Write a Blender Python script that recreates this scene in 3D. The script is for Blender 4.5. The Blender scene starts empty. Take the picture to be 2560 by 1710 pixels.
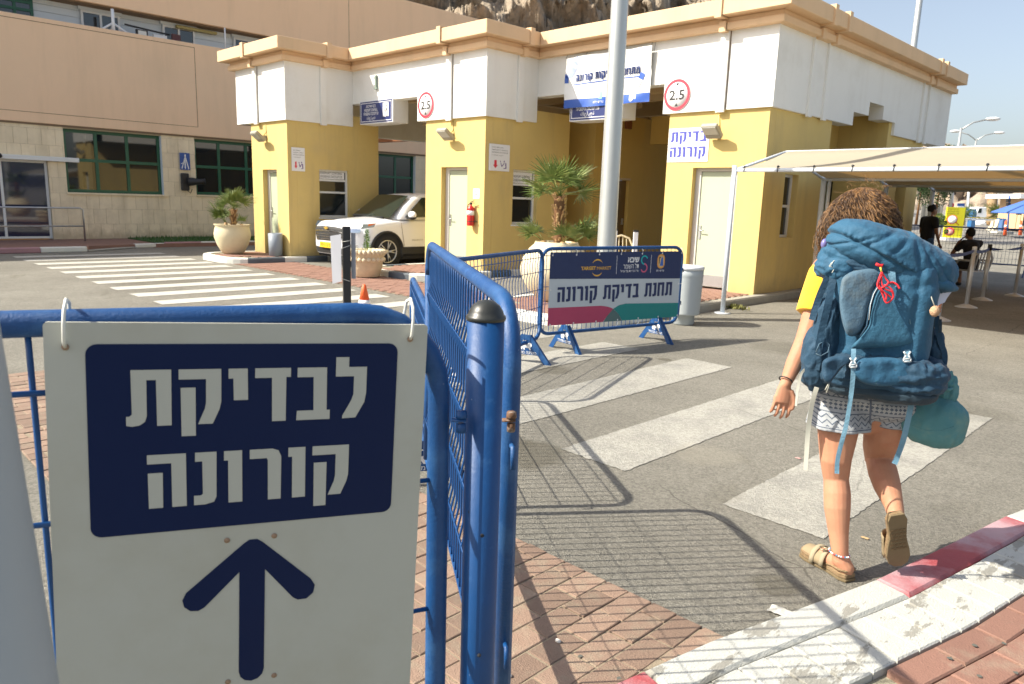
import bpy, bmesh, math, random
import numpy as np
from mathutils import Vector, Matrix, Quaternion, noise
random.seed(7)
PI = math.pi
sc = bpy.context.scene
COL = sc.collection
rad = math.radians

# ---------------- camera, world, sun, exposure ----------------
YAW, PITCH, ROLL, FPX, CAMH = .783644619, .189375745, .0318555278, 1846.1, 1.55
_f = Vector((-math.sin(YAW)*math.cos(PITCH), math.cos(YAW)*math.cos(PITCH), -math.sin(PITCH)))
_r0 = Vector((math.cos(YAW), math.sin(YAW), 0)); _u0 = _r0.cross(_f)
CR = math.cos(ROLL)*_r0 + math.sin(ROLL)*_u0
CU = -math.sin(ROLL)*_r0 + math.cos(ROLL)*_u0
CF = _f
CAM = Vector((0, 0, CAMH))
cd = bpy.data.cameras.new('camera'); cam = bpy.data.objects.new('camera', cd); COL.objects.link(cam)
M = Matrix((CR, CU, -CF)).transposed().to_4x4(); M.translation = CAM; cam.matrix_world = M
cd.sensor_width = 36; cd.lens = FPX/2560*36; cd.clip_start = .05; cd.clip_end = 3000
cd.dof.use_dof = True; cd.dof.focus_distance = 2.6; cd.dof.aperture_fstop = 9
sc.camera = cam

SUN_EL = rad(42); SUN_H = Vector((.61, .79, 0)).normalized()      # horizontal direction the light travels
w = bpy.data.worlds.new('World'); sc.world = w; w.use_nodes = True
nt = w.node_tree; nt.nodes.clear()
sky = nt.nodes.new('ShaderNodeTexSky'); sky.sky_type = 'NISHITA'; sky.sun_disc = False
sky.sun_elevation = SUN_EL; sky.sun_rotation = math.atan2(-SUN_H.x, -SUN_H.y)
sky.air_density = 1.0; sky.dust_density = 3.0; sky.ozone_density = 1.2; sky.altitude = 0
bg = nt.nodes.new('ShaderNodeBackground'); bg.inputs['Strength'].default_value = .118
out = nt.nodes.new('ShaderNodeOutputWorld')
hsv = nt.nodes.new('ShaderNodeHueSaturation'); hsv.inputs['Saturation'].default_value = .72; hsv.inputs['Value'].default_value = 1.0
nt.links.new(sky.outputs[0], hsv.inputs['Color']); nt.links.new(hsv.outputs[0], bg.inputs[0]); nt.links.new(bg.outputs[0], out.inputs[0])
sd = bpy.data.lights.new('sun', 'SUN'); sun = bpy.data.objects.new('sun', sd); COL.objects.link(sun)
sd.energy = 5.0; sd.angle = rad(.55); sd.color = (1, .925, .79)
dvec = Vector((SUN_H.x*math.cos(SUN_EL), SUN_H.y*math.cos(SUN_EL), -math.sin(SUN_EL)))
sun.rotation_euler = dvec.to_track_quat('-Z', 'Y').to_euler(); sun.location = (-20, -20, 25)
sc.view_settings.view_transform = 'Standard'; sc.view_settings.look = 'None'
sc.view_settings.exposure = 0.84; sc.view_settings.gamma = 1; sc.view_settings.use_curve_mapping = False
sc.cycles.max_bounces = 6; sc.cycles.use_denoising = True

CF0 = CF.copy()
def ray(x, y): return CR*((x-1280)/FPX) - CU*((y-855)/FPX) + CF0
def at(x, y, ax, v):
    d = ray(x, y); t = (v-CAM[ax])/d[ax]; return CAM + t*d
def G(x, y, z=0.): return at(x, y, 2, z)          # a pixel of the photograph on the ground
def dep(x, y, d): return CAM + ray(x, y)*d        # a pixel at a distance
def proj(P):
    q = Vector(P)-CAM; z = q.dot(CF0); return (1280+FPX*q.dot(CR)/z, 855-FPX*q.dot(CU)/z, z)

# ---------------- materials ----------------
MATS = {}
def mat(name, col, rough=.6, var=0., vscale=6., bump=0., bscale=60., metal=0., spec=.5, col2=None, c2amt=.0, c2scale=3., stretch=None, rnd=0., trans=0., alpha=1., dirt=None, sheen=0., emit=None, coat=0., sss=0., bdist=.01, c2lo=.5, c2hi=.62):
    if name in MATS: return MATS[name]
    m = bpy.data.materials.new(name); m.use_nodes = True; MATS[name] = m
    n = m.node_tree.nodes; l = m.node_tree.links; b = n['Principled BSDF']
    b.inputs['Roughness'].default_value = rough; b.inputs['Metallic'].default_value = metal
    b.inputs['Specular IOR Level'].default_value = spec
    if trans: b.inputs['Transmission Weight'].default_value = trans
    if alpha < 1: b.inputs['Alpha'].default_value = alpha
    if sheen: b.inputs['Sheen Weight'].default_value = sheen
    if coat: b.inputs['Coat Weight'].default_value = coat
    if sss: b.inputs['Subsurface Weight'].default_value = sss; b.inputs['Subsurface Scale'].default_value = .02
    if emit: b.inputs['Emission Color'].default_value = (*emit[:3], 1); b.inputs['Emission Strength'].default_value = emit[3]
    geo = n.new('ShaderNodeNewGeometry'); vec = geo.outputs['Position']
    if stretch:
        mp = n.new('ShaderNodeMapping'); mp.inputs['Scale'].default_value = stretch; l.new(vec, mp.inputs[0]); vec = mp.outputs[0]
    rgb = n.new('ShaderNodeRGB'); rgb.outputs[0].default_value = (*col, 1); cur = rgb.outputs[0]
    def nz(scale, detail=5, rough_=.6, src=None):
        t = n.new('ShaderNodeTexNoise'); t.inputs['Scale'].default_value = scale; t.inputs['Detail'].default_value = detail
        t.inputs['Roughness'].default_value = rough_; l.new(src or vec, t.inputs['Vector']); return t.outputs['Fac']
    if col2:
        rp = n.new('ShaderNodeMapRange'); rp.inputs[1].default_value = c2lo; rp.inputs[2].default_value = c2hi
        l.new(nz(c2scale, 8, .65), rp.inputs[0])
        mu = n.new('ShaderNodeMath'); mu.operation = 'MULTIPLY'; mu.inputs[1].default_value = c2amt; l.new(rp.outputs[0], mu.inputs[0])
        mx = n.new('ShaderNodeMix'); mx.data_type = 'RGBA'; l.new(mu.outputs[0], mx.inputs[0]); l.new(cur, mx.inputs[6]); mx.inputs[7].default_value = (*col2, 1); cur = mx.outputs[2]
    if var or rnd:
        hs = n.new('ShaderNodeHueSaturation'); hs.inputs['Saturation'].default_value = 1
        a = n.new('ShaderNodeMath'); a.operation = 'MULTIPLY_ADD'; a.inputs[1].default_value = 2*var; a.inputs[2].default_value = 1-var
        l.new(nz(vscale, 7, .7), a.inputs[0]); v = a.outputs[0]
        if rnd:
            oi = n.new('ShaderNodeObjectInfo'); a2 = n.new('ShaderNodeMath'); a2.operation = 'MULTIPLY_ADD'; a2.inputs[1].default_value = 2*rnd; a2.inputs[2].default_value = 1-rnd
            l.new(oi.outputs['Random'], a2.inputs[0]); a3 = n.new('ShaderNodeMath'); a3.operation = 'MULTIPLY'; l.new(v, a3.inputs[0]); l.new(a2.outputs[0], a3.inputs[1]); v = a3.outputs[0]
        l.new(v, hs.inputs['Value']); l.new(cur, hs.inputs['Color']); cur = hs.outputs[0]
    l.new(cur, b.inputs['Base Color'])
    if var:
        ra = n.new('ShaderNodeMath'); ra.operation = 'MULTIPLY_ADD'; ra.inputs[1].default_value = .25; ra.inputs[2].default_value = rough-.12
        l.new(nz(vscale*2.3), ra.inputs[0]); l.new(ra.outputs[0], b.inputs['Roughness'])
    if bump:
        bp = n.new('ShaderNodeBump'); bp.inputs['Strength'].default_value = min(bump, 1); bp.inputs['Distance'].default_value = bdist
        l.new(nz(bscale, 8, .6), bp.inputs['Height']); l.new(bp.outputs[0], b.inputs['Normal'])
    return m

# ---------------- object helpers ----------------
INV = {}      # world -> local matrix of each root, for parts written in world coordinates
def link(o): COL.objects.link(o); return o
def tag(o, label=None, cat=None, group=None, kind=None):
    if label: o['label'] = label
    if cat: o['category'] = cat
    if group: o['group'] = group
    if kind: o['kind'] = kind
    return o
def thing(name, label, cat, loc=(0, 0, 0), rz=0., group=None, local=False):
    o = link(bpy.data.objects.new(name, None)); o.empty_display_size = .1
    o.location = loc; o.rotation_euler = (0, 0, rz)
    INV[o.name] = Matrix.Identity(4) if local else (Matrix.Translation(loc) @ Matrix.Rotation(rz, 4, 'Z')).inverted()
    return tag(o, label, cat, group)
class MB:
    def __init__(s): s.v = []; s.f = []; s.sm = []
    def add(s, vs, fs, smooth=False):
        k = len(s.v); s.v += [tuple(v) for v in vs]; s.f += [tuple(i+k for i in f) for f in fs]; s.sm += [smooth]*len(fs); return s
    def box(s, a, b, M=None):
        x0, y0, z0 = a; x1, y1, z1 = b
        vs = [(x0,y0,z0),(x1,y0,z0),(x1,y1,z0),(x0,y1,z0),(x0,y0,z1),(x1,y0,z1),(x1,y1,z1),(x0,y1,z1)]
        if M is not None: vs = [tuple(M @ Vector(v)) for v in vs]
        return s.add(vs, [(0,3,2,1),(4,5,6,7),(0,1,5,4),(1,2,6,5),(2,3,7,6),(3,0,4,7)])
    def tube(s, pts, r, n=8, cap=True, flat=None, closed=False, up=None):
        pts = [Vector(p) for p in pts]; k = len(pts); rs = r if isinstance(r, (list, tuple)) else [r]*k
        vs = []; prev = Vector(up) if up is not None else None
        for i, p in enumerate(pts):
            if closed: t = pts[(i+1) % k]-pts[i-1]
            else: t = (pts[min(i+1, k-1)]-pts[max(i-1, 0)])
            t.normalize()
            if prev is None: prev = Vector((0, 0, 1)) if abs(t.z) < .9 else Vector((1, 0, 0))
            a = (prev - t*prev.dot(t)).normalized(); b = t.cross(a); prev = a
            fx = flat[i] if isinstance(flat, (list, tuple)) else (flat or 1)
            for j in range(n):
                th = 2*PI*j/n; vs.append(p + rs[i]*(math.cos(th)*a*fx + math.sin(th)*b))
        fs = []
        for i in range(k if closed else k-1):
            for j in range(n):
                i2 = (i+1) % k; fs.append((i*n+j, i*n+(j+1) % n, i2*n+(j+1) % n, i2*n+j))
        if cap and not closed: fs += [tuple(reversed(range(n))), tuple(range((k-1)*n, k*n))]
        return s.add(vs, fs, True)
    def lathe(s, c, prof, n=24, axis=None):
        c = Vector(c); vs = []
        Q = Vector((0, 0, 1)).rotation_difference(Vector(axis)) if axis is not None else Quaternion()
        for r, z in prof:
            for j in range(n):
                th = 2*PI*j/n; vs.append(c + Q @ Vector((r*math.cos(th), r*math.sin(th), z)))
        fs = [(i*n+j, i*n+(j+1) % n, (i+1)*n+(j+1) % n, (i+1)*n+j) for i in range(len(prof)-1) for j in range(n)]
        if prof[0][0] > 1e-4: fs.append(tuple(reversed(range(n))))
        if prof[-1][0] > 1e-4: fs.append(tuple(range((len(prof)-1)*n, len(prof)*n)))
        return s.add(vs, fs, True)
    def prism(s, poly, O, U, V, d):           # polygon in plane (O,U,V), extruded by vector d
        O, U, V, d = Vector(O), Vector(U), Vector(V), Vector(d); n = len(poly)
        a = [O+U*x+V*y for x, y in poly]; b = [p+d for p in a]
        flip = (U.cross(V)).dot(d) < 0
        ar = sum(poly[i][0]*poly[(i+1) % n][1]-poly[(i+1) % n][0]*poly[i][1] for i in range(n)) < 0
        fs = [tuple(reversed(range(n))), tuple(range(n, 2*n))]+[(i, (i+1) % n, n+(i+1) % n, n+i) for i in range(n)]
        if flip ^ ar: fs = [tuple(reversed(f)) for f in fs]
        return s.add(a+b, fs)
    def sphere(s, c, r, n=12, m=8, M=None):
        vs = []; rx, ry, rz = r if isinstance(r, (tuple, list)) else (r, r, r)
        for i in range(m+1):
            ph = PI*i/m
            for j in range(n):
                th = 2*PI*j/n; p = Vector((rx*math.sin(ph)*math.cos(th), ry*math.sin(ph)*math.sin(th), -rz*math.cos(ph)))
                vs.append(Vector(c)+(M @ p if M is not None else p))
        return s.add(vs, [(i*n+j, i*n+(j+1) % n, (i+1)*n+(j+1) % n, (i+1)*n+j) for i in range(m) for j in range(n)], True)
    def grid(s, fn, nu, nv, smooth=True):
        vs = [fn(i/nu, j/nv) for j in range(nv+1) for i in range(nu+1)]
        return s.add(vs, [(j*(nu+1)+i, j*(nu+1)+i+1, (j+1)*(nu+1)+i+1, (j+1)*(nu+1)+i) for j in range(nv) for i in range(nu)], smooth)
    def mesh(s, name, m=None):
        me = bpy.data.meshes.new(name); me.from_pydata(s.v, [], s.f)
        me.polygons.foreach_set('use_smooth', s.sm)
        if m: me.materials.append(m)
        me.update(); return me
    def build(s, name, m, parent=None, bevel=0., world=True, seg=1):
        me = s.mesh(name, m); o = link(bpy.data.objects.new(name, me))
        if parent is not None:
            o.parent = parent; iv = INV.get(parent.name, Matrix.Identity(4))
            if world: me.transform(iv)
            INV[o.name] = iv
        else: INV[o.name] = Matrix.Identity(4)
        if bevel:
            bv = o.modifiers.new('bevel', 'BEVEL'); bv.width = bevel; bv.segments = seg; bv.limit_method = 'ANGLE'; bv.angle_limit = rad(40)
        return o
def box(name, a, b, m, parent=None, bevel=0.): return MB().box(a, b).build(name, m, parent, bevel)
def tube(name, pts, r, m, parent=None, n=8, **k): return MB().tube(pts, r, n, **k).build(name, m, parent)
def struct(o): o['kind'] = 'structure'; return o
def stuff(o): o['kind'] = 'stuff'; return o
def center(o):                    # put a one-mesh thing's origin at its base
    me = o.data; n = len(me.vertices); a = np.empty(n*3); me.vertices.foreach_get('co', a); a = a.reshape(-1, 3)
    c = Vector(((a[:, 0].min()+a[:, 0].max())/2, (a[:, 1].min()+a[:, 1].max())/2, a[:, 2].min()))
    me.transform(Matrix.Translation(-c)); o.location = c; INV[o.name] = Matrix.Translation(-c); return o
def copy_tree(o, parent=None):
    c = o.copy(); COL.objects.link(c)
    if parent is not None: c.parent = parent
    for ch in list(o.children): copy_tree(ch, c)
    return c
def rpoly(w, h, r, n=5, x0=0, y0=0):
    P = []
    for cx, cy, a0 in ((w-r, r, -90), (w-r, h-r, 0), (r, h-r, 90), (r, r, 180)):
        for i in range(n+1):
            a = rad(a0+90*i/n); P.append((x0+cx+r*math.cos(a), y0+cy+r*math.sin(a)))
    return P
def text(name, s, size, O, U, V, m, parent=None, width=None, font_space=1., thick=0., align='LEFT', bold=0., word=1.):
    """flat lettering from Blender's built-in font, at its real place"""
    cu = bpy.data.curves.new(name, 'FONT'); cu.body = s; cu.size = size; cu.extrude = thick; cu.offset = bold; cu.align_x = align; cu.space_character = font_space
    cu.resolution_u = 2
    ob = bpy.data.objects.new(name, cu); COL.objects.link(ob)
    dg = bpy.context.evaluated_depsgraph_get(); me = bpy.data.meshes.new_from_object(ob.evaluated_get(dg)); bpy.data.objects.remove(ob)
    xs = [v.co.x for v in me.vertices] or [0, 1]; sx = 1.
    if width: sx = width/(max(xs)-min(xs)+1e-9)
    U, V = Vector(U).normalized(), Vector(V).normalized(); N = U.cross(V)
    T = Matrix((U*sx, V, N)).transposed().to_4x4()
    x0 = min(xs) if align == 'LEFT' else 0
    me.transform(Matrix.Translation(Vector(O)) @ T @ Matrix.Translation((-x0, 0, 0)))
    me.materials.clear(); me.materials.append(m)
    o = link(bpy.data.objects.new(name, me))
    if parent is not None: o.parent = parent; me.transform(INV.get(parent.name, Matrix.Identity(4)))
    return o
GL = {
'lamed':[[(0.0,1.19),(0.24,1.19),(0.24,1.0),(0.58,1.0),(0.58,0.5),(0.55,0.31),(0.39,0.01),(0.14,0.0),(0.14,0.05),(0.3,0.35),(0.34,0.47),(0.34,0.82),(0.0,0.82)]],
'bet':[[(0.01,1.0),(0.54,1.0),(0.55,0.18),(0.61,0.18),(0.61,0.0),(0.0,0.0),(0.01,0.18),(0.31,0.18),(0.3,0.82),(0.01,0.82)]],
'dalet':[[(0.0,1.0),(0.62,1.0),(0.62,0.83),(0.54,0.83),(0.54,0.0),(0.3,0.0),(0.29,0.82),(0.0,0.82)]],
'yod':[[(0.0,1.0),(0.32,1.0),(0.33,0.42),(0.09,0.42),(0.08,0.82),(0.0,0.82)]],
'qof':[[(0.0,1.0),(0.69,1.0),(0.69,0.4),(0.66,0.26),(0.55,0.0),(0.31,0.0),(0.32,0.03),(0.42,0.28),(0.44,0.39),(0.44,0.82),(0.0,0.82)],[(0.03,0.67),(0.27,0.67),(0.27,-0.21),(0.04,-0.21)]],
'tav':[[(0.08,1.0),(0.71,1.0),(0.71,0.0),(0.48,0.0),(0.47,0.82),(0.32,0.82),(0.32,0.18),(0.29,0.08),(0.21,0.02),(0.09,0.0),(0.0,0.02),(0.0,0.18),(0.05,0.18),(0.09,0.22)]],
'he':[[(0.0,1.0),(0.63,1.0),(0.64,0.0),(0.4,0.0),(0.39,0.83),(0.0,0.83)],[(0.01,0.66),(0.25,0.66),(0.25,0.0),(0.02,0.0)]],
'nun':[[(0.02,1.0),(0.38,1.0),(0.38,0.14),(0.34,0.04),(0.19,0.0),(0.0,0.0),(0.0,0.18),(0.12,0.18),(0.15,0.21),(0.14,0.83),(0.02,0.83)]],
'vav':[[(0.0,1.0),(0.31,1.0),(0.32,0.0),(0.08,0.0),(0.07,0.82),(0.0,0.82)]],
'resh':[[(0.0,1.0),(0.4,1.0),(0.51,0.96),(0.56,0.84),(0.56,0.0),(0.33,0.0),(0.32,0.78),(0.3,0.82),(0.0,0.82)]],
'het':[[(0.0,1.0),(0.68,1.0),(0.68,0.0),(0.45,0.0),(0.45,0.82),(0.23,0.82),(0.23,0.0),(0.0,0.0)]],
'mem_end':[[(0.0,1.0),(0.66,1.0),(0.66,0.0),(0.45,0.0),(0.45,0.82),(0.21,0.82),(0.21,0.0),(0.0,0.0)],[(0.21,0.0),(0.45,0.0),(0.45,0.18),(0.21,0.18)]],
'mem':[[(0.0,1.0),(0.22,1.0),(0.27,0.87),(0.36,1.0),(0.58,1.0),(0.68,0.9),(0.68,0.0),(0.36,0.0),(0.36,0.18),(0.46,0.18),(0.46,0.8),(0.37,0.8),(0.29,0.66),(0.23,0.0),(0.02,0.0),(0.09,0.7)]],
}
GW = {k: max(p[0] for s in v for p in s) for k, v in GL.items()}
def word_width(letters, gap=.12): return sum(.45 if c == ' ' else GW[c]+gap for c in letters)-gap
def hebrew(name, letters, O, U, V, h, m, parent, width=None, gap=.12, d=.0006):
    """letters given in reading order (right to left); O is the left end of the baseline"""
    W = word_width(letters, gap); sx = (width/(W*h)) if width else 1.
    U, V = Vector(U).normalized(), Vector(V).normalized(); N = U.cross(V); mb = MB(); x = 0
    for c in reversed(letters):
        if c == ' ': x += .45; continue
        for poly in GL[c]: mb.prism([((x+px)*h*sx, py*h) for px, py in poly], O, U, V, N*d)
        x += GW[c]+gap
    return mb.build(name, m, parent)

# ---------------- shared materials ----------------
m_asph = mat('asphalt', (.245, .232, .195), .9, .10, 3, 1., 150, bdist=.02)
def rework(m, fine, patches, cracks=True, stains=()):
    """fine speckle, broad patches, oil stains and hairline cracks for ground surfaces"""
    n = m.node_tree.nodes; l = m.node_tree.links; b = n['Principled BSDF']; geo = n.new('ShaderNodeNewGeometry'); P = geo.outputs['Position']
    src = b.inputs['Base Color'].links[0].from_socket
    def noise_(sc_, det=6, ro=.65, dist=0):
        t = n.new('ShaderNodeTexNoise'); t.inputs['Scale'].default_value = sc_; t.inputs['Detail'].default_value = det; t.inputs['Roughness'].default_value = ro; t.inputs['Distortion'].default_value = dist; l.new(P, t.inputs[0]); return t.outputs[0]
    def mr(x, a, b_, c, d):
        t = n.new('ShaderNodeMapRange'); t.inputs[1].default_value = a; t.inputs[2].default_value = b_; t.inputs[3].default_value = c; t.inputs[4].default_value = d; l.new(x, t.inputs[0]); return t.outputs[0]
    def mul(c, f):
        t = n.new('ShaderNodeMix'); t.data_type = 'RGBA'; t.blend_type = 'MULTIPLY'; t.inputs[0].default_value = 1; l.new(c, t.inputs[6]); l.new(f, t.inputs[7]); return t.outputs[2]
    def mixc(c, f, col):
        t = n.new('ShaderNodeMix'); t.data_type = 'RGBA'; l.new(f, t.inputs[0]); l.new(c, t.inputs[6]); t.inputs[7].default_value = (*col, 1); return t.outputs[2]
    def val(x):
        t = n.new('ShaderNodeCombineColor'); [l.new(x, t.inputs[i]) for i in range(3)]; return t.outputs[0]
    c = src
    v = n.new('ShaderNodeTexVoronoi'); v.inputs['Scale'].default_value = 85; l.new(P, v.inputs[0])
    sp = n.new('ShaderNodeSeparateColor'); l.new(v.outputs['Color'], sp.inputs[0])
    c = mul(c, val(mr(sp.outputs[0], 0, 1, 1-fine, 1+fine*.9)))
    c = mul(c, val(mr(noise_(260, 3, .7), .35, .65, 1-fine*.7, 1+fine*.7)))
    c = mul(c, val(mr(noise_(.55, 7, .7), .35, .66, 1-patches, 1+patches*.8)))
    c = mixc(c, mr(noise_(.9, 5, .6, .8), .62, .72, 0, .45), (.13, .118, .085))
    for (sx, sy, sr, sa, scol) in stains:       # spilled and worn patches with their own outline
        vm = n.new('ShaderNodeVectorMath'); vm.operation = 'SUBTRACT'; l.new(P, vm.inputs[0]); vm.inputs[1].default_value = (sx, sy, 0)
        ln = n.new('ShaderNodeVectorMath'); ln.operation = 'LENGTH'; l.new(vm.outputs[0], ln.inputs[0])
        ad = n.new('ShaderNodeMath'); ad.operation = 'MULTIPLY_ADD'; ad.inputs[1].default_value = sr*1.3; l.new(noise_(3.2, 6, .65), ad.inputs[0]); l.new(ln.outputs['Value'], ad.inputs[2])
        c = mixc(c, mr(ad.outputs[0], sr*1.25, sr*1.65, sa, 0), scol)
    if cracks:
        vc = n.new('ShaderNodeTexVoronoi'); vc.feature = 'DISTANCE_TO_EDGE'; vc.inputs['Scale'].default_value = .55
        mx = n.new('ShaderNodeMix'); mx.data_type = 'VECTOR'; mx.inputs[0].default_value = .12; nn = n.new('ShaderNodeTexNoise'); nn.inputs['Scale'].default_value = 3; nn.inputs['Detail'].default_value = 8; l.new(P, nn.inputs[0]); l.new(P, mx.inputs[4]); l.new(nn.outputs['Color'], mx.inputs[5]); l.new(mx.outputs[1], vc.inputs[0])
        t = n.new('ShaderNodeMath'); t.operation = 'MULTIPLY'; l.new(mr(vc.outputs['Distance'], 0, .0035, .75, 0), t.inputs[0]); l.new(mr(noise_(.8, 2), .45, .6, 0, 1), t.inputs[1])
        c = mixc(c, t.outputs[0], (.07, .065, .055))
    l.new(c, b.inputs['Base Color'])
    bp_ = n.new('ShaderNodeBump'); bp_.inputs['Strength'].default_value = .8; bp_.inputs['Distance'].default_value = .004; l.new(v.outputs['Distance'], bp_.inputs['Height']); 
    old = b.inputs['Normal'].links[0].from_socket if b.inputs['Normal'].links else None
    if old: l.new(old, bp_.inputs['Normal'])
    l.new(bp_.outputs[0], b.inputs['Normal'])
DK = (.085, .075, .048)
STN = [(*G(1330, 1135).to_2d(), .30, .6, DK), (*G(1250, 1100).to_2d(), .22, .5, DK), (*G(1385, 925).to_2d(), .22, .5, DK), (*G(1662, 899).to_2d(), .08, .6, DK), (*G(1975, 870).to_2d(), .5, .3, DK), (*G(2350, 1010).to_2d(), .55, .25, DK), (*G(1760, 1140).to_2d(), .25, .35, (.36, .33, .26)), (*G(1930, 1460).to_2d(), .12, .5, DK), (-13, 4.6, .9, .35, DK), (-18, 2.0, 1.3, .3, DK), (-9.5, 3.0, .7, .3, DK)]
rework(m_asph, .24, .18, stains=STN)
m_paint = mat('road_paint', (.345, .335, .295), .85, .10, 8, .7, 190, col2=(.25, .245, .22), c2amt=.9, c2scale=3.2, c2lo=.44, c2hi=.70, bdist=.01)
rework(m_paint, .20, .16, stains=[q for q in STN if q[2] < .6])
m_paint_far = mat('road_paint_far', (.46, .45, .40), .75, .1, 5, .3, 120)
m_bed = mat('joint_sand', (.27, .22, .155), .95, .3, 20, .6, 200)
m_brick = mat('paver_clay', (.235, .158, .115), .85, .2, 30, .6, 160, rnd=.22, col2=(.25, .20, .145), c2amt=.6, c2scale=9)
m_brick_far = mat('paver_clay_far', (.25, .14, .105), .85, .22, 3, .3, 60)
m_kw = mat('kerb_white', (.45, .455, .42), .75, .16, 5, .6, 40, col2=(.22, .21, .18), c2amt=.8, c2scale=2.2, stretch=(5, 1.6, 3), c2lo=.545, c2hi=.575)
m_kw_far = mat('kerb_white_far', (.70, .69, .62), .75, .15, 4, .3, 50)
m_kr = mat('kerb_red', (.33, .06, .068), .65, .22, 9, .4, 120, col2=(.42, .28, .30), c2amt=.95, c2scale=2.0, c2lo=.42, c2hi=.60)
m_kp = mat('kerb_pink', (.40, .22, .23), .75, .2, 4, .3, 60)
m_kd = mat('kerb_dark', (.10, .12, .14), .75, .3, 4, .3, 60)
m_kg = mat('kerb_grey', (.32, .31, .27), .8, .25, 5, .4, 60)
m_cream_paver = mat('red_walk_paver', (.235, .125, .092), .8, .14, 25, .5, 150, col2=(.27, .19, .14), c2amt=.7, c2scale=6, rnd=.08)
m_mortar = mat('rough_concrete', (.27, .25, .18), .95, .3, 12, .9, 90)

# ---------------- ground ----------------
g = MB(); g.add([(-600, -300, 0), (500, -300, 0), (500, 700, 0), (-600, 700, 0)], [(0, 1, 2, 3)])
struct(g.build('asphalt_road', m_asph))
# tar seams and darker patches as thin sheets
def sheet(name, poly, z, m):
    mb = MB(); mb.add([(x, y, z) for x, y in poly], [tuple(range(len(poly)))]); return struct(mb.build(name, m))

def ragged(x0, x1, y0, y1, seed, amp=.012, step=.06):
    r = random.Random(seed); P = []
    n = max(2, int((x1-x0)/step)); k = max(2, int((y1-y0)/step))
    for i in range(n): P.append((x0+(x1-x0)*i/n, y0+r.uniform(-amp, amp)))
    for i in range(k): P.append((x1+r.uniform(-amp, amp), y0+(y1-y0)*i/k))
    for i in range(n): P.append((x1-(x1-x0)*i/n, y1+r.uniform(-amp, amp)))
    for i in range(k): P.append((x0+r.uniform(-amp, amp), y1-(y1-y0)*i/k))
    return P
for i, (x0, x1) in enumerate([(-1.80, -1.26), (-2.94, -2.43), (-4.0, -3.48), (-5.09, -4.58), (-6.15, -5.66), (-7.25, -6.75)]):
    sheet('crossing_stripe', ragged(x0, x1, 3.42, 6.58, i, .006, .025), .004, m_paint)
for k in range(-3, 9):
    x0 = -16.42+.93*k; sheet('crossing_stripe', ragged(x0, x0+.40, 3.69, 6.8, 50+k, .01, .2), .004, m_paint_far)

def chamfer_block(L, W, H, c=.006):          # a paver: top edges chamfered
    mb = MB(); x, y = L/2, W/2
    vs = [(-x,-y,0),(x,-y,0),(x,y,0),(-x,y,0),(-x,-y,H-c),(x,-y,H-c),(x,y,H-c),(-x,y,H-c),(-x+c,-y+c,H),(x-c,-y+c,H),(x-c,y-c,H),(-x+c,y-c,H)]
    fs = [(8,9,10,11)]+[(i, (i+1) % 4, 4+(i+1) % 4, 4+i) for i in range(4)]+[(4+i, 4+(i+1) % 4, 8+(i+1) % 4, 8+i) for i in range(4)]
    return mb.add(vs, fs)
def kerb_x(y):
    T = [(0, -1.62), (1.2, -1.36), (1.92, -1.22), (2.19, -1.17), (2.92, -.98), (3.14, -.925), (3.7, -.825), (4.33, -.72), (4.54, -.67), (6, -.38), (9, .35), (14, 1.8)]
    for (a, xa), (b, xb) in zip(T, T[1:]):
        if y <= b: t = (y-a)/(b-a); return xa+(xb-xa)*t
    return T[-1][1]
bed = struct(sheet('brick_pavement', [(-6.95, .9), (kerb_x(.9)+.02, .9), (kerb_x(1.6)+.02, 1.6), (kerb_x(2.28)+.02, 2.28), (-6.95, 2.30)], .0125, m_bed))
bme = chamfer_block(.193, .106, .013, .003).mesh('brick', m_brick)
half = chamfer_block(.087, .106, .013, .003).mesh('half_brick', m_brick)
far_b = MB(); rr = random.Random(3)
for c in range(-2, 52):
    x = -1.295-.1125*c; odd = c % 2
    rows = [(2.30-.1-.2*i, bme) for i in range(7)] if odd == 0 else [(2.255, half)]+[(2.21-.1-.2*i, bme) for i in range(6)]+[(.945, half)]
    for y, me in rows:
        if x > kerb_x(y)+.03: continue
        seen = (x > -3.1) or (x < -4.1 and y < 1.75)
        tilt = (rr.uniform(-.012, .012), rr.uniform(-.012, .012), PI/2+rr.uniform(-.02, .02)); z = .004+rr.uniform(-.002, .0025)
        if seen:
            o = bpy.data.objects.new('brick', me); COL.objects.link(o); o.parent = bed; o.location = (x, y, z); o.rotation_euler = tilt
        else:
            k = .2 if me is bme else .09
            far_b.box((x-.052, y-k/2+.004, .004), (x+.052, y+k/2-.004, .019+rr.uniform(-.002, .002)))
stuff(far_b.build('bricks_far', m_brick, bed))

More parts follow.
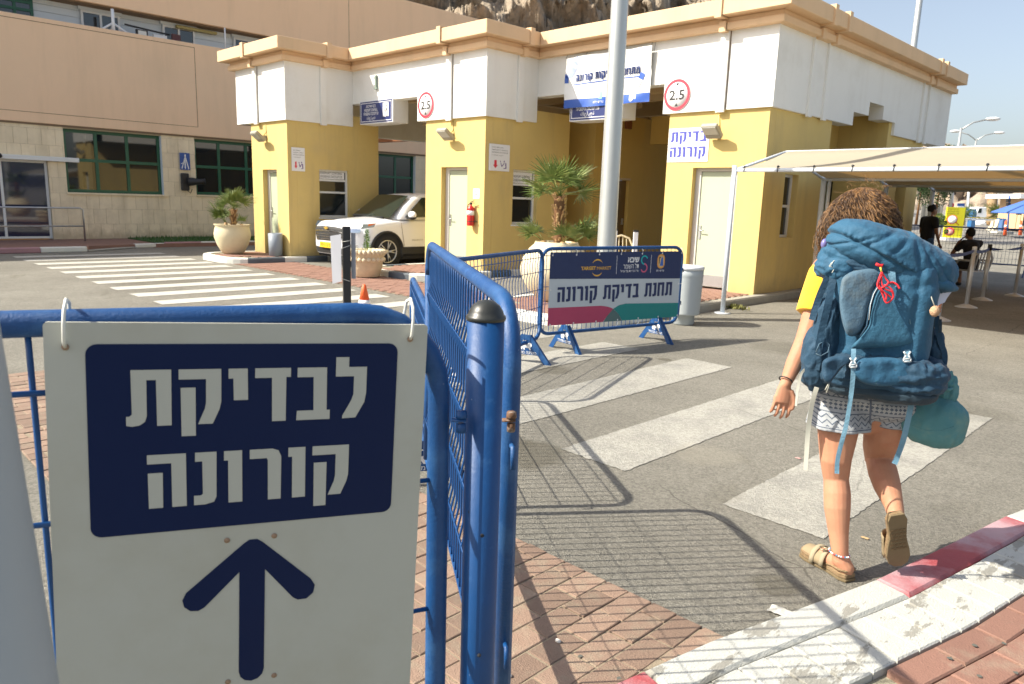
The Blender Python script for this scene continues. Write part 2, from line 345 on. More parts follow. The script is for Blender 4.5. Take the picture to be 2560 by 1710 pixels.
# near kerb, its white pavers and the red walk
walk = struct(MB().add([(kerb_x(y)+o, y, .006) for y in (0, 1.2, 2.2, 3.2, 4.4, 6, 9) for o in (.02, 3.5)],
    [(2*i, 2*i+1, 2*i+3, 2*i+2) for i in range(6)]).build('walk_pavement', m_mortar))
def strip_block(name, y0, y1, w0, w1, z0, z1, m, parent, gap=.004, skew=.28, c=.006, n=3):
    """one stone following the kerb line, top edges chamfered"""
    vs = []; ys = [y0+gap+(y1-y0-2*gap)*i/n for i in range(n+1)]
    def P(y, w, z): return (kerb_x(y)+w, y-w*skew, z)
    rings = []
    for i, y in enumerate(ys):
        e = c if i == 0 else (-c if i == n else 0)
        rings.append([P(y, w0+gap, z0), P(y, w0+gap, z1-c), P(y+e, w0+gap+c, z1), P(y+e, w1-gap-c, z1), P(y, w1-gap, z1-c), P(y, w1-gap, z0)])
    for r in rings: vs += r
    fs = [(i*6+j, i*6+j+1, (i+1)*6+j+1, (i+1)*6+j) for i in range(n) for j in range(5)]
    fs = [tuple(reversed(f)) for f in fs] + [(5, 4, 3, 2, 1, 0), tuple(n*6+j for j in range(6))]
    o = MB().add(vs, [tuple(reversed(f)) for f in fs]).build(name, m, parent); return o
kerb = struct(MB().add([(kerb_x(y)+o, y-o*.28, .005) for y in (0, 1.2, 2.2, 3.2, 4.4, 6, 9) for o in (.0, .16)],
    [(2*i, 2*i+1, 2*i+3, 2*i+2) for i in range(6)]).build('near_kerb', m_bed))
ys = [.75, 1.90, 3.14, 4.36, 5.6, 6.8]
for i in range(5):
    for a, b in ((ys[i], ys[i+1]),):
        strip_block('kerb_stone', a, b, 0, .15, 0, .038, [m_kr, m_kw][i % 2] if i != 2 else m_kr, kerb, n=8, c=.012, gap=.002)
y = .9; i = 0
while y < 6.0:
    L = .128; strip_block('white_paver', y, y+L, .155, .385, 0, .040+rr.uniform(-.002, .002), m_kw, walk, gap=.0035, n=1); y += L
for row in range(7):
    y = 2.62-.13*(row % 2)+row*.03
    while y < 6:
        strip_block('red_paver', y, y+.26, .39+.115*row, .39+.115*(row+1), 0, .040+rr.uniform(-.0015, .0015), m_cream_paver, walk, gap=.003, n=1); y += .26

# second brick strip, between the crossing and the booths
b2 = struct(sheet('far_brick_pavement', [(-15.6, 7.05), (-7.95, 7.05), (-7.95, 8.45), (-15.6, 8.45)], .004, m_bed))
fb = MB()
for c in range(68):
    x = -15.55+.1125*c
    for i in range(7):
        y = 7.15+.2*i+(.1 if c % 2 else 0)
        if y < 8.42: fb.box((x-.052, y-.096, .004), (x+.052, y+.096, .013+rr.uniform(-.003, .003)))
stuff(fb.build('bricks', m_brick_far, b2))

# ---------------- kerbed islands under the booths ----------------
def island(name, x0, x1, y0, y1, r, mats, first_side='x0'):
    """raised island with rounded front, kerb stones as parts and a brick top"""
    n = 7; P = [(x0, y1)]
    m = 12; L = (y1-y0-r)/m
    for i in range(1, m+1): P.append((x0, y1-L*i))
    for i in range(1, n+1):
        a = PI+PI/2*i/n; P.append((x0+r+r*math.cos(a), y0+r+r*math.sin(a)))
    k = 3
    for i in range(1, k+1): P.append((x0+r+(x1-x0-2*r)*i/k, y0))
    for i in range(1, n+1):
        a = 1.5*PI+PI/2*i/n; P.append((x1-r+r*math.cos(a), y0+r+r*math.sin(a)))
    for i in range(1, m+1): P.append((x1, y0+r+L*i))
    Q = [(min(max(a, x0+.05), x1-.05), b+.05 if b < y0+r else b) for a, b in P]
    base = MB(); base.prism(Q, (0, 0, 0), (1, 0, 0), (0, 1, 0), (0, 0, .10)); top = struct(base.build(name, m_mortar))
    # kerb stones
    wd = .16
    def off(i):
        a = Vector(P[max(i-1, 0)]); b = Vector(P[min(i+1, len(P)-1)]); t = (b-a).normalized(); return Vector(P[i])+Vector((-t.y, t.x))*wd
    idx = 0; i = 0; segs = []
    while i < len(P)-1:
        step = 1 if (i < m or i > len(P)-2-m) else 3
        j = min(i+step, len(P)-1); segs.append((i, j)); i = j
    for s, (i, j) in enumerate(segs):
        q = list(range(i, j+1)); outer = [Vector(P[k]) for k in q]; inner = [off(k) for k in q]; mb = MB(); c = .02; vs = []
        for a, b in zip(outer, inner):
            d = (b-a).normalized(); vs += [(a.x, a.y, 0), (a.x, a.y, .10), (a.x+d.x*c, a.y+d.y*c, .125), (b.x, b.y, .125), (b.x, b.y, .09)]
        nn = len(q); fs = [(k*5+l, k*5+l+1, (k+1)*5+l+1, (k+1)*5+l) for k in range(nn-1) for l in range(4)]
        fs += [(0, 4, 3, 2, 1), tuple((nn-1)*5+l for l in range(5))]
        mb.add(vs, [tuple(reversed(f)) for f in fs]); mb.build('kerb_stone', mats(s, P[i]), top)
    fb = MB(); yy = y0+.26; ye = min(y1, y0+5.0)
    c = 0
    while yy < ye:
        x = x0+.2+(.1 if c % 2 else 0)
        while x+.19 < x1-.17:
            inside = (yy > y0+r) or (abs(x+.1-(x0+x1)/2) < (x1-x0)/2-r*.8)
            if inside: fb.box((x, yy, .09), (x+.193, yy+.095, .119+rr.uniform(-.002, .002)))
            x += .2
        yy += .1; c += 1
    stuff(fb.build('bricks', m_brick_far, top)); return top
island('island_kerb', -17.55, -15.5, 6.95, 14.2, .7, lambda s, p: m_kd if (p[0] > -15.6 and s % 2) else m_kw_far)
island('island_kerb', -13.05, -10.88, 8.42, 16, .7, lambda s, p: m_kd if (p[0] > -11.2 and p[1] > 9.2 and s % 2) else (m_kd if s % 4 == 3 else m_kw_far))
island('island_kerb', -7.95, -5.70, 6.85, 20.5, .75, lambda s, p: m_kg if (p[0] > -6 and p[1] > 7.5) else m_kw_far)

# pavement in front of the long building
tp = struct(MB().prism([(-24.5, -6), (-20.02, -6), (-20.02, 5.4), (-20.6, 5.6), (-21.0, 7.0), (-21.1, 40), (-24.5, 40)], (0, 0, 0), (1, 0, 0), (0, 1, 0), (0, 0, .10)).build('terminal_pavement', m_brick_far))
def kstone(p, q, h, m, w=.16):
    p, q = Vector(p), Vector(q); t = (q-p).normalized(); nrm = Vector((-t.y, t.x))*w; mb = MB()
    a, b, c, d = p, q, q+nrm, p+nrm
    mb.prism([(a.x, a.y), (b.x, b.y), (c.x, c.y), (d.x, d.y)], (0, 0, 0), (1, 0, 0), (0, 1, 0), (0, 0, h)); return mb.build('kerb_stone', m, tp, bevel=.02)
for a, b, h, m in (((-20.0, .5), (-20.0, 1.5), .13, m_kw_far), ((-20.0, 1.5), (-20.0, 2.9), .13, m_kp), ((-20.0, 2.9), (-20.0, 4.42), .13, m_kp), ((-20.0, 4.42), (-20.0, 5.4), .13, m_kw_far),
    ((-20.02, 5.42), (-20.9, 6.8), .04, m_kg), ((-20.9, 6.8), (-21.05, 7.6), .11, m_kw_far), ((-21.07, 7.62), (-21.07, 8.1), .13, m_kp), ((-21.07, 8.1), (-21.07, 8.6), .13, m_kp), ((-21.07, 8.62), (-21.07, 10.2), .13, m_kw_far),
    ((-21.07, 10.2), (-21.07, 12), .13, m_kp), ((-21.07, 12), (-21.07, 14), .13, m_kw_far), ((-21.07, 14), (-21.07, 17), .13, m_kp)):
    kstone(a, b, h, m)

# ---------------- rocky hill behind everything ----------------
m_rock = mat('hill_rock', (.33, .27, .20), .95, .45, .35, .9, 1.6, col2=(.14, .12, .095), c2amt=.7, c2scale=.3, bdist=.5)
m_hill = mat('hill_dry_slope', (.36, .29, .22), .95, .3, .12, .9, .8, col2=(.22, .18, .12), c2amt=.6, c2scale=.06, bdist=.6)
def ridge(px):
    T = [(-400, -700), (900, -420), (1300, -260), (1500, -110), (1620, -30), (1700, -4), (1745, 16), (1900, 120), (2200, 300), (2340, 371), (2450, 392), (2560, 380), (3000, 420), (3600, 480)]
    for (a, ya), (b, yb) in zip(T, T[1:]):
        if px <= b: t = max(0, (px-a)/(b-a)); return ya+(yb-ya)*t
    return T[-1][1]
def hillmesh(px0, px1, r0, r1, nu, nv, amp, seed):
    mb = MB()
    def fn(u, v):
        px = px0+(px1-px0)*u; d = ray(px, 300); az = Vector((d.x, d.y, 0)).normalized()
        r = r0+(r1-r0)*v; top = ray(px, ridge(px)); el = top.z/math.hypot(top.x, top.y)
        zt = CAMH+el*r1*.97
        z = zt*(1-(1-v)**1.6) if v < 1 else zt*.9
        p = az*r; q = Vector((p.x, p.y, z))
        k = noise.ridged_multi_fractal(q*.14+Vector((seed, 0, 0)), .9, 2.1, 5, 1., 2.)*amp + noise.noise(q*.35)*amp*.35 + abs(noise.noise(q*.9))*amp*.25
        k *= min(1, v*5)
        cell = noise.cell(q*.45)*amp*.4*min(1, v*5)
        return q - az*k + Vector((0, 0, (k-amp)*.25+cell*.4))
    mb.grid(fn, nu, nv, True); return mb
stuffless = hillmesh(700, 1850, 55, 110, 420, 150, 4.2, 3.1).build('rocky_hill', m_rock); struct(stuffless)
struct(hillmesh(1780, 3500, 120, 260, 200, 50, 6, 9.).build('far_hill', m_hill))

# ---------------- building materials ----------------
m_yel = mat('yellow_render', (.66, .495, .18), .85, .07, 1.2, .25, 120, col2=(.60, .44, .17), c2amt=.35, c2scale=.8, bdist=.004)
m_ochre = mat('ochre_render', (.66, .46, .14), .88, .08, 1.2, .25, 120)
m_white = mat('white_render', (.80, .80, .765), .8, .05, 1.0, .2, 130, col2=(.68, .67, .62), c2amt=.4, c2scale=.7, bdist=.003)
m_peach = mat('peach_render', (.72, .50, .30), .8, .07, 1.3, .2, 120, bdist=.003)
m_tan = mat('tan_render', (.85, .60, .40), .9, .06, .35, .3, 90, col2=(.80, .58, .39), c2amt=.5, c2scale=.25, bdist=.004)
m_stone = mat('stone_cladding', (.84, .71, .50), .75, .10, 5,   .35, 60, rnd=.045, col2=(.52, .41, .27), c2amt=.35, c2scale=1.6, bdist=.004, c2lo=.52, c2hi=.7)
def weather(m, streak, splash):
    """rain streaks, blotches and splashed dirt at the foot of painted render"""
    n = m.node_tree.nodes; l = m.node_tree.links; b = n['Principled BSDF']; src = b.inputs['Base Color'].links[0].from_socket; geo = n.new('ShaderNodeNewGeometry'); P = geo.outputs['Position']
    def nz(sc_, scale, det=8):
        mp = n.new('ShaderNodeMapping'); mp.inputs['Scale'].default_value = scale; l.new(P, mp.inputs[0]); t = n.new('ShaderNodeTexNoise'); t.inputs['Scale'].default_value = sc_; t.inputs['Detail'].default_value = det; t.inputs['Roughness'].default_value = .65; l.new(mp.outputs[0], t.inputs[0]); return t.outputs[0]
    def mr(x, a, b_, c, d):
        t = n.new('ShaderNodeMapRange'); t.inputs[1].default_value = a; t.inputs[2].default_value = b_; t.inputs[3].default_value = c; t.inputs[4].default_value = d; l.new(x, t.inputs[0]); return t.outputs[0]
    def mixc(c, f, col):
        t = n.new('ShaderNodeMix'); t.data_type = 'RGBA'; l.new(f, t.inputs[0]); l.new(c, t.inputs[6]); t.inputs[7].default_value = (*col, 1); return t.outputs[2]
    c = mixc(src, mr(nz(2.2, (1, 1, .12)), .50, .75, 0, streak), (.33, .25, .14)); c = mixc(c, mr(nz(.7, (1, 1, 1), 5), .55, .7, 0, streak*.6), (.45, .36, .22))
    sx = n.new('ShaderNodeSeparateXYZ'); l.new(P, sx.inputs[0]); a = n.new('ShaderNodeMath'); a.operation = 'MULTIPLY_ADD'; a.inputs[1].default_value = -.75; l.new(nz(5, (1, 1, .6)), a.inputs[0]); l.new(sx.outputs[2], a.inputs[2])
    if splash: c = mixc(c, mr(a.outputs[0], -.22, .04, splash, 0), (.30, .23, .13))
    l.new(c, b.inputs['Base Color'])
weather(m_yel, .38, .4); weather(m_white, .10, 0); weather(m_tan, .14, 0); weather(m_peach, .22, 0); weather(m_ochre, .25, .4); weather(m_stone, .28, .5)
m_joint = mat('dark_joint', (.20, .14, .09), .95)
m_glass = mat('dark_glass', (.012, .018, .022), .04, spec=.9)
m_glassb = mat('blue_door_glass', (.012, .018, .05), .04, spec=.9)
m_green = mat('green_frame', (.012, .10, .055), .4)
m_alu = mat('white_aluminium', (.72, .73, .72), .4, .05, 5)
m_door = mat('pale_green_door', (.44, .49, .35), .55, .05, 2)
m_olive = mat('olive_shutter', (.17, .17, .07), .7, .1, 2)
m_frame = mat('grey_door_frame', (.60, .59, .55), .5)
m_steel = mat('brushed_steel', (.55, .56, .57), .35, .1, 20, metal=.9)
m_brown = mat('brown_wood', (.23, .085, .03), .6, .25, 6, .3, 40, stretch=(1, .1, 1))
m_siding = mat('white_siding', (.66, .72, .76), .6, .05, 2)
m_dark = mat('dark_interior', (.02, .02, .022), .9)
m_soffit = mat('soffit_paint', (.64, .50, .31), .9, .1, 2)
m_blk = mat('black_plastic', (.02, .02, .023), .5)
m_whp = mat('white_paint', (.78, .79, .80), .4, .04, 8)
m_sign_navy = mat('sign_navy', (.022, .035, .15), .45)
m_sign_white = mat('sign_white', (.80, .80, .80), .5)
m_sign_red = mat('sign_red', (.70, .04, .07), .45)
m_sign_black = mat('sign_black', (.02, .02, .02), .5)
m_sign_blue = mat('sign_blue', (.03, .09, .33), .45)

def wall(name, ax, v0, v1, a0, a1, z0, z1, openings, m, parent):
    """wall slab normal to axis ax (0=x,1=y) between v0 and v1, spanning a0..a1, with rectangular openings (a0,a1,z0,z1)"""
    A = sorted({a0, a1, *[o[0] for o in openings], *[o[1] for o in openings]}); Z = sorted({z0, z1, *[o[2] for o in openings], *[o[3] for o in openings]})
    A = [a for a in A if a0 <= a <= a1]; Z = [z for z in Z if z0 <= z <= z1]
    solid = {}
    for i in range(len(A)-1):
        for j in range(len(Z)-1):
            ca, cz = (A[i]+A[i+1])/2, (Z[j]+Z[j+1])/2
            solid[i, j] = not any(o[0] < ca < o[1] and o[2] < cz < o[3] for o in openings)
    bm = bmesh.new()
    def P(v, a, z): return (v, a, z) if ax == 0 else (a, v, z)
    cache = {}
    def V(v, a, z):
        k = (round(v, 5), round(a, 5), round(z, 5))
        if k not in cache: cache[k] = bm.verts.new(P(v, a, z))
        return cache[k]
    def F(*vs):
        try: bm.faces.new(vs)
        except ValueError: pass
    for (i, j), s in solid.items():
        if not s: continue
        p, q, r, t = A[i], A[i+1], Z[j], Z[j+1]
        F(V(v0, p, r), V(v0, q, r), V(v0, q, t), V(v0, p, t)); F(V(v1, p, r), V(v1, p, t), V(v1, q, t), V(v1, q, r))
        if not solid.get((i-1, j)): F(V(v0, p, r), V(v0, p, t), V(v1, p, t), V(v1, p, r))
        if not solid.get((i+1, j)): F(V(v0, q, r), V(v1, q, r), V(v1, q, t), V(v0, q, t))
        if not solid.get((i, j-1)): F(V(v0, p, r), V(v1, p, r), V(v1, q, r), V(v0, q, r))
        if not solid.get((i, j+1)): F(V(v0, p, t), V(v0, q, t), V(v1, q, t), V(v1, p, t))
    bmesh.ops.recalc_face_normals(bm, faces=bm.faces)
    me = bpy.data.meshes.new(name); bm.to_mesh(me); bm.free(); me.materials.append(m)
    o = link(bpy.data.objects.new(name, me)); o.parent = parent; me.transform(INV[parent.name]); INV[o.name] = INV[parent.name]; return o

def window_x(parent, X, y0, y1, z0, z1, cols, rows, fm, gm, fw=.05, out=1, d=.05, name='window'):
    """window in a wall facing +x: frame with panes as parts"""
    mb = MB(); xa, xb = X, X-d
    for (a, b) in ((y0, y0+fw), (y1-fw, y1)): mb.box((xb, a, z0), (xa, b, z1))
    for (a, b) in ((z0, z0+fw), (z1-fw, z1)): mb.box((xb, y0+fw, a), (xa, y1-fw, b))
    for c in cols: mb.box((xb+.004, c-fw/2, z0+fw), (xa-.002, c+fw/2, z1-fw))
    for r in rows: mb.box((xb+.006, y0+fw, r-fw/2), (xa+.002, y1-fw, r+fw/2))
    w_ = mb.build(name, fm, parent)
    ys = [y0+fw]+[v for c in cols for v in (c-fw/2, c+fw/2)]+[y1-fw]; zs = [z0+fw]+[v for r in rows for v in (r-fw/2, r+fw/2)]+[z1-fw]
    for i in range(0, len(ys), 2):
        for j in range(0, len(zs), 2):
            t = random.uniform(-.004, .004)
            box('pane', (X-d*.7+t, ys[i]-.004, zs[j]-.004), (X-d*.7+.006+t, ys[i+1]+.004, zs[j+1]+.004), gm, w_)
    return w_

# ---------------- checkpoint building ----------------
cb = thing('checkpoint_building', 'yellow checkpoint booths under a stepped white fascia with peach cornices', 'building', (-11, 12, 0))
ZB, ZT = 3.15, 4.40
# yellow booth walls
def booth(x0, x1, y0, y1, door, win):
    wall('booth_wall', 1, y0, y0+.22, x0, x1, .10, 3.4, [door], m_yel, cb)
    wall('booth_wall', 0, x1-.22, x1, y0+.222, y1, .10, 3.4, [win] if win else [], m_yel, cb)
    wall('booth_wall', 1, y1-.2, y1-.002, x0+.2, x1-.222, .10, 3.4, [], m_yel, cb)
    wall('booth_wall', 0, x0, x0+.2, y0+.222, y1, .10, 3.4, [], m_yel, cb)
def door_y(x0, x1, z1, y, hinge_r=True):
    f = MB().box((x0, y, .12), (x0+.11, y+.08, z1)).box((x1-.11, y, .12), (x1, y+.08, z1)).box((x0+.11, y, z1-.06), (x1-.11, y+.08, z1)).build('door_frame', m_frame, cb, .004)
    d = box('door', (x0+.115, y+.02, .15), (x1-.115, y+.06, z1-.065), m_door, cb, .003)
    box('kick_plate', (x0+.12, y+.012, .16), (x1-.12, y+.018, .36), m_steel, d)
    h = MB().box((x0+.135, y+.008, .98), (x0+.175, y+.018, 1.22)).tube([(x0+.155, y+.01, 1.13), (x0+.155, y-.04, 1.13), (x0+.27, y-.042, 1.13)], .009, 6).build('handle', m_steel, d)
booth(-17.40, -15.67, 8.41, 10.85, (-16.88, -16.19, .10, 2.08), (9.2, 10.0, 1.02, 2.12))
booth(-12.90, -11.03, 10.15, 12.65, (-12.37, -11.54, .10, 2.19), (10.95, 11.68, 1.06, 2.18))
booth(-7.76, -5.87, 11.59, 14.0, (-7.21, -6.35, .10, 2.21), (12.34, 12.86, 1.06, 2.14))
door_y(-16.88, -16.19, 2.08, 8.53); door_y(-12.37, -11.54, 2.19, 10.27); door_y(-7.21, -6.35, 2.21, 11.70)
for X, y0, y1, z0, z1, board in ((-15.75, 9.2, 10.0, 1.02, 2.12, 1), (-11.12, 10.95, 11.68, 1.06, 2.18, 1), (-5.98, 12.34, 12.86, 1.06, 2.14, 0)):
    mid = 1.60
    w_ = window_x(cb, X, y0, y1, z0, z1, [], [mid] if not board else [mid, 1.88], m_alu, m_glass, .045)
    box('sill', (X, y0-.03, z0-.035), (X+.10, y1+.03, z0-.002), m_alu, w_)
    if board:
        nb = box('notice_strip', (X+.004, y0+.05, 1.91), (X+.012, y1-.09, z1-.05), m_sign_white, w_)
        text('lettering', 'PASSPORT CONTROL', .07, (X+.014, y0+.07, 2.02), (0, 1, 0), (0, 0, 1), m_sign_black, nb, width=y1-y0-.22)
        text('lettering', 'ПРОВЕРКА ПАСПОРТОВ', .07, (X+.014, y0+.07, 1.94), (0, 1, 0), (0, 0, 1), m_sign_black, nb, width=y1-y0-.22)
    box('room_shade_panel', (X-.5, y0-.3, z0-.3), (X-.45, y1+.3, z1+.3), m_dark, cb)  # near-black panel behind the panes, painted stand-in for the shade of the room
# rear blocks seen between the booths
wall('booth_wall', 0, -11.25, -11.03, 13.55, 19.5, .10, 3.6, [(14.39, 14.93, .1, 2.15)], m_ochre, cb)
wall('booth_wall', 1, 13.55, 13.75, -12.9, -11.252, .10, 3.6, [], m_ochre, cb)
d = box('door', (-11.16, 14.40, .12), (-11.12, 14.92, 2.10), mat('brown_door', (.20, .13, .05), .6, .1, 3), cb); box('handle', (-11.118, 14.80, 1.05), (-11.10, 14.87, 1.2), m_steel, d)
box('door_frame', (-11.14, 14.385, 2.11), (-11.0, 14.94, 2.16), m_soffit, cb)
wall('booth_wall', 0, -7.1, -6.9, 14.002, 19.5, .10, 4.0, [(16.3, 18.2, .1, 2.18)], m_ochre, cb)
box('shutter', (-7.05, 16.3, .12), (-7.0, 18.2, 2.18), m_olive, cb); box('room_shade_panel', (-7.3, 16, 0), (-7.25, 18.5, 3), m_dark, cb)  # last box: near-black panel standing in for the shade behind the shutter
wall('booth_wall', 0, -6.1, -5.87, 16.86, 19.16, .10, 3.4, [(17.75, 18.40, .1, 2.3)], m_yel, cb)
wall('booth_wall', 1, 16.86, 17.06, -6.9, -6.102, .10, 3.6, [], m_yel, cb)
wall('booth_wall', 1, 18.95, 19.15, -7.76, -6.102, .10, 3.6, [], m_yel, cb)
wall('booth_wall', 1, 15.5, 15.7, -10.9, -7.2, 3.0, 3.65, [], m_ochre, cb)
# white fascia faces, cornice bands and ribs following the stepped plan
plan = [(-18.0, 14.0), (-18.0, 8.35), (-15.61, 8.35), (-15.61, 10.09), (-10.97, 10.09), (-10.97, 11.53), (-5.81, 11.53), (-5.81, 20.6), (-18.0, 20.6)]
def fascia(p, q, prof):
    """prof: list of (t0,t1,zbottom) along the face"""
    p, q = Vector((*p, 0)), Vector((*q, 0)); L = (q-p).length; U = (q-p)/L; N = Vector((-U.y, U.x, 0))   # inward
    pts = [(0, ZT), (0, prof[0][2])]
    for i, (a, b, z) in enumerate(prof): pts += [(a, z), (b, z)]
    pts += [(L, ZT)]; P = [pts[0]]
    for a in pts[1:]:
        if a != P[-1]: P.append(a)
    mb = MB(); mb.prism(P, p, U, (0, 0, 1), N*.28); return mb.build('fascia', m_white, cb)
e = .28
fascia((-18.0, 14), (-18.0, 8.352), [(0, 5.65, ZB)])
fascia((-18.0, 8.35), (-15.61, 8.35), [(0, 2.39, ZB)])
fascia((-15.612, 8.632), (-15.612, 10.09), [(0, 1.458, ZB)])
fascia((-15.892, 10.092), (-10.97, 10.092), [(0, .28, 3.66), (.28, 15.892-13.13, 3.66), (15.892-13.13, 4.922, ZB)])
fascia((-10.972, 10.374), (-10.972, 11.532), [(0, 1.158, ZB)])
fascia((-11.252, 11.534), (-5.81, 11.534), [(0, .28, 3.66), (.28, 11.252-7.88, 3.66), (11.252-7.88, 5.442, ZB)])
Y0 = 11.816
fascia((-5.812, Y0), (-5.812, 20.6), [(0, 14.80-Y0, ZB), (14.80-Y0, 15.54-Y0, 3.40), (15.54-Y0, 16.30-Y0, 3.66), (16.30-Y0, 17.03-Y0, 3.40), (17.03-Y0, 20.6-Y0, ZB)])
def band(name, path, off, z0, z1, m):        # moulding following the plan, projecting by off
    P = [Vector(p) for p in path]; n = len(P)
    def offset(i, o):
        d1 = (P[i]-P[i-1]).normalized() if i > 0 else (P[1]-P[0]).normalized(); d2 = (P[i+1]-P[i]).normalized() if i < n-1 else d1
        n1 = Vector((d1.y, -d1.x)); n2 = Vector((d2.y, -d2.x)); b = n1+n2; b = b/(b.dot(n1)) if b.dot(n1) > 1e-6 else n1
        return P[i]+b*o
    for i in range(n-1):
        a, b = offset(i, off), offset(i+1, off); c, d_ = offset(i+1, -.02-off*.0), offset(i, -.02)
        t = (b-a).normalized()*.001; a = a+t; b = b-t
        MB().prism([(a.x, a.y), (b.x, b.y), (c.x, c.y), (d_.x, d_.y)], (0, 0, z0), (1, 0, 0), (0, 1, 0), (0, 0, z1-z0)).build(name, m, cb, bevel=.008)
band('cornice_lower', plan[:8], .13, 4.39, 4.50, m_peach)
band('cornice_neck', plan[:8], .09, 4.501, 4.579, m_peach)
band('cornice_upper', plan[:8], .30, 4.58, 4.83, m_peach)
MB().prism([(-17.9,20.5),(-17.9,8.45),(-15.7,8.45),(-15.7,10.2),(-11.07,10.2),(-11.07,11.63),(-5.9,11.63),(-5.9,20.5)], (0, 0, 4.25), (1, 0, 0), (0, 1, 0), (0, 0, .15)).build('roof_slab', m_soffit, cb)
def rib(x, y, nx, ny, w_=.15):
    """raised vertical rib on the fascia with its cornice clips and dark joint"""
    t = Vector((-ny, nx, 0)) if True else 0; n = Vector((nx, ny, 0)); c = Vector((x, y, 0))
    def bx(o0, o1, s0, s1, z0, z1, m, name):
        q = [c+n*o0+t*s0, c+n*o1+t*s0, c+n*o1+t*s1, c+n*o0+t*s1]
        return MB().prism([(v.x, v.y) for v in q], (0, 0, z0), (1, 0, 0), (0, 1, 0), (0, 0, z1-z0)).build(name, m, cb)
    r_ = bx(0, .045, -w_/2, w_/2, ZB-.04, 4.388, m_white, 'rib'); bx(.001, .006, w_/2, w_/2+.018, ZB, 4.388, m_joint, 'joint')
    for o, z0, z1 in ((.131, 4.36, 4.52), (.30, 4.55, 4.87)): bx(-.0, o+.03, -w_/2*.8, w_/2*.8, z0, z1, m_peach, 'cornice_clip'); bx(.02, o+.004, w_/2*.8, w_/2*.8+.014, z0+.03, z1-.03, m_joint, 'joint')
rib(-16.96, 8.35, 0, -1); rib(-12.06, 10.092, 0, -1); rib(-6.73, 11.534, 0, -1)
rib(-15.612, 9.29, 1, 0); rib(-10.972, 11.0, 1, 0); rib(-5.812, 12.82, 1, 0); rib(-5.812, 13.42, 1, 0); rib(-5.812, 18.55, 1, 0); rib(-5.812, 18.95, 1, 0)
# beams under the roof over the lanes
for y in (11.6, 12.6, 13.6, 15.2, 16.8, 18.4): box('roof_beam', (-15.5, y, 3.85), (-11.1, y+.16, 4.24), m_soffit, cb)
for y in (12.4, 13.4, 14.4, 16.2, 18): box('roof_beam', (-10.9, y, 3.85), (-5.95, y+.16, 4.24), m_soffit, cb)
box('roof_beam', (-13.2, 10.5, 3.9), (-13.05, 20, 4.23), m_soffit, cb)
box('crossbeam', (-21.2, 14.6, 3.30), (-10.95, 14.8, 3.62), m_brown, cb)
box('crossbeam', (-17.5, 20.0, 3.30), (-5.9, 20.2, 3.6), m_brown, cb)
pb = MB().prism([(0, 0), (.5, 0), (.5, .22), (.1, .22)], (-14.9, 11.6, 3.28), (0, 1, 0), (0, 0, 1), (2.2, 0, 0)).build('ceiling_panel', m_soffit, cb)

# ---------------- terminal building on the left ----------------
tb = thing('terminal_building', 'long tan rendered building with stone clad ground floor and green framed windows', 'building', (-24, 12, 0))
XW = -23.45
w1, w2, w3, dr = (5.95, 8.52, 1.39, 3.10), (9.50, 12.1, 1.42, 3.10), (16.2, 17.95, 1.42, 3.10), (2.3, 5.52, .10, 2.2)
w4 = (20.2, 22, 1.42, 3.10)
wall('ground_floor_wall', 0, XW-.5, XW-.012, -6, 45, 0, 3.2, [w1, w2, w3, w4, dr], mat('stone_joint', (.50, .42, .30), .95), tb)
# stone tiles as single pieces
tme = {}
nt_ = 0; tst = MB(); row = 0; z = .10
while z < 3.17:
    h = min(.42, 3.175-z); y = -4+(row % 2)*.16
    while y < 24:
        y1_ = y+.325; segs = [(y, y1_)]
        zc = (z+z+h)/2
        def clip(segs, o):
            res = []
            for a, b in segs:
                if o[2]-.02 < zc < o[3]+.02 or (z < o[3]-.03 and z+h > o[2]+.03):
                    if b <= o[0] or a >= o[1]: res.append((a, b))
                    else:
                        if a < o[0]-.03: res.append((a, o[0]))
                        if b > o[1]+.03: res.append((o[1], b))
                else: res.append((a, b))
            return res
        for o in (w1, w2, w3, w4, dr): segs = clip(segs, o)
        for a, b in segs:
            lo, hi = z+.003, z+h-.003
            if 4.2 < y < 10.6 and nt_ < 290:
                box('stone_tile', (XW-.03, a+.003, lo), (XW+random.uniform(-.004, .004), b-.003, hi), m_stone, tb); nt_ += 1
            else: tst.box((XW-.03, a+.003, lo), (XW+random.uniform(-.003, .003), b-.003, hi))
        y = y1_
    z += h; row += 1
stuff(tst.build('stone_tiles', m_stone, tb))
for (a, b, z0, z1), cols in ((w1, (6.78, 7.60)), (w2, (10.3, 11.2)), (w3, (17.1,)), (w4, (21.1,))):
    ww = window_x(tb, XW-.15, a, b, z0, z1, cols, (2.28,), m_green, m_glass, .085)
    box('sill', (XW-.20, a-.02, z0-.05), (XW+.05, b+.12, z0-.003), m_stone, ww)
    box('reveal', (XW-.14, b+.001-.012, z0), (XW-.001, b-.001, z1), m_siding, ww)
dd = window_x(tb, XW-.12, 2.3, 5.52, .12, 2.2, (3.35, 4.45), (), m_alu, m_glassb, .06, name='sliding_door')
tube('door_sensor', [(XW+.11, 4.42, 2.30), (XW+.16, 4.42, 2.25)], .05, m_blk, dd)
box('door_header', (XW-.02, 1.5, 2.2), (XW+.10, 6.27, 2.32), m_alu, dd, .01)
box('threshold', (XW-.1, 2.3, .10), (XW+.05, 5.4, .125), mat('orange_threshold', (.45, .22, .05), .7), dd)
box('parapet_panel', (-24.2, -8, 3.18), (-23.40, 45, 5.86), m_tan, tb, .01)
box('soffit_strip', (-23.9, -8, 3.13), (-23.42, 45, 3.178), m_joint, tb)
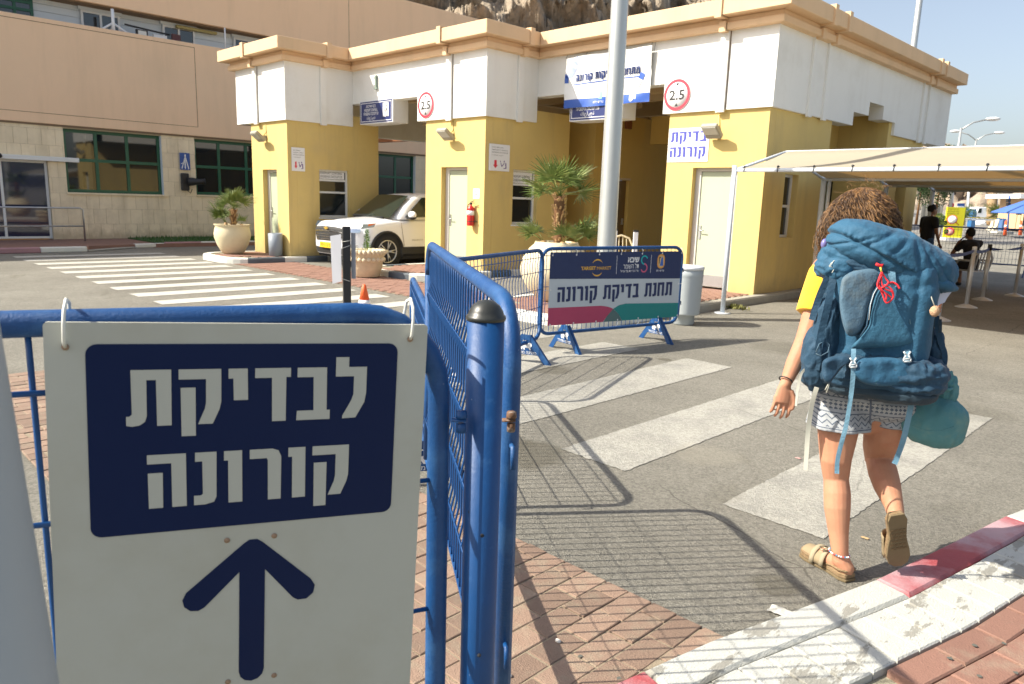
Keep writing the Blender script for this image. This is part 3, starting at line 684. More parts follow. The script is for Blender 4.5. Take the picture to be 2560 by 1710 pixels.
for a, b in (((-23.402, -8, 5.735), (-23.396, 9.61, 5.75)), ((-23.402, 9.60, 3.45), (-23.396, 9.615, 5.75)), ((-23.402, -8, 3.44), (-23.396, 9.6, 3.452)), ((-23.402, 19, 3.2), (-23.396, 19.015, 5.85))): box('joint', a, b, m_joint, tb)
box('upper_wall', (-25.0, -8, 5.0), (-24.62, 45, 6.75), m_mortar, tb)
for i in range(7): box('siding_board', (-24.62, -8, 5.30+.19*i), (-24.585, 45, 5.482+.19*i), m_siding, tb, .003)
for a, b in ((2.6, 5.74),):
    window_x(tb, -24.52, a, b, 5.4, 6.52, (4.2, 5.3), (5.98, 6.2, 6.4), m_green, m_glass, .07)
for a, b in ((6.90, 7.93), (9.13, 10.10), (11.35, 12.38), (13.6, 14.7)):
    ww = window_x(tb, -24.50, a, b, 5.4, 6.47, ((a+b)/2,), (), m_alu, m_glass, .06)
    box('shutter_box', (-24.585, a-.06, 6.475), (-24.49, b+.06, 6.56), m_siding, ww)
box('upper_slab', (-27, -8, 6.60), (-24.0, 60, 8.80), m_tan, tb, .01)
box('soffit_strip', (-25.0, -8, 6.56), (-24.1, 60, 6.598), m_joint, tb)
box('joint', (-24.002, 15.37, 6.62), (-23.997, 15.385, 8.8), m_joint, tb)
box('roof_storey', (-40, -8, 5.0), (-27.0, 60, 8.6), m_tan, tb)
box('awning_cassette', (-24.5, 9.5, 6.42), (-24.36, 10.75, 6.50), mat('mustard_metal', (.40, .33, .12), .5), tb, .01)
box('white_end_wall', (-24.2, 22.5, .1), (-23.44, 40, 3.1), m_siding, tb)

# ---------------- blue crowd barriers ----------------
m_blue = mat('barrier_blue', (.0, .052, .185), .5, .22, 25, .2, 200, col2=(.035, .12, .28), c2amt=.7, c2scale=11, c2lo=.48, c2hi=.72)
m_bwire = mat('wire_blue', (.0, .055, .20), .45, .1, 30)
def chips(m, scale, col, thr=.055):
    n = m.node_tree.nodes; l = m.node_tree.links; b = n['Principled BSDF']; src = b.inputs['Base Color'].links[0].from_socket; ge = n.new('ShaderNodeNewGeometry')
    v = n.new('ShaderNodeTexVoronoi'); v.inputs['Scale'].default_value = scale; l.new(ge.outputs['Position'], v.inputs[0]); nz = n.new('ShaderNodeTexNoise'); nz.inputs['Scale'].default_value = scale*2.5; l.new(ge.outputs['Position'], nz.inputs[0])
    ad = n.new('ShaderNodeMath'); ad.operation = 'MULTIPLY_ADD'; ad.inputs[1].default_value = .25; l.new(nz.outputs[0], ad.inputs[0]); l.new(v.outputs['Distance'], ad.inputs[2])
    r = n.new('ShaderNodeMapRange'); r.inputs[1].default_value = .10+thr; r.inputs[2].default_value = .13+thr; r.inputs[3].default_value = .85; r.inputs[4].default_value = 0; l.new(ad.outputs[0], r.inputs[0])
    mk = n.new('ShaderNodeTexNoise'); mk.inputs['Scale'].default_value = scale*.22; l.new(ge.outputs['Position'], mk.inputs[0]); r2 = n.new('ShaderNodeMapRange'); r2.inputs[1].default_value = .5; r2.inputs[2].default_value = .58; l.new(mk.outputs[0], r2.inputs[0])
    mm = n.new('ShaderNodeMath'); mm.operation = 'MULTIPLY'; l.new(r.outputs[0], mm.inputs[0]); l.new(r2.outputs[0], mm.inputs[1])
    mx = n.new('ShaderNodeMix'); mx.data_type = 'RGBA'; l.new(mm.outputs[0], mx.inputs[0]); l.new(src, mx.inputs[6]); mx.inputs[7].default_value = (*col, 1); l.new(mx.outputs[2], b.inputs['Base Color'])
chips(m_blue, 38, (.25, .30, .36)); chips(m_blue, 21, (.06, .04, .03), .04)
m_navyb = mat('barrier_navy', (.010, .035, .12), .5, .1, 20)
m_zip = mat('nylon_tie', (.70, .70, .64), .45)
def arc(cx, cz, r, a0, a1, n=6): return [(cx+r*math.cos(rad(a0+(a1-a0)*i/n)), 0, cz+r*math.sin(rad(a0+(a1-a0)*i/n))) for i in range(n+1)]
FOOT = {}
def foot_meshes(m):
    """inverted V foot plate with lion and letters in the pale colour of the ground behind the cut-outs"""
    mb = MB(); h = .26; w_ = .27
    mb.prism([(-w_, 0), (-w_+.075, 0), (-.028, h-.035), (.028, h-.035), (w_-.075, 0), (w_, 0), (.05, h+.02), (-.05, h+.02)], (-.004, 0, 0), (0, 1, 0), (0, 0, 1), (.008, 0, 0))
    mb.prism([(-.135, .085), (.135, .085), (.105, .125), (.03, .215), (-.03, .215), (-.105, .125)], (-.0032, 0, 0), (0, 1, 0), (0, 0, 1), (.0064, 0, 0))
    for s in (-1, 1):
        a, b = Vector((-.004, s*w_, 0)), Vector((-.004, s*.05, h+.02)); mb.add([a, b, b+Vector((.035, 0, 0)), a+Vector((.035, 0, 0)), a+Vector((0, -s*.006, 0)), b+Vector((0, -s*.006, 0)), b+Vector((.035, -s*.006, 0)), a+Vector((.035, -s*.006, 0))],
            [(0, 1, 2, 3), (7, 6, 5, 4), (0, 3, 7, 4), (1, 5, 6, 2)])
    return mb
def lion(mb, x, s=1, k=1.):
    body = [(-.045,.150),(-.04,.175),(-.015,.185),(.01,.180),(.02,.195),(.035,.205),(.05,.195),(.055,.175),(.045,.160),(.04,.150),(.048,.132),(.035,.132),(.028,.150),(.005,.155),(-.008,.150),(-.002,.132),(-.015,.132),(-.024,.150),(-.030,.150),(-.024,.132),(-.036,.132)]
    tail = [(-.046,.165),(-.060,.180),(-.056,.198),(-.046,.202),(-.044,.195),(-.050,.190),(-.052,.181),(-.042,.172)]
    for p in (body, tail): mb.prism([(s*a*k, b) for a, b in p], (x, 0, 0), (0, 1, 0), (0, 0, 1), (.0015, 0, 0))
def make_barrier(label, group, L=2.02, H=1.08, z0=.20, r=.019, rc=.13, nw=31, wr=.0036, m=m_blue, mw=m_bwire, feet=True, flatbar=False, wave=True, name='crowd_barrier'):
    t = thing(name, label, 'barrier', local=True, group=group)
    if flatbar: path = [(0, 0, z0)]+[(0, 0, H-rc)]+arc(rc, H-rc, rc, 180, 90)+arc(L-rc, H-rc, rc, 90, 0)+[(L, 0, z0)]
    else: path = arc(rc, z0+rc, rc, 270, 180)+arc(rc, H-rc, rc, 180, 90)+arc(L-rc, H-rc, rc, 90, 0)+arc(L-rc, z0+rc, rc, 0, -90)
    MB().tube(path, r, 12, closed=not flatbar, up=(0, 1, 0)).build('frame', m, t, world=False)
    if flatbar: MB().box((.0, -.004, z0), (L, .045, z0+.012)).build('bottom_bar', m, t, world=False)
    hz = [z0+(H-z0)*f for f in (.16, .36, .56, .76, .92)] if not flatbar else [z0+(H-z0)*f for f in (.2, .4, .6, .8)]
    pts = []
    n = 20
    for i in range(n+1):
        z = z0+(H-z0)*i/n; k = min(abs(z-q) for q in hz); pts.append((0, (-.012*max(0, 1-k/.05) if wave else 0), z))
    wme = MB().tube(pts, wr, 5, up=(0, 1, 0)).mesh('wire', mw)
    for i in range(1, nw+1):
        x = L*i/(nw+1); dz = 0
        o = bpy.data.objects.new('wire', wme); COL.objects.link(o); o.parent = t; o.location = (x, 0, 0)
        e = min(x, L-x)
        if e < rc and not flatbar: k = (rc-math.sqrt(max(0, rc*rc-(rc-e)**2))); o.scale = (1, 1, (H-z0-2*k)/(H-z0)); o.location = (x, 0, z0+k-z0*o.scale.z)
        elif e < rc: k = (rc-math.sqrt(max(0, rc*rc-(rc-e)**2))); o.scale = (1, 1, (H-z0-k)/(H-z0)); o.location = (x, 0, z0-z0*o.scale.z)
    rme = MB().tube([(.0, -.013 if wave else .006, 0), (L, -.013 if wave else .006, 0)], wr*(.42 if flatbar else 1.0), 6, up=(0, 0, 1)).mesh('cross_wire', mw)
    for z in hz:
        o = bpy.data.objects.new('cross_wire', rme); COL.objects.link(o); o.parent = t; o.location = (0, 0, z)
    for z in ((H-z0)*.28+z0, (H-z0)*.72+z0):
        MB().tube([(L+r, 0, z), (L+.035, 0, z), (L+.04, 0, z-.045)], .006, 6).build('hook', m, t, world=False)
    if feet:
        for x in (L*.17, L*.83):
            f = foot_meshes(m).build('foot', m, t, world=False); f.location = (x, 0, 0)
            for sd in (1, -1):
                lm = MB(); lion(lm, .0042 if sd > 0 else -.0057, 1 if sd > 0 else -1, 1.25); lm.build('lion_mark', m_sign_white, f, world=False)
                text('lettering', 'רריהמ הניגנח', .042, (sd*.0046, -sd*.115, .092), (0, sd, 0), (0, 0, 1), m_sign_white, f, width=.23)
    return t
def put(t, p, q, label=None):      # p start, q direction target, z level
    d = Vector(q)-Vector(p); t.location = (p[0], p[1], p[2] if len(p) > 2 else 0); t.rotation_euler = (0, 0, math.atan2(d.y, d.x))
    if label: t['label'] = label
    return t
GB = 'blue mesh crowd barriers'
bA = make_barrier('blue crowd barrier seen nearly edge on, running away from the capped blue bollard', GB, L=1.98, H=1.34, z0=.30, r=.0195, rc=.14, nw=34, wr=.0040, feet=False, flatbar=True, name='fixed_barrier')
put(bA, (-2.70, 2.15, 0), (-1.04, 1.05, 0))
bB = make_barrier('blue mesh barrier half hidden behind the far end of the edge on barrier', GB)
put(bB, (-4.42, 3.36, 0), (-2.78, 2.24, 0))
bC = copy_tree(bB); put(bC, (-4.30, 3.50, .0), (-4.98, 5.38, 0), 'empty blue mesh barrier left of the banner barrier, planter pot behind it')
bD = copy_tree(bB); put(bD, (-5.10, 5.50, 0), (-4.72, 7.45, 0), 'blue mesh barrier carrying the navy and white printed banner')
bB.scale = (1, 1, .89)
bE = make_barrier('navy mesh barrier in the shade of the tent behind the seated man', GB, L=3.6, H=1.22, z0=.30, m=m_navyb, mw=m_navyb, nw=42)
put(bE, (-7.2, 22.9, 0), (-3.6, 23.0, 0))
bS = make_barrier('blue barrier with the big arrow sign tied to its top rail', GB, L=2.0, H=1.355, z0=.12, r=.0195, rc=.14, nw=6, wr=.0045, feet=False, wave=False, name='fixed_barrier')
# place the sign barrier: its right end by the bollard
S_R = Vector((-.962, .790, 0)); S_U = Vector((-.3857, -.9226, 0))
put(bS, (S_R.x, S_R.y, .005), (S_R.x+S_U.x, S_R.y+S_U.y, .005))

_n = Vector((S_U.y, -S_U.x, 0)); _r = ray(100, 1160); _t = (S_R-CAM).dot(_n)/_r.dot(_n); _x = (CAM+_r*_t-S_R).dot(S_U)
_w = [c for c in bS.children if c.name.startswith('wire')]
for c_, xx in zip(_w, (_x, _x+.13, _x+.26, _x-.13, _x-.26, _x-.39)): c_.location.x = xx; c_.scale.z = 1; c_.location.z = 0
# ---------------- arrow sign ----------------
m_board = mat('sign_board', (.44, .45, .40), .55, .04, 3, col2=(.38, .37, .30), c2amt=.7, c2scale=5, c2lo=.45, c2hi=.8)
chips(m_board, 26, (.20, .17, .12), .0)
m_boardnavy = mat('sign_board_navy', (.001, .010, .055), .5, .03, 8, spec=.2)
sg = thing('arrow_sign', 'big off-white board with navy Hebrew panel and upward arrow tied to the front barrier', 'sign', (0, 0, 0), local=True)
u = Vector((.3857, .9226, 0)); nrm = Vector((.9226, -.3857, 0)); P0 = Vector((-.9492, .752, 1.3438))
ang = -.0412; O = P0+u*(-.5437)+Vector((0, 0, .0224)); e1 = u*math.cos(ang)+Vector((0, 0, math.sin(ang))); e2 = -u*math.sin(ang)+Vector((0, 0, math.cos(ang)))
Msg = Matrix((e1, e2, nrm)).transposed().to_4x4(); Msg.translation = O
sg.matrix_world = Msg; sg.location = O; sg.rotation_euler = Msg.to_euler()
bd = MB().prism([(x, -y) for x, y in rpoly(.546, .74, .006)], (0, 0, -.006), (1, 0, 0), (0, 1, 0), (0, 0, .006)).build('board', m_board, sg, world=False)
MB().prism([(x, y) for x, y in rpoly(.447, .291, .015, x0=.05, y0=-.322)], (0, 0, .0004), (1, 0, 0), (0, 1, 0), (0, 0, .0004)).build('navy_panel', m_boardnavy, sg, world=False)
def cap(p, q, r, n=8):
    p, q = Vector(p), Vector(q); t = (q-p).normalized(); a0 = math.atan2(t.y, t.x); P = []
    for i in range(n+1): a = a0-PI/2+PI*i/n; P.append((q.x+r*math.cos(a), q.y+r*math.sin(a)))
    for i in range(n+1): a = a0+PI/2+PI*i/n; P.append((p.x+r*math.cos(a), p.y+r*math.sin(a)))
    return P
am = MB(); r_ = .0195
arrow = [(.2555,-.578),(.2555,-.402),(.205,-.4545)]+[(.1915+.0195*math.cos(rad(a)), -.441+.0195*math.sin(rad(a))) for a in (-45, -80, -115, -150, 175, 135)]+[(.262,-.354),(.270,-.3485),(.282,-.3485),(.290,-.354)]+[(.3535+.0205*math.cos(rad(a)), -.4435+.0205*math.sin(rad(a))) for a in (50, 10, -30, -70, -110, -135)]+[(.2945,-.402),(.2945,-.578)]+[(.275+.0195*math.cos(rad(a)), -.578+.0195*math.sin(rad(a))) for a in (-30, -60, -90, -120, -150)]
am.prism(arrow, (0, 0, .0004), (1, 0, 0), (0, 1, 0), (0, 0, .0004)); am.build('arrow', m_boardnavy, sg, world=False)
m_letter = mat('sign_letter', (.44, .45, .40), .55)
lt = MB()
for c, x in (('lamed', .3983), ('bet', .3384), ('dalet', .2766), ('yod', .2385), ('qof', .1697), ('tav', .0995)):
    for poly in GL[c]: lt.prism([(x+a*.0848, -.1539+b*.0848) for a, b in poly], (0, 0, .0012), (1, 0, 0), (0, 1, 0), (0, 0, .0004))
for c, x in (('he', .1258), ('nun', .1897), ('vav', .2323), ('resh', .2697), ('vav', .3275), ('qof', .3647)):
    for poly in GL[c]: lt.prism([(x+a*.0839, -.2826+b*.0839) for a, b in poly], (0, 0, .0012), (1, 0, 0), (0, 1, 0), (0, 0, .0004))
lt.build('lettering', m_letter, sg, world=False)
m_hole = mat('drill_hole', (.30, .20, .13), .8)
for x, y in ((.237, -.346), (.308, -.346), (.239, -.593), (.311, -.595)):
    MB().lathe((x, y, .0005), [(0.0001, 0), (.0045, 0), (.0045, .0003), (.0001, .0003)], 14).build('drill_hole', m_hole, sg, world=False)
for x, y in ((.026, -.032), (.517, -.021)):
    MB().tube([(x, y-.002, .002), (x, y+.006, .010), (x+.0005, y+.03, .012), (x+.001, y+.05, .006), (x+.001, y+.062, -.012), (x+.001, y+.055, -.036), (x, y+.03, -.048), (x, y-.002, -.012)], .0025, 8, flat=1.2).build('cable_tie', m_zip, sg, world=False)
    MB().lathe((x, y-.003, .0005), [(.0001, 0), (.005, 0), (.004, .003), (.0001, .003)], 10).build('tie_knot', m_hole, sg, world=False)

# ---------------- bollard with black cap ----------------
m_post = mat('bollard_blue', (.0, .052, .185), .5, .18, 14, .08, 90, col2=(.05, .15, .32), c2amt=.5, c2scale=22, c2lo=.56, c2hi=.74)
chips(m_post, 45, (.22, .28, .36)); chips(m_post, 24, (.01, .02, .04), .04)
bp = dep(1215, 800, 1.27); bt = thing('bollard', 'round blue steel bollard with a black domed cap in front of the barriers', 'bollard', (bp.x, bp.y, 0))
zt = bp.z+.004; R = .0322
MB().lathe((bp.x, bp.y, .01), [(R, 0), (R, zt-.01)], 36).build('post', m_post, bt)
MB().lathe((bp.x, bp.y, zt), [(R+.0015, -.004), (R+.0025, 0), (R+.0015, .004), (R-.001, .0055), (R-.003, .012), (R-.009, .022), (R-.019, .029), (.0001, .032)], 36).build('cap', mat('cap_black', (.025, .027, .024), .38, .1, 30), bt)
for dz in (.385, .62):
    q = Vector((bp.x, bp.y, 0))-Vector((bp.x, bp.y, 0)).normalized()*R
    MB().lathe((q.x+.004, q.y, zt-dz), [(.0001, 0), (.0035, .0002), (.003, .001), (.0001, .001)], 10, axis=(CAM-Vector((q.x, q.y, zt-dz))).normalized()).build('screw_hole', m_dark, bt)
m_rust = mat('rusty_bolt', (.14, .07, .035), .8, .4, 60, col2=(.35, .33, .3), c2amt=.6, c2scale=60)
def clamp(p, side, m):
    p = Vector(p); o = MB(); d = CR*side
    o.tube([p-d*.005, p+d*.020], .0085, 8, flat=.35); o.lathe((p+d*.012)+Vector((0, 0, .004)), [(.0001, .012), (.009, .012), (.010, .004), (.010, 0), (.0001, 0)], 6); o.lathe((p+d*.012)-Vector((0, 0, .022)), [(.0001, 0), (.008, 0), (.008, .016), (.0001, .016)], 6)
    return o.build('clamp', m, bt)
clamp(dep(1136, 1050, 1.26), 1, m_post); clamp(dep(1262, 1050, 1.36), 1, m_rust)

# ---------------- leaning white pole at the left edge ----------------
a = dep(0, 1000, .62); b = dep(118, 1710, .62); ax_ = (b-a).normalized(); side = (CR-ax_*CR.dot(ax_)).normalized()
rp = .05; p0 = a-side*rp; p1 = b-side*rp
kk = (p1.z-.0)/-ax_.z; lp = MB().tube([p0-ax_*.5, p0, p1, p1+ax_*kk], rp, 28).build('leaning_pole', mat('pole_white', (.36, .38, .38), .5, .05, 6))
tag(center(lp), 'thick white pole leaning in from the left edge, close to the lens', 'pole')

# ---------------- printed banner on barrier D ----------------
m_bnavy = mat('banner_navy', (.006, .022, .095), .5, .08, 8, .35, 7, bdist=.02)
m_bwhite = mat('banner_white', (.50, .55, .58), .5, .05, 3, .35, 6, bdist=.02)
m_bmag = mat('banner_magenta', (.42, .045, .115), .5, .05, 8, .3, 7, bdist=.02)
m_bteal = mat('banner_teal', (.0, .22, .21), .5, .05, 8, .3, 7, bdist=.02)
m_bgrn = mat('banner_overlap', (.08, .15, .15), .5)
bn = thing('banner', 'test station banner in navy, white, magenta and teal tied to a blue barrier', 'banner', local=True)
bn.location = bD.location; bn.rotation_euler = bD.rotation_euler
# local: x along barrier from 0..2.02; visible face is -y (towards the camera side)? the camera sees the +x world side
# work out which side faces the camera
_ang = bD.rotation_euler.z; _n = Vector((math.sin(_ang), -math.cos(_ang), 0)); sgn = -1 if _n.dot(CAM-bD.location) > 0 else 1   # local -y is _n
X0, X1, ZA, ZC, ZD, ZE, ZF = .09, 1.985, 1.035, .745, .405, .30, .285
yb = sgn*.028
def flat(poly, z_, name, m, parent=bn): return MB().prism(poly, (0, yb+sgn*z_, 0), (1, 0, 0), (0, 0, 1), (0, sgn*.0008, 0)).build(name, m, parent, world=False)
m_ws = flat([(X0, .29), (X1, .27), (X1, 1.035), (X0, 1.045)], 0, 'banner_sheet', m_bwhite)
flat([(X0, .775), (X1, .72), (X1, 1.035), (X0, 1.045)], .001, 'navy_band', m_bnavy)
wv = [(X0, .29), (X0, .475), (.75, .455)]+[(.75+.34*math.sin(rad(t)), .33+.125*math.cos(rad(t))) for t in (15, 30, 45, 60)]+[(.93, .283)]
flat([(X0, .29), (X0, .475), (.80, .462), (.90, .447), (.98, .42), (.90, .35), (.84, .282)], .001, 'magenta_band', m_bmag)
flat([(.845, .281), (.90, .35), (.98, .42), (1.06, .355), (1.12, .278)], .001, 'overlap_band', m_bgrn)
flat([(1.122, .2785), (1.06, .356), (.982, .4205), (1.06, .455), (1.16, .468), (X1, .435), (X1, .27)], .001, 'teal_band', m_bteal)
INV[bn.name] = Matrix.Identity(4)
Ux = (1, 0, 0)
def hb(name, letters, x, z, h, m, width): return hebrew(name, letters, (x, yb+sgn*.0022, z), (1, 0, 0), (0, 0, 1), h, m, bn, width=width, d=.0006*(-sgn) if sgn > 0 else .0006)
slant = -.030
ttl = ['tav', 'het', 'nun', 'tav', ' ', 'bet', 'dalet', 'yod', 'qof', 'tav', ' ', 'qof', 'vav', 'resh', 'vav', 'nun', 'he']
m_bn = mat('banner_ink', (.006, .02, .095), .5)
o = hebrew('lettering', ttl, (0, 0, 0), (1, 0, 0), (0, 0, 1), .155, m_bn, bn, width=1.66); o.location = (.20, yb+sgn*.003, .53)
m_yl = mat('logo_gold', (.75, .42, .04), .5); m_lt = mat('logo_teal', (.0, .42, .42), .5); m_lp = mat('logo_pink', (.62, .10, .20), .5)
yt = yb+sgn*.0026
text('lettering', 'TARGET', .05, (.50, yt, .855), Ux, (0, 0, 1), m_yl, bn, width=.20, bold=.0015)
text('lettering', 'MARKET', .05, (.715, yt, .852), Ux, (0, 0, 1), m_yl, bn, width=.20)
def ringarc(cx, cz, r, a0, a1, t, m, name='logo_arc', n=14, taper=False):
    P = []; 
    for i in range(n+1):
        a = rad(a0+(a1-a0)*i/n); k = t*(math.sin(PI*i/n) if taper else 1)/2; P.append((cx+(r+k)*math.cos(a), cz+(r+k)*math.sin(a)))
    for i in range(n, -1, -1):
        a = rad(a0+(a1-a0)*i/n); k = t*(math.sin(PI*i/n)*.999 if taper else 1)/2; P.append((cx+(r-k-1e-4)*math.cos(a), cz+(r-k-1e-4)*math.sin(a)))
    return flat(P, .0018, name, m)
ringarc(.72, .875, .085, 35, 145, .014, m_yl, taper=True); ringarc(.72, .875, .085, 215, 325, .014, m_yl, taper=True)
for x in (.99, 1.50): flat([(x, .80), (x+.004, .80), (x+.004, 1.0), (x, 1.0)], .0016, 'divider', m_sign_white)
text('lettering', 'אביש', .085, (1.15, yt, .925), Ux, (0, 0, 1), m_sign_white, bn, width=.17, bold=.003)
text('lettering', 'רמושה לת', .075, (1.09, yt, .855), Ux, (0, 0, 1), m_sign_white, bn, width=.23)
text('lettering', 'לארשי לש תואירבה ריע', .04, (1.05, yt, .815), Ux, (0, 0, 1), m_sign_white, bn, width=.27)
ringarc(1.40, .945, .045, 20, 270, .014, m_lt); ringarc(1.40, .857, .045, -160, 90, .014, m_lp)
MB().prism(rpoly(.115, .16, .05, x0=1.60, y0=.845), (0, yb+sgn*.0018, 0), (1, 0, 0), (0, 0, 1), (0, sgn*.0006, 0)).build('crest', mat('crest_orange', (.72, .33, .05), .5), bn, world=False)
MB().prism(rpoly(.085, .13, .04, x0=1.615, y0=.86), (0, yb+sgn*.0026, 0), (1, 0, 0), (0, 0, 1), (0, sgn*.0004, 0)).build('crest_field', mat('crest_field', (.60, .42, .22), .5), bn, world=False)
flat([(1.64, .875), (1.66, .965), (1.672, .975), (1.682, .96), (1.695, .875)], .0032, 'crest_tower', mat('crest_blue', (.03, .12, .45), .5))
flat([(1.622, .90), (1.632, .90), (1.632, .96), (1.650, .965), (1.650, .975), (1.622, .975)], .0032, 'crest_bars', m_sign_black)
text('lettering', 'תליא תייריע', .035, (1.595, yt, .808), Ux, (0, 0, 1), m_sign_white, bn, width=.12)
for x, z in [(X0+.03+i*.31, 1.015) for i in range(7)]+[(X0+.03+i*.31, .30-.012*i/6) for i in range(7)]+[(X0+.02, .66), (X1-.02, .66)]:
    MB().lathe((x, yb+sgn*.0032, z), [(.0001, .002), (.007, .002), (.009, 0), (.0001, 0)], 8, axis=(0, sgn, 0)).build('eyelet', m_sign_white, bn, world=False)
    up = .06 if z > .9 else (-.075 if z < .5 else 0); sx_ = 0 if up else (-.09 if x < 1 else .05)
    MB().tube([(x, yb+sgn*.004, z), (x+sx_*.8+.004, yb+sgn*.008, z+up*.7), (x+sx_, yb-sgn*.02, z+up)], .0025, 5).build('cable_tie', m_zip, bn, world=False)

# ---------------- signs and fittings on the checkpoint ----------------
def on_y(px, py, Y): return at(px, py, 1, Y)
def height_sign(x, z, y, label):
    t = thing('height_limit_sign', label, 'sign', (x, y, z), local=True, group='round height limit signs'); R = .265
    A = (0, -1, 0)
    MB().lathe((0, 0, 0), [(.0001, 0), (R, 0), (R, .012), (.0001, .012)], 40, axis=A).build('plate', m_sign_white, t, world=False)
    P = MB(); n = 40; vs = []
    for r in (R*.995, R*.81):
        for i in range(n): a = 2*PI*i/n; vs.append((r*math.cos(a), -.0145, r*math.sin(a)))
    P.add(vs, [(i, (i+1) % n, n+(i+1) % n, n+i) for i in range(n)]); P.build('red_ring', m_sign_red, t, world=False)
    for s in (1, -1): MB().prism([(-.035, s*.195), (.035, s*.195), (0, s*.14)], (0, -.0145, 0), (1, 0, 0), (0, 0, 1), (0, -.0005, 0)).build('arrowhead', m_sign_black, t, world=False)
    text('lettering', '2.5', .23, (-.155, -.0155, -.082), (1, 0, 0), (0, 0, 1), m_sign_black, t, width=.31, bold=.004)
    return t
height_sign(-12.83, 3.465, 10.088, 'red ringed 2.5 metre height limit sign on the middle tower above the extinguisher')
height_sign(-7.60, 3.455, 11.53, 'red ringed 2.5 metre height limit sign on the right tower beside the hanging banner')
def passport_sign(x0, x1, z0, z1, y, label):
    t = thing('passport_control_sign', label, 'sign', (x0, y, z0), local=True, group='navy passport control box signs'); W, H = x1-x0, z1-z0
    MB().box((0, 0, 0), (W, .42, H)).build('sign_box', m_whp, t, .004, world=False)
    q = .02
    MB().box((q, -.004, q), (W-q-.01, -.001, H-q)).build('navy_face', m_sign_navy, t, world=False)
    k = .05; fr = MB()
    for a, b in (((k, -.006, k), (W-k, -.0045, k+.014)), ((k, -.006, H-k-.014), (W-k, -.0045, H-k)), ((k, -.006, k+.014), (k+.014, -.0045, H-k-.014)), ((W-k-.014, -.006, k+.014), (W-k, -.0045, H-k-.014))): fr.box(a, b)
    fr.build('white_line', m_sign_white, t, world=False)
    px0, px1 = W*.71, W*.88
    MB().prism(rpoly(px1-px0, H*.58, .02, x0=px0, y0=H*.26), (0, -.0045, 0), (1, 0, 0), (0, 0, 1), (0, -.0015, 0)).build('pictogram_field', m_sign_white, t, world=False)
    pm = MB(); cx = (px0+px1)/2
    for a, b, r in (((cx-.06, .30), (cx-.02, .23), .010), ((cx-.02, .23), (cx+.04, .31), .010), ((cx+.05, .30), (cx+.055, .16), .014), ((cx+.02, .14), (cx+.065, .14), .008)): pm.prism(cap(a, b, r, 4), (0, -.0065, 0), (1, 0, 0), (0, 0, 1), (0, -.0005, 0))
    for a, b, r in (((cx-.065, .35), (cx-.065, .36), .016), ((cx+.035, .36), (cx+.035, .37), .018)): pm.prism(cap(a, b, r, 5), (0, -.0065, 0), (1, 0, 0), (0, 0, 1), (0, -.0005, 0))
    stuff(pm.build('pictogram', m_sign_black, t, world=False))
    for i, (s, wd, sz) in enumerate((('םינוכרד תרוקיב', .38, .09), ('PASSPORT CONTROL', .52, .085), ('ПРОВЕРКА ПАСПОРТОВ', .58, .085), ('تازاوجلا صحف', .34, .09))):
        text('lettering', s, sz, (W*.12+(.6-wd)*.5*W/1.3, -.0065, H*(.70-.165*i)), (1, 0, 0), (0, 0, 1), m_sign_white, t, width=wd*W/1.3, bold=.001)
    return t
passport_sign(-15.27, -13.97, 3.175, 3.69, 10.06, 'navy multilingual passport control box sign hanging over the first lane')
passport_sign(-10.05, -8.75, 3.12, 3.64, 11.50, 'navy passport control box sign half covered by the hanging white banner')
one = thing('numeral_one', 'raised grey-green numeral 1 on the white fascia over the first lane', 'numeral', (-14.62, 10.08, 3.92), local=True)
MB().prism([(-.055, 0), (.055, 0), (.05, .035), (.024, .04), (.024, .30), (-.005, .30), (-.05, .25), (-.05, .225), (-.022, .24), (-.022, .04), (-.05, .035)], (0, .01, 0), (1, 0, 0), (0, 0, 1), (0, -.05, 0)).build('digit', mat('numeral_grey', (.20, .26, .22), .6), one, world=False)
# hanging banner over the second lane
hbn = thing('hanging_banner', 'white and blue Hebrew vaccination complex banner hung over the second lane', 'banner', (-10.17, 11.46, 3.37))
Wb, Hb = 2.03, .955
m_hb = mat('vinyl_white', (.78, .79, .78), .5); m_hblue = mat('vinyl_blue', (.03, .10, .42), .45); m_hlt = mat('vinyl_pale_blue', (.38, .45, .68), .5)
def ripple(x, z):
    u_, v_ = (x+10.17)/Wb, (z-3.37)/Hb
    d = .022*math.sin(7*(u_*1.3+v_*.8))*(1-v_*.6)+.012*math.sin(16*(u_-v_*.6)+1)+.012*noise.noise(Vector((u_*5, v_*5, 2)))
    for cx, cz in ((0, 1), (1, 1)):
        a = math.atan2(v_-cz, (u_-cx)*2); r = math.hypot((u_-cx)*2, v_-cz); d += .012*math.sin(a*14)*max(0, 1-r*.9)
    return 11.46-d
def zone(name, f, m, off, nx=60, nz=36):
    mb = MB(); keep = {}
    vs = []; fs = []
    for j in range(nz+1):
        for i in range(nx+1):
            x = -10.17+Wb*i/nx; z = 3.37+Hb*j/nz+.04*(1-j/nz)*0; vs.append((x, ripple(x, z)-off, z))
    for j in range(nz):
        for i in range(nx):
            if f((i+.5)/nx, (j+.5)/nz): fs.append((j*(nx+1)+i, j*(nx+1)+i+1, (j+1)*(nx+1)+i+1, (j+1)*(nx+1)+i))
    mb.add(vs, fs, True); return mb.build(name, m, hbn)
zone('banner_sheet', lambda u_, v_: True, m_hb, 0)
zone('blue_border', lambda u_, v_: v_ < .17+.0*u_ and not (abs(u_-.825) < .035 and v_ > .06), m_hblue, .003, 80, 60)
zone('corner_tube', lambda u_, v_: (v_ > .60 and u_ < .16 and abs((u_-.02)*2.0-(v_-.55)*.75) < .10) , m_hlt, .004, 90, 60)
zone('corner_mark', lambda u_, v_: u_ < .045 and .50 < v_ < .70-u_*2, m_hblue, .004, 90, 60)
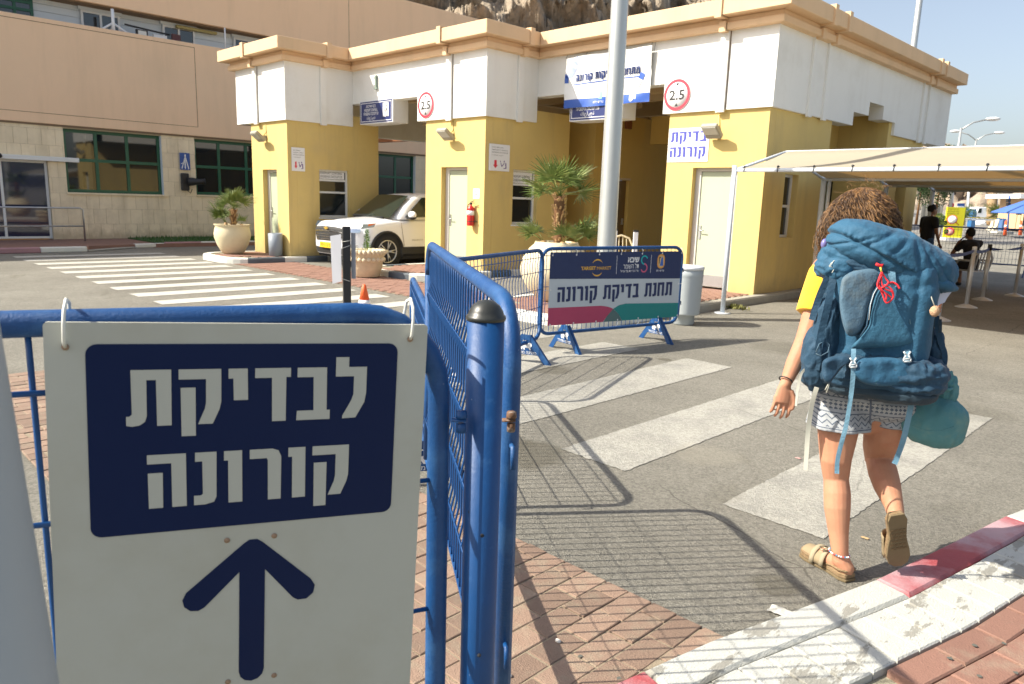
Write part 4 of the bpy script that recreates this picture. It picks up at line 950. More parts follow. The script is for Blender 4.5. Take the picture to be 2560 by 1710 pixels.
tt = ['mem', 'tav', 'het', 'mem_end', ' ', 'lamed', 'bet', 'dalet', 'yod', 'qof', 'vav', 'tav', ' ', 'qof', 'vav', 'resh', 'vav', 'nun', 'he']
hebrew('lettering', tt, (-9.90, 11.375, 3.86), (1, 0, .012), (0, 0, 1), .125, mat('vinyl_ink', (.01, .035, .18), .5), hbn, width=1.52)
MB().grid(lambda u_, v_: (-9.95+1.62*u_, ripple(-9.95+1.62*u_, 3.80+.02*u_+.018*v_)-.006, 3.80+.02*u_+.018*v_), 60, 1).build('underline', m_hblue, hbn)
tu = MB().prism(cap((0, 0), (.15, .33), .045, 6), (-8.52, 11.38, 3.44), (1, 0, 0), (0, 0, 1), (0, -.001, 0)).build('printed_tube', m_hb, hbn)
MB().prism([(-.05, 0), (.05, -.04), (.085, .06), (-.01, .10)], (-8.36, 11.38, 3.80), (1, 0, 0), (0, 0, 1), (0, -.001, 0)).build('tube_cap', m_hblue, hbn)
box('printed_crest', (-9.31, 11.39, 3.50), (-9.22, 11.395, 3.63), mat('crest_green', (.25, .50, .36), .5), hbn)
text('lettering', 'תליא תייריע', .07, (-9.43, 11.38, 3.42), (1, 0, 0), (0, 0, 1), m_sign_white, hbn, width=.25)
def drape(o, off):            # print lies on the rippled sheet
    iv = INV[hbn.name]
    for v in o.data.vertices: p = iv.inverted() @ v.co; p.y = ripple(p.x, p.z)-off; v.co = iv @ p
for ch in list(hbn.children):
    k_ = ch.name.split('.')[0]
    if k_ in ('lettering', 'printed_tube', 'tube_cap', 'printed_crest'): drape(ch, {'lettering': .013, 'printed_tube': .010, 'tube_cap': .012, 'printed_crest': .008}[k_])
for x in (-10.16, -9.66, -8.16): tube('cord', [(x, 11.45, 3.37+Hb-.01), (x-.01, 11.50, 4.39)], .004, m_sign_black, hbn, 5)
tube('cord', [(-8.15, 11.46, 3.9), (-8.10, 11.50, 4.39)], .003, m_sign_black, hbn, 5)
# white test sign on the right booth
cs = thing('test_sign', 'white sheet reading corona test in blue Hebrew beside the right booth lamp', 'sign', (-7.75, 11.585, 2.31), local=True)
MB().box((0, -.006, 0), (.82, 0, .58)).build('sheet', m_sign_white, cs, world=False)
mi = mat('ink_violet_blue', (.06, .07, .36), .5)
hebrew('lettering', ['bet', 'dalet', 'yod', 'qof', 'tav'], (.05, -.0075, .345), (1, 0, 0), (0, 0, 1), .175, mi, cs, width=.72)
hebrew('lettering', ['qof', 'vav', 'resh', 'vav', 'nun', 'he'], (.045, -.0075, .085), (1, 0, 0), (0, 0, 1), .175, mi, cs, width=.72)
def notice(X, y0, y1, z0, z1, label):
    t = thing('wall_notice', label, 'sign', (X, y0, z0), local=True, group='white passport control notices on the booth sides'); W, H = y1-y0, z1-z0
    MB().box((.0, 0, 0), (.035, W, H)).build('notice_plate', m_sign_white, t, .003, world=False)
    for i, s in enumerate(('םינוכרד תרוקיב', 'PASSPORT CONTROL', 'ПРОВЕРКА ПАСПОРТОВ', 'تازاوجلا صحف')): text('lettering', s, .03, (.0362, W*.10, H*(.86-.095*i)), (0, 1, 0), (0, 0, 1), m_sign_black, t, width=W*.8*(.7 if i in (0, 3) else 1))
    MB().prism([(W*.22, H*.40), (W*.34, H*.40), (W*.34, H*.22), (W*.40, H*.22), (W*.28, H*.10), (W*.16, H*.22), (W*.22, H*.22)], (.0362, 0, 0), (0, 1, 0), (0, 0, 1), (.001, 0, 0)).build('red_arrow', m_sign_red, t, world=False)
    pm = MB(); mv = mat('violet_ink', (.10, .03, .22), .5)
    for a, b, r in (((W*.55, H*.30), (W*.60, H*.18), .008), ((W*.60, H*.18), (W*.72, H*.30), .008), ((W*.80, H*.30), (W*.82, H*.14), .012), ((W*.70, H*.11), (W*.82, H*.11), .006), ((W*.72, H*.36), (W*.72, H*.38), .013), ((W*.53, H*.35), (W*.53, H*.37), .010)): pm.prism(cap(a, b, r, 4), (.0362, 0, 0), (0, 1, 0), (0, 0, 1), (.001, 0, 0))
    stuff(pm.build('pictogram', mv, t, world=False)); return t
notice(-15.669, 8.50, 8.82, 2.05, 2.57, 'white multilingual notice with red arrow on the left booth side wall')
notice(-11.029, 10.25, 10.80, 2.12, 2.64, 'white multilingual notice with red arrow on the middle booth side wall')
fs_ = thing('fire_sign', 'small white paper with red FIRE lettering above the extinguisher', 'sign', (-11.35, 10.148, 1.56), local=True)
MB().box((0, -.004, 0), (.19, 0, .20)).build('paper', m_sign_white, fs_, world=False)
text('lettering', 'שא', .09, (.04, -.0055, .115), (1, 0, 0), (0, 0, 1), m_sign_red, fs_, width=.12); text('lettering', 'FIRE', .07, (.025, -.0055, .055), (1, 0, 0), (0, 0, 1), m_sign_red, fs_, width=.14)
# extinguisher
ex = thing('fire_extinguisher', 'red fire extinguisher hung on the middle booth wall by its door', 'extinguisher', (-11.33, 10.07, 1.02), local=True)
m_er = mat('extinguisher_red', (.55, .02, .02), .3)
MB().lathe((0, 0, 0), [(.001, 0), (.07, 0), (.075, .02), (.075, .33), (.06, .37), (.025, .40), (.022, .42), (.0001, .42)], 20).build('cylinder', m_er, ex, world=False)
MB().box((-.02, -.02, .42), (.02, .02, .46)).tube([(-.01, 0, .47), (.10, 0, .50)], .008, 6).tube([(0, 0, .455), (.11, 0, .455)], .007, 6).build('valve', m_blk, ex, world=False)
MB().tube([(-.02, 0, .44), (-.085, 0, .42), (-.105, 0, .32), (-.10, 0, .15), (-.085, 0, .08)], .010, 6).build('hose', m_blk, ex, world=False)
MB().lathe((0, 0, .08), [(.0765, 0), (.0765, .012)], 20).box((-.08, .0, .08), (.12, .07, .092)).build('bracket', m_blk, ex, world=False)
MB().lathe((0, 0, .21), [(.0757, 0), (.0757, .09)], 20).build('label', m_sign_white, ex, world=False)
def floodlight(x, y, z, label):
    t = thing('floodlight', label, 'lamp', (x, y, z), local=True, group='grey floodlights above the booth doors')
    mg = mat('floodlight_grey', (.33, .31, .25), .5, .1, 20)
    Rm = Matrix.Rotation(rad(-38), 4, 'X')
    MB().box((-.15, -.17, -.035), (.15, .12, .045), Rm).build('housing', mg, t, .012, world=False)
    MB().box((-.13, -.15, -.043), (.13, .02, -.036), Rm).build('lens', mat('lens_grey', (.55, .55, .50), .2), t, world=False)
    MB().box((-.13, .03, -.043), (.13, .11, -.036), Rm).build('ballast_cover', mg, t, world=False)
    MB().tube([(.02, .10, .03), (.02, .17, .12), (.0, .175, .30)], .012, 6).build('conduit', m_yel, t, world=False)
    MB().box((-.03, .12, -.05), (.03, .175, .05)).build('bracket', mg, t, world=False); return t
floodlight(-16.66, 8.23, 2.80, 'grey floodlight above the left booth door'); floodlight(-12.02, 9.97, 2.81, 'grey floodlight above the middle booth door'); floodlight(-6.78, 11.41, 2.78, 'grey floodlight above the right booth door beside the test sign')
fl = floodlight(-6.72, 17.25, 2.95, 'grey floodlight high in the dim recess behind the right booth'); fl.rotation_euler = (0, 0, PI/2)

# ---------------- big lamp pole and other poles ----------------
m_pole = mat('galvanised_pole', (.50, .52, .51), .38, .06, 5, metal=.55)
pl = thing('lamp_pole', 'tall thick galvanised lamp pole behind the banner barrier', 'pole', (-6.22, 7.99, .12))
MB().lathe((-6.22, 7.99, .12), [(.13, 0), (.128, .5), (.105, 4.8), (.085, 8.5)], 28).build('shaft', m_pole, pl)
MB().lathe((-6.22, 7.99, .115), [(.22, 0), (.22, .02), (.135, .02), (.135, .08)], 20).build('base_plate', m_pole, pl)
tube('arm', [(-6.22, 7.99, 8.45), (-6.0, 7.8, 8.8), (-5.2, 7.1, 9.0)], .04, m_pole, pl)
def street_lamp(px, ytop, d, h, double, label):
    b = dep(px, ytop, d); t = thing('street_lamp', label, 'street lamp', (b.x, b.y, 0), local=True)
    MB().lathe((0, 0, 0), [(.12, 0), (.07, b.z)], 10).build('post', m_pole, t, world=False)
    for s in ((1, -1) if double else (1,)):
        e = CR*s*.0
        d_ = Vector((CR.x, CR.y, 0)).normalized()*s
        MB().tube([(0, 0, b.z-.1), d_*.7+Vector((0, 0, b.z+.35)), d_*1.5+Vector((0, 0, b.z+.55))], .05, 6).build('arm', m_pole, t, world=False)
        MB().sphere(d_*1.85+Vector((0, 0, b.z+.58)), (.42, .42, .12), 12, 6).build('lamp_head', m_whp, t, world=False)
    return t
street_lamp(2403, 320, 45, 0, False, 'single armed street lamp beyond the tent roof')
street_lamp(2441, 348, 62, 0, True, 'double armed street lamp beyond the tent, right of the single one')
tp_ = dep(2292, 66, 22); tl = thing('tall_mast', 'slim tall pole rising behind the checkpoint roof against the sky', 'pole', (tp_.x, tp_.y, 0))
a = dep(2281, 132, 22); b = dep(2305, -40, 22); MB().tube([(a.x, a.y, 0), (b.x, b.y, b.z+4)], [.11, .075], 14).build('shaft', m_pole, tl)

# ---------------- litter bins ----------------
bx = G(1706, 810); bn_ = thing('litter_bin', 'grey ribbed cylindrical litter bin with white lid behind the banner barrier', 'bin', (bx.x, bx.y, 0))
m_bin = mat('bin_grey', (.42, .46, .47), .55, .06, 5)
prof = [(.13, 0), (.15, .02), (.15, .13), (.20, .14)]
for i in range(16): z = .15+i*.032; prof += [(.205+.001*i, z), (.212+.001*i, z+.016)]
prof += [(.225, .67), (.225, .74), (.0001, .74)]
MB().lathe((bx.x, bx.y, 0), prof, 30).build('body', m_bin, bn_)
MB().lathe((bx.x, bx.y, .735), [(.232, 0), (.232, .03), (.22, .045), (.0001, .06)], 30).build('lid', m_whp, bn_)
lb = thing('perforated_bin', 'small grey perforated metal bin beside the left booth door', 'bin', (-15.98, 8.22, .12))
MB().lathe((-15.98, 8.22, .12), [(.15, 0), (.16, .52), (.15, .52), (.14, .05), (.0001, .05)], 24).build('body', mat('perforated_grey', (.27, .31, .36), .5, .3, 60), lb)
pf = MB()
for j in range(12):
    for i in range(16):
        a_ = 2*PI*(i+.5*(j % 2))/16; r = .1505+.01*(j*.036/.52)+.0008; c = Vector((-15.98+r*math.cos(a_), 8.22+r*math.sin(a_), .16+j*.037)); n_ = Vector((math.cos(a_), math.sin(a_), 0)); t_ = Vector((-n_.y, n_.x, 0))
        pf.add([c-t_*.01, c-Vector((0, 0, .012)), c+t_*.01, c+Vector((0, 0, .012))], [(0, 1, 2, 3)])
stuff(pf.build('perforations', m_kd, lb))

# ---------------- potted palms ----------------
m_pot = mat('cream_pot', (.66, .57, .38), .75, .06, 3, .2, 60, col2=(.50, .40, .24), c2amt=.3, c2scale=3)
m_leaf = mat('palm_leaf', (.13, .185, .038), .5, .3, 8, col2=(.36, .36, .11), c2amt=.45, c2scale=9)
m_bark = mat('palm_bark', (.17, .085, .035), .95, .5, 25, .8, 60)
m_boot = mat('palm_boot', (.42, .26, .12), .85, .4, 20)
def pot(c, R, H, label, egg=False):
    p = thing('plant_pot', label, 'pot', c, group='cream egg shaped pots')
    prof = [(.50*R, 0), (.62*R, .06*H), (.84*R, .3*H), (.98*R, .55*H), (1.0*R, .68*H), (.95*R, .84*H), (.90*R, .93*H), (.97*R, .975*H), (1.0*R, 1.0*H), (.93*R, 1.0*H), (.86*R, .95*H), (.84*R, .9*H), (.0001, .9*H)]
    if egg: prof = [(.42*R, 0), (.52*R, .05*H), (.80*R, .22*H), (.97*R, .42*H), (1.0*R, .55*H), (.93*R, .72*H), (.76*R, .88*H), (.62*R, .96*H), (.60*R, H), (.55*R, H), (.53*R, .93*H), (.0001, .9*H)]
    MB().lathe(c, prof, 36).build('shell', m_pot, p)
    MB().lathe((c[0], c[1], c[2]+.905*H), [((.5 if egg else .83)*R, 0), (.4*R, .02), (.0001, .03)], 20).build('soil', m_mortar, p); return p
def frond_mesh(seed, L=.34, n=24, spread=200):
    r = random.Random(seed); mb = MB(); pl_ = .26
    mb.tube([(0, 0, 0), (pl_*.5, 0, .015), (pl_, 0, 0)], [.007, .005, .004], 5)
    for i in range(n):
        a = rad(-spread/2+spread*i/(n-1)+r.uniform(-3, 3)); l = L*(.72+.28*math.cos(a*.7))*r.uniform(.85, 1.08)
        d = Vector((math.cos(a), math.sin(a), .10+r.uniform(-.05, .08))).normalized(); s = Vector((-math.sin(a), math.cos(a), 0)); up = Vector((0, 0, 1)); o = Vector((pl_, 0, 0)); droop = r.uniform(.04, .16)
        w_ = [.003, .011, .010, .006, .0005]; P = []
        for k in range(5):
            f = k/4; c = o+d*l*f-up*droop*l*f*f
            P += [c-s*w_[k]+up*.004, c, c+s*w_[k]+up*.004]
        mb.add(P, [(k*3+j, k*3+j+1, k*3+j+4, k*3+j+3) for k in range(4) for j in range(2)])
    return mb.mesh('frond', m_leaf)
FM = [frond_mesh(i) for i in range(5)]
def fronds(parent, c, n, e0, e1, scale, seed, az0=0, az1=360):
    r = random.Random(seed)
    for i in range(n):
        o = bpy.data.objects.new('frond', r.choice(FM)); COL.objects.link(o); o.parent = parent
        az = rad(az0+(az1-az0)*(i+r.uniform(-.3, .3))/n); el = rad(r.uniform(e0, e1))
        o.rotation_euler = (Matrix.Rotation(az, 3, 'Z') @ Matrix.Rotation(-el, 3, 'Y') @ Matrix.Rotation(rad(r.uniform(-35, 35)), 3, 'X')).to_euler()
        o.location = Vector(c)-parent.location; s = scale*r.uniform(.88, 1.1); o.scale = (s, s, s)
def palm(base, lean, h, r0, label, crown, subs, seed):
    t = thing('fan_palm', label, 'palm', base, group='fan palms in cream pots')
    pts = [Vector(base)+Vector(lean)*(i/6)**1.3+Vector((0, 0, h*i/6)) for i in range(7)]
    MB().tube(pts, [r0*(1.0-.10*i/6) for i in range(7)], 14).build('trunk', m_bark, t)
    r = random.Random(seed); st = MB(); n = int(h/.018)
    for i in range(n*3):
        f = r.uniform(0, 1); a = r.uniform(0, 2*PI); q = pts[min(5, int(f*6))].lerp(pts[min(6, int(f*6)+1)], f*6-int(f*6)); nn = Vector((math.cos(a), math.sin(a), 0)); c = q+nn*r0*.92; tt_ = Vector((-nn.y, nn.x, 0))
        tip = c+nn*r.uniform(.02, .045)+Vector((0, 0, r.uniform(.03, .06))); w_ = r.uniform(.012, .022)
        st.add([c-tt_*w_, c+tt_*w_, tip+tt_*w_*.7, tip-tt_*w_*.7, c-Vector((0, 0, .015)), tip-Vector((0, 0, .012))+nn*.004], [(0, 1, 2, 3), (0, 3, 5, 4), (1, 4, 5, 2), (3, 2, 5)])
    stuff(st.build('leaf_bases', m_boot, t))
    top = pts[-1]; fronds(t, top, *crown, seed)
    for (dx, dy, dz, n_, e0, e1, s, a0, a1) in subs:
        c = Vector(base)+Vector((dx, dy, dz)); MB().tube([c-Vector((0, 0, .02)), c+Vector((0, 0, .10))], [.05, .035], 8).build('offshoot_stem', m_boot, t); fronds(t, c+Vector((0, 0, .08)), n_, e0, e1, s, seed+5, a0, a1)
    return t
c1 = at(583, 634, 2, .12); pot((c1.x, c1.y, .12), .41, .68, 'cream pot on the island front beside the left booth')
palm((c1.x+.02, c1.y+.02, .12+.60), (.0, .03, 0), .42, .065, 'fan palm with one low side clump in the pot by the left booth', (14, 12, 78, .95), [(-.12, -.12, .02, 7, 25, 70, .95, 150, 290), (.17, .12, .0, 4, 50, 80, .45, 0, 300)], 11)
c2 = Vector((-7.22, 8.10, .12)); pot(tuple(c2), .52, .86, 'cream pot behind the blue barriers under the taller fan palm', True)
palm((c2.x+.03, c2.y+.02, .89), (-.02, -.02, 0), .74, .082, 'taller fan palm with side clumps in the pot behind the blue barriers', (14, 6, 62, 1.14), [(-.18, -.14, .0, 4, 25, 60, .88, 170, 260), (.18, .12, .0, 5, 25, 60, .95, -30, 80), (.16, -.10, 0, 3, 30, 60, .8, -60, 30)], 23)

# ---------------- white car in the first lane ----------------
m_car = mat('car_white', (.84, .86, .88), .25, coat=.6)
m_cg = mat('car_glass', (.02, .03, .025), .05, spec=.8); m_chrome = mat('chrome', (.75, .76, .78), .15, metal=1.)
m_tyre = mat('tyre', (.02, .02, .02), .85, .1, 30); m_rim = mat('alloy', (.60, .59, .55), .35, metal=.7); m_clad = mat('black_cladding', (.025, .025, .025), .7)
CX0, CYF = -14.52, 8.70
car = thing('parked_car', 'white crossover car standing in the first lane between the left and middle booths', 'car', (CX0, CYF+2.3, 0))
def CP(x, t, z): return (CX0+x, CYF+t, z)
def loft(name, secs, m, parent, cap0=True, cap1=True, sub=1):
    """secs: list of (t, [(x,z),...half outline from low to top centre])"""
    mb = MB(); vs = []; n = len(secs[0][1]); full = 2*n-1
    for t, pts in secs:
        tt_ = [t]*n if not isinstance(t, (list, tuple)) else t
        row = [(-x, tt_[i], z) for i, (x, z) in enumerate(pts)]+[(x, tt_[n-2-i], z) for i, (x, z) in enumerate(reversed(pts[:-1]))]
        vs += [CP(*p) for p in row]
    fs = [(i*full+j, (i+1)*full+j, (i+1)*full+j+1, i*full+j+1) for i in range(len(secs)-1) for j in range(full-1)]
    if cap0: fs.append(tuple(range(full)))
    if cap1: fs.append(tuple(reversed(range((len(secs)-1)*full, len(secs)*full))))
    fs = [tuple(reversed(f)) for f in fs] if False else fs
    mb.add(vs, fs, True); o = mb.build(name, m, parent)
    if sub: sm = o.modifiers.new('sub', 'SUBSURF'); sm.levels = sm.render_levels = sub
    return o
def fr(x, z):     # how far the nose sits back at (x, z)
    return .02+.34*abs(x/.92)**3.4+.30*max(0, (z-.78)/.25)**2+.10*max(0, (.45-z)/.2)**2
H_ = [(.30, .40, .55, .72, .86, .95)]
def nose_pts(t0):
    pts = [(.86, .28), (.90, .42), (.915, .60), (.91, .76), (.87, .88), (.80, .945), (.55, .985), (0, 1.0)]
    return pts
def sec(t, w, zb, zs, zt): return (t, [(w*.93, zb), (w*.985, zb+.12), (w, .58), (w*.985, zs-.16), (w*.96, zs-.03), (w*.87, zs+.03), (w*.5, zt-.008), (0, zt)])
body = [sec(.34, .90, .27, .90, .985), sec(.60, .92, .26, .95, 1.03), sec(1.0, .92, .26, .99, 1.075), sec(1.3, .92, .26, 1.02, 1.11), sec(2.2, .92, .26, 1.05, 1.12), sec(3.6, .92, .26, 1.08, 1.12), sec(4.4, .90, .30, 1.10, 1.12), sec(4.62, .84, .42, 1.05, 1.08)]
bo = loft('body', body, m_car, car, sub=2)
# front skin (bumper face and leading edge of the bonnet)
fm_ = MB(); nx, nz_ = 20, 12
def fp(u_, v_):
    x = -.905+1.81*u_; z = .26+.735*v_; zmax = .995-.10*abs(x/.9)**2.2; z = .26+(zmax-.26)*v_
    k = abs(x/.905)**4.0; t = .0+.34*k+.20*max(0, (v_-.72)/.28)**2*(1-k)+.05*max(0, .25-v_)/.25*(1-k)
    return CP(x, min(t, .345), z)
fm_.grid(fp, nx, nz_); fm_.build('front_bumper', m_car, car)
def front_patch(name, u0, u1, v0, v1, m, off=.006, n=8, shape=None):
    mb = MB()
    def f(a, b):
        if shape: u_, v_ = shape(a, b)
        else: u_, v_ = u0+(u1-u0)*a, v0+(v1-v0)*b
        p = fp(u_, v_); return (p[0], p[1]-off, p[2])
    mb.grid(f, n, 4); return mb.build(name, m, car)
def trap(uc, wb, wt, v0, v1): return lambda a, b: (uc+(a-.5)*(wb+(wt-wb)*b), v0+(v1-v0)*b)
grille = front_patch('grille', 0, 0, 0, 0, m_clad, .008, 10, trap(.5, .52, .66, .40, .68))
front_patch('upper_grille', 0, 0, 0, 0, m_clad, .010, 10, trap(.5, .70, .60, .72, .83))
front_patch('chrome_bar', 0, 0, 0, 0, m_chrome, .014, 10, trap(.5, .68, .70, .675, .715))
for i in range(3): front_patch('grille_bar', 0, 0, 0, 0, m_chrome, .014, 10, trap(.5, .50+.045*i, .515+.045*i, .44+.075*i, .455+.075*i))
front_patch('lower_intake', 0, 0, 0, 0, m_clad, .010, 10, trap(.5, .80, .72, .02, .20))
MB().prism([(-.045, -.014), (-.02, -.014), (-.02, -.026), (.02, -.026), (.02, -.014), (.05, -.014), (.04, .014), (.02, .014), (.02, .026), (-.02, .026), (-.02, .014), (-.05, .014)], (CX0, CYF-.03, .83), (1.6, 0, 0), (0, 0, 1.3), (0, -.008, 0)).build('emblem', mat('emblem_gold', (.75, .50, .10), .3, metal=.6), car)
pt = box('number_plate', (CX0-.27, CYF-.035, .40), (CX0+.27, CYF-.02, .52), mat('plate_yellow', (.80, .50, .02), .5), car)
text('lettering', '70·112·02', .10, (CX0-.22, CYF-.037, .425), (1, 0, 0), (0, 0, 1), m_sign_black, pt, width=.44)
for s in (-1, 1):
    hl = front_patch('headlight', 0, 0, 0, 0, m_chrome, .012, 8, (lambda a, b, s=s: (.5+s*(.335+.145*a), .74+.02*a+(.11+.03*a)*b)))
    MB().prism([(0, 0), (.34, .05), (.37, .11), (.06, .115)], (CX0+s*.928, CYF+.25, .84), (0, 1, 0), (0, 0, 1), (s*.004, 0, 0)).build('lamp_lens', mat('lamp_glass', (.30, .38, .45), .1), hl)
    MB().prism([(0, 0), (.19, .055), (.20, .07), (.0, .055)], (CX0+s*.932, CYF+.44, .90), (0, 1, 0), (0, 0, 1), (s*.003, 0, 0)).build('indicator', mat('indicator_orange', (.75, .16, .03), .3), hl)
    front_patch('fog_lamp', 0, 0, 0, 0, m_chrome, .012, 6, (lambda a, b, s=s: (.5+s*(.36+.10*a), .27+.10*b)))
# greenhouse
def gsec(t, wb, wr, zr, zb=1.05): return (t, [(wb, zb), (wb*.995, zb+.04), (wb+(wr-wb)*.55, zb+(zr-zb)*.55), (wr+.03, zr-.035), (wr-.04, zr), (wr*.5, zr+.015), (0, zr+.02)])
gh = [([1.18, 1.20, 1.45, 1.80, 1.84, 1.80, 1.78], gsec(0, .83, .66, 1.575)[1]), ([1.35, 1.37, 1.6, 1.95, 2.0, 1.97, 1.95], gsec(0, .85, .67, 1.60)[1]), gsec(2.3, .86, .68, 1.635), gsec(3.2, .865, .68, 1.64), gsec(4.0, .86, .65, 1.60), ([4.6, 4.58, 4.45, 4.3, 4.28, 4.28, 4.28], gsec(0, .80, .60, 1.54)[1])]
loft('cabin', gh, m_car, car, sub=1)
def gl_quad(name, P, m, off):
    P = [Vector(CP(*p)) for p in P]; n_ = (P[1]-P[0]).cross(P[2]-P[0]).normalized()*off
    return MB().add([p+n_ for p in P], [tuple(range(len(P)))]).build(name, m, car)
ws = MB()
def wsf(a, b):
    x = (-1+2*a)*(.76+(.60-.76)*b); z = 1.085+(1.565-1.085)*b+.03*(1-(x/.8)**2)*b; t = 1.13+.66*b-.07*(1-(x/.76)**2)*1.0+.02; return CP(x, t-.035, z)
ws.grid(wsf, 12, 8); ws.build('windscreen', m_cg, car)
MB().tube([wsf(.12, -.02), wsf(.5, -.03), wsf(.88, -.02)], .03, 6).build('wiper_cowl', m_clad, car)
for s in (-1, 1):
    for nm, P in (('front_side_window', [(.872, 1.45, 1.10), (.875, 2.42, 1.12), (.725, 2.38, 1.56), (.735, 2.02, 1.545)]), ('rear_side_window', [(.875, 2.50, 1.12), (.87, 3.55, 1.15), (.73, 3.45, 1.54), (.725, 2.46, 1.56)])):
        MB().add([CP(s*(x+.012), t, z) for x, t, z in P], [(0, 1, 2, 3) if s > 0 else (3, 2, 1, 0)]).build(nm, m_cg, car)
    mr = MB().sphere(CP(s*1.02, 1.55, 1.16), (.13, .075, .085), 14, 8).build('mirror', m_car, car); MB().box(CP(s*.86-.02, 1.52, 1.06), CP(s*.98+.02, 1.60, 1.10)).sphere(CP(s*1.02, 1.56, 1.105), (.12, .07, .05), 12, 6).build('mirror_stem', m_clad, mr)
    MB().box(CP(s*.915-.03, 1.30, .27), CP(s*.915+.03, 3.35, .44)).build('sill_cladding', m_clad, car, .02)
    for t0, z0, z1 in ((1.36, .45, 1.06), (2.44, .45, 1.08), (3.42, .6, 1.1)): MB().tube([CP(s*.921, t0+.05, z0), CP(s*.926, t0+.0, (z0+z1)/2), CP(s*.90, t0-.04, z1)], .0045, 4).build('door_seam', m_joint, car)
    for t0 in (.94, 3.66):
        MB().lathe(CP(s*.80, t0, .36), [(.0001, .0), (.41, 0), (.41, .125), (.0001, .126)], 28, axis=(s, 0, 0)).build('wheel_arch', m_dark, car)
        MB().tube([CP(s*.925, t0+.42*math.cos(rad(a)), .36+.42*math.sin(rad(a))) for a in range(-20, 201, 12)], .028, 6).build('arch_trim', m_clad, car)
        wh = MB().lathe(CP(s*.72, t0, .35), [(.22, 0), (.33, .02), (.35, .06), (.35, .17), (.335, .205), (.25, .215), (.245, .19), (.0001, .17)], 32, axis=(s, 0, 0)).build('wheel', m_tyre, car)
        rm = MB(); rm.lathe(CP(s*.725, t0, .35), [(.255, .19), (.255, .215), (.235, .215), (.232, .19)], 32, axis=(s, 0, 0)); rm.lathe(CP(s*.725, t0, .35), [(.0001, .205), (.05, .205), (.055, .19)], 16, axis=(s, 0, 0))
        for k in range(5):
            for dk in (-.16, .16):
                a_ = 2*PI*k/5; c = Vector(CP(s*.925, t0, .35)); rm.tube([c+Vector((0, math.cos(a_)*.04, math.sin(a_)*.04)), c+Vector((0, math.cos(a_+dk)*.242, math.sin(a_+dk)*.242))], [.016, .013], 5)
        rm.build('rim', m_rim, wh)
text('lettering', 'EQUINOX', .045, CP(.930, 1.62, .58), (0, 1, 0), (0, 0, 1), m_kg, car, width=.32)
MB().box(CP(-.88, .30, .17), CP(.88, 4.5, .27)).build('underbody', m_dark, car)

# ---------------- post with papers, cone, planter ----------------
b = G(868, 800); bpst = thing('signpost', 'square black post with blank white boards strapped round it before the far crossing', 'post', (b.x, b.y, 0))
ct = CR.copy(); ct.z = 0; ct.normalize(); cfv = Vector((-ct.y, ct.x, 0))
def obx(parent, name, c, u_, v_, z0, z1, m, A=ct, B=cfv, **k):
    c = Vector(c); P = [c-A*u_-B*v_, c+A*u_-B*v_, c+A*u_+B*v_, c-A*u_+B*v_]; return MB().prism([(p.x, p.y) for p in P], (0, 0, z0), (1, 0, 0), (0, 1, 0), (0, 0, z1-z0)).build(name, m, parent, **k)
obx(bpst, 'post', b, .047, .047, 0, 1.17, m_blk, A=(ct+cfv*.35).normalized(), B=(cfv-ct*.35).normalized(), bevel=.004)
mw = mat('board_back', (.40, .41, .45), .6)
q = b-ct*.10-cfv*.06; MB().add([q-ct*.085+Vector((0, 0, 1.05)), q+ct*.06-cfv*.05+Vector((0, 0, 1.08)), q+ct*.06-cfv*.05+Vector((0, 0, .50)), q-ct*.065+Vector((0, 0, .46)), q-ct*.085+Vector((0, 0, 1.05))+cfv*.006, q+ct*.06+Vector((0, 0, 1.08))-cfv*.044, q+ct*.06+Vector((0, 0, .50))-cfv*.044, q-ct*.065+Vector((0, 0, .46))+cfv*.006], [(0, 1, 2, 3), (7, 6, 5, 4), (0, 4, 5, 1), (3, 2, 6, 7)]).build('board', mw, bpst)
obx(bpst, 'board', b+ct*.075+cfv*.055, .028, .004, .52, 1.09, mw)
for z, zz in ((.98, 1.0), (.90, .94), (.53, .50)): MB().tube([b-ct*.05-cfv*.062+Vector((0, 0, z)), b+ct*.055-cfv*.07+Vector((0, 0, zz))], .0035, 5).build('strap', m_zip, bpst)
cb_ = G(911, 770); cn = thing('traffic_cone', 'small orange traffic cone with white base band beside the black post', 'cone', (cb_.x, cb_.y, 0))
m_or = mat('cone_orange', (.80, .12, .025), .5, .1, 10)
MB().lathe((cb_.x, cb_.y, .02), [(.072, .1), (.022, .31), (.012, .315), (.0001, .315)], 20).build('cone_body', m_or, cn)
MB().lathe((cb_.x, cb_.y, .02), [(.095, 0), (.0725, .1)], 20).build('white_band', m_whp, cn)
MB().box((cb_.x-.13, cb_.y-.13, 0), (cb_.x+.13, cb_.y+.13, .025)).build('base', m_or, cn, .01)
pz = G(918, 694); pl_ = thing('stone_planter', 'round textured stone planter with small shrub in front of the car wheel', 'planter', (pz.x, pz.y, 0))
m_ps = mat('planter_stone', (.68, .58, .40), .9, .25, 6, .6, 40)
MB().lathe((pz.x, pz.y, .02), [(.20, 0), (.24, .02), (.28, .16), (.29, .17), (.30, .30), (.315, .305), (.32, .42), (.335, .425), (.335, .52), (.28, .52), (.27, .46), (.0001, .46)], 30).build('bowl', m_ps, pl_)
for i in range(26):
    a_ = 2*PI*i/26; r = .335; MB().sphere((pz.x+r*math.cos(a_), pz.y+r*math.sin(a_), .50), (.042, .042, .05), 7, 5).build('knob', m_ps, pl_)
for i in range(22):
    a_ = 2*PI*i/22+.1; r = .305; MB().sphere((pz.x+r*math.cos(a_), pz.y+r*math.sin(a_), .36), (.05, .05, .045), 7, 5).build('knob', m_ps, pl_)
sh = MB(); r = random.Random(4); sp_ = thing('small_shrub', 'little bright green shrub growing in the stone planter', 'shrub', (pz.x, pz.y, .48))
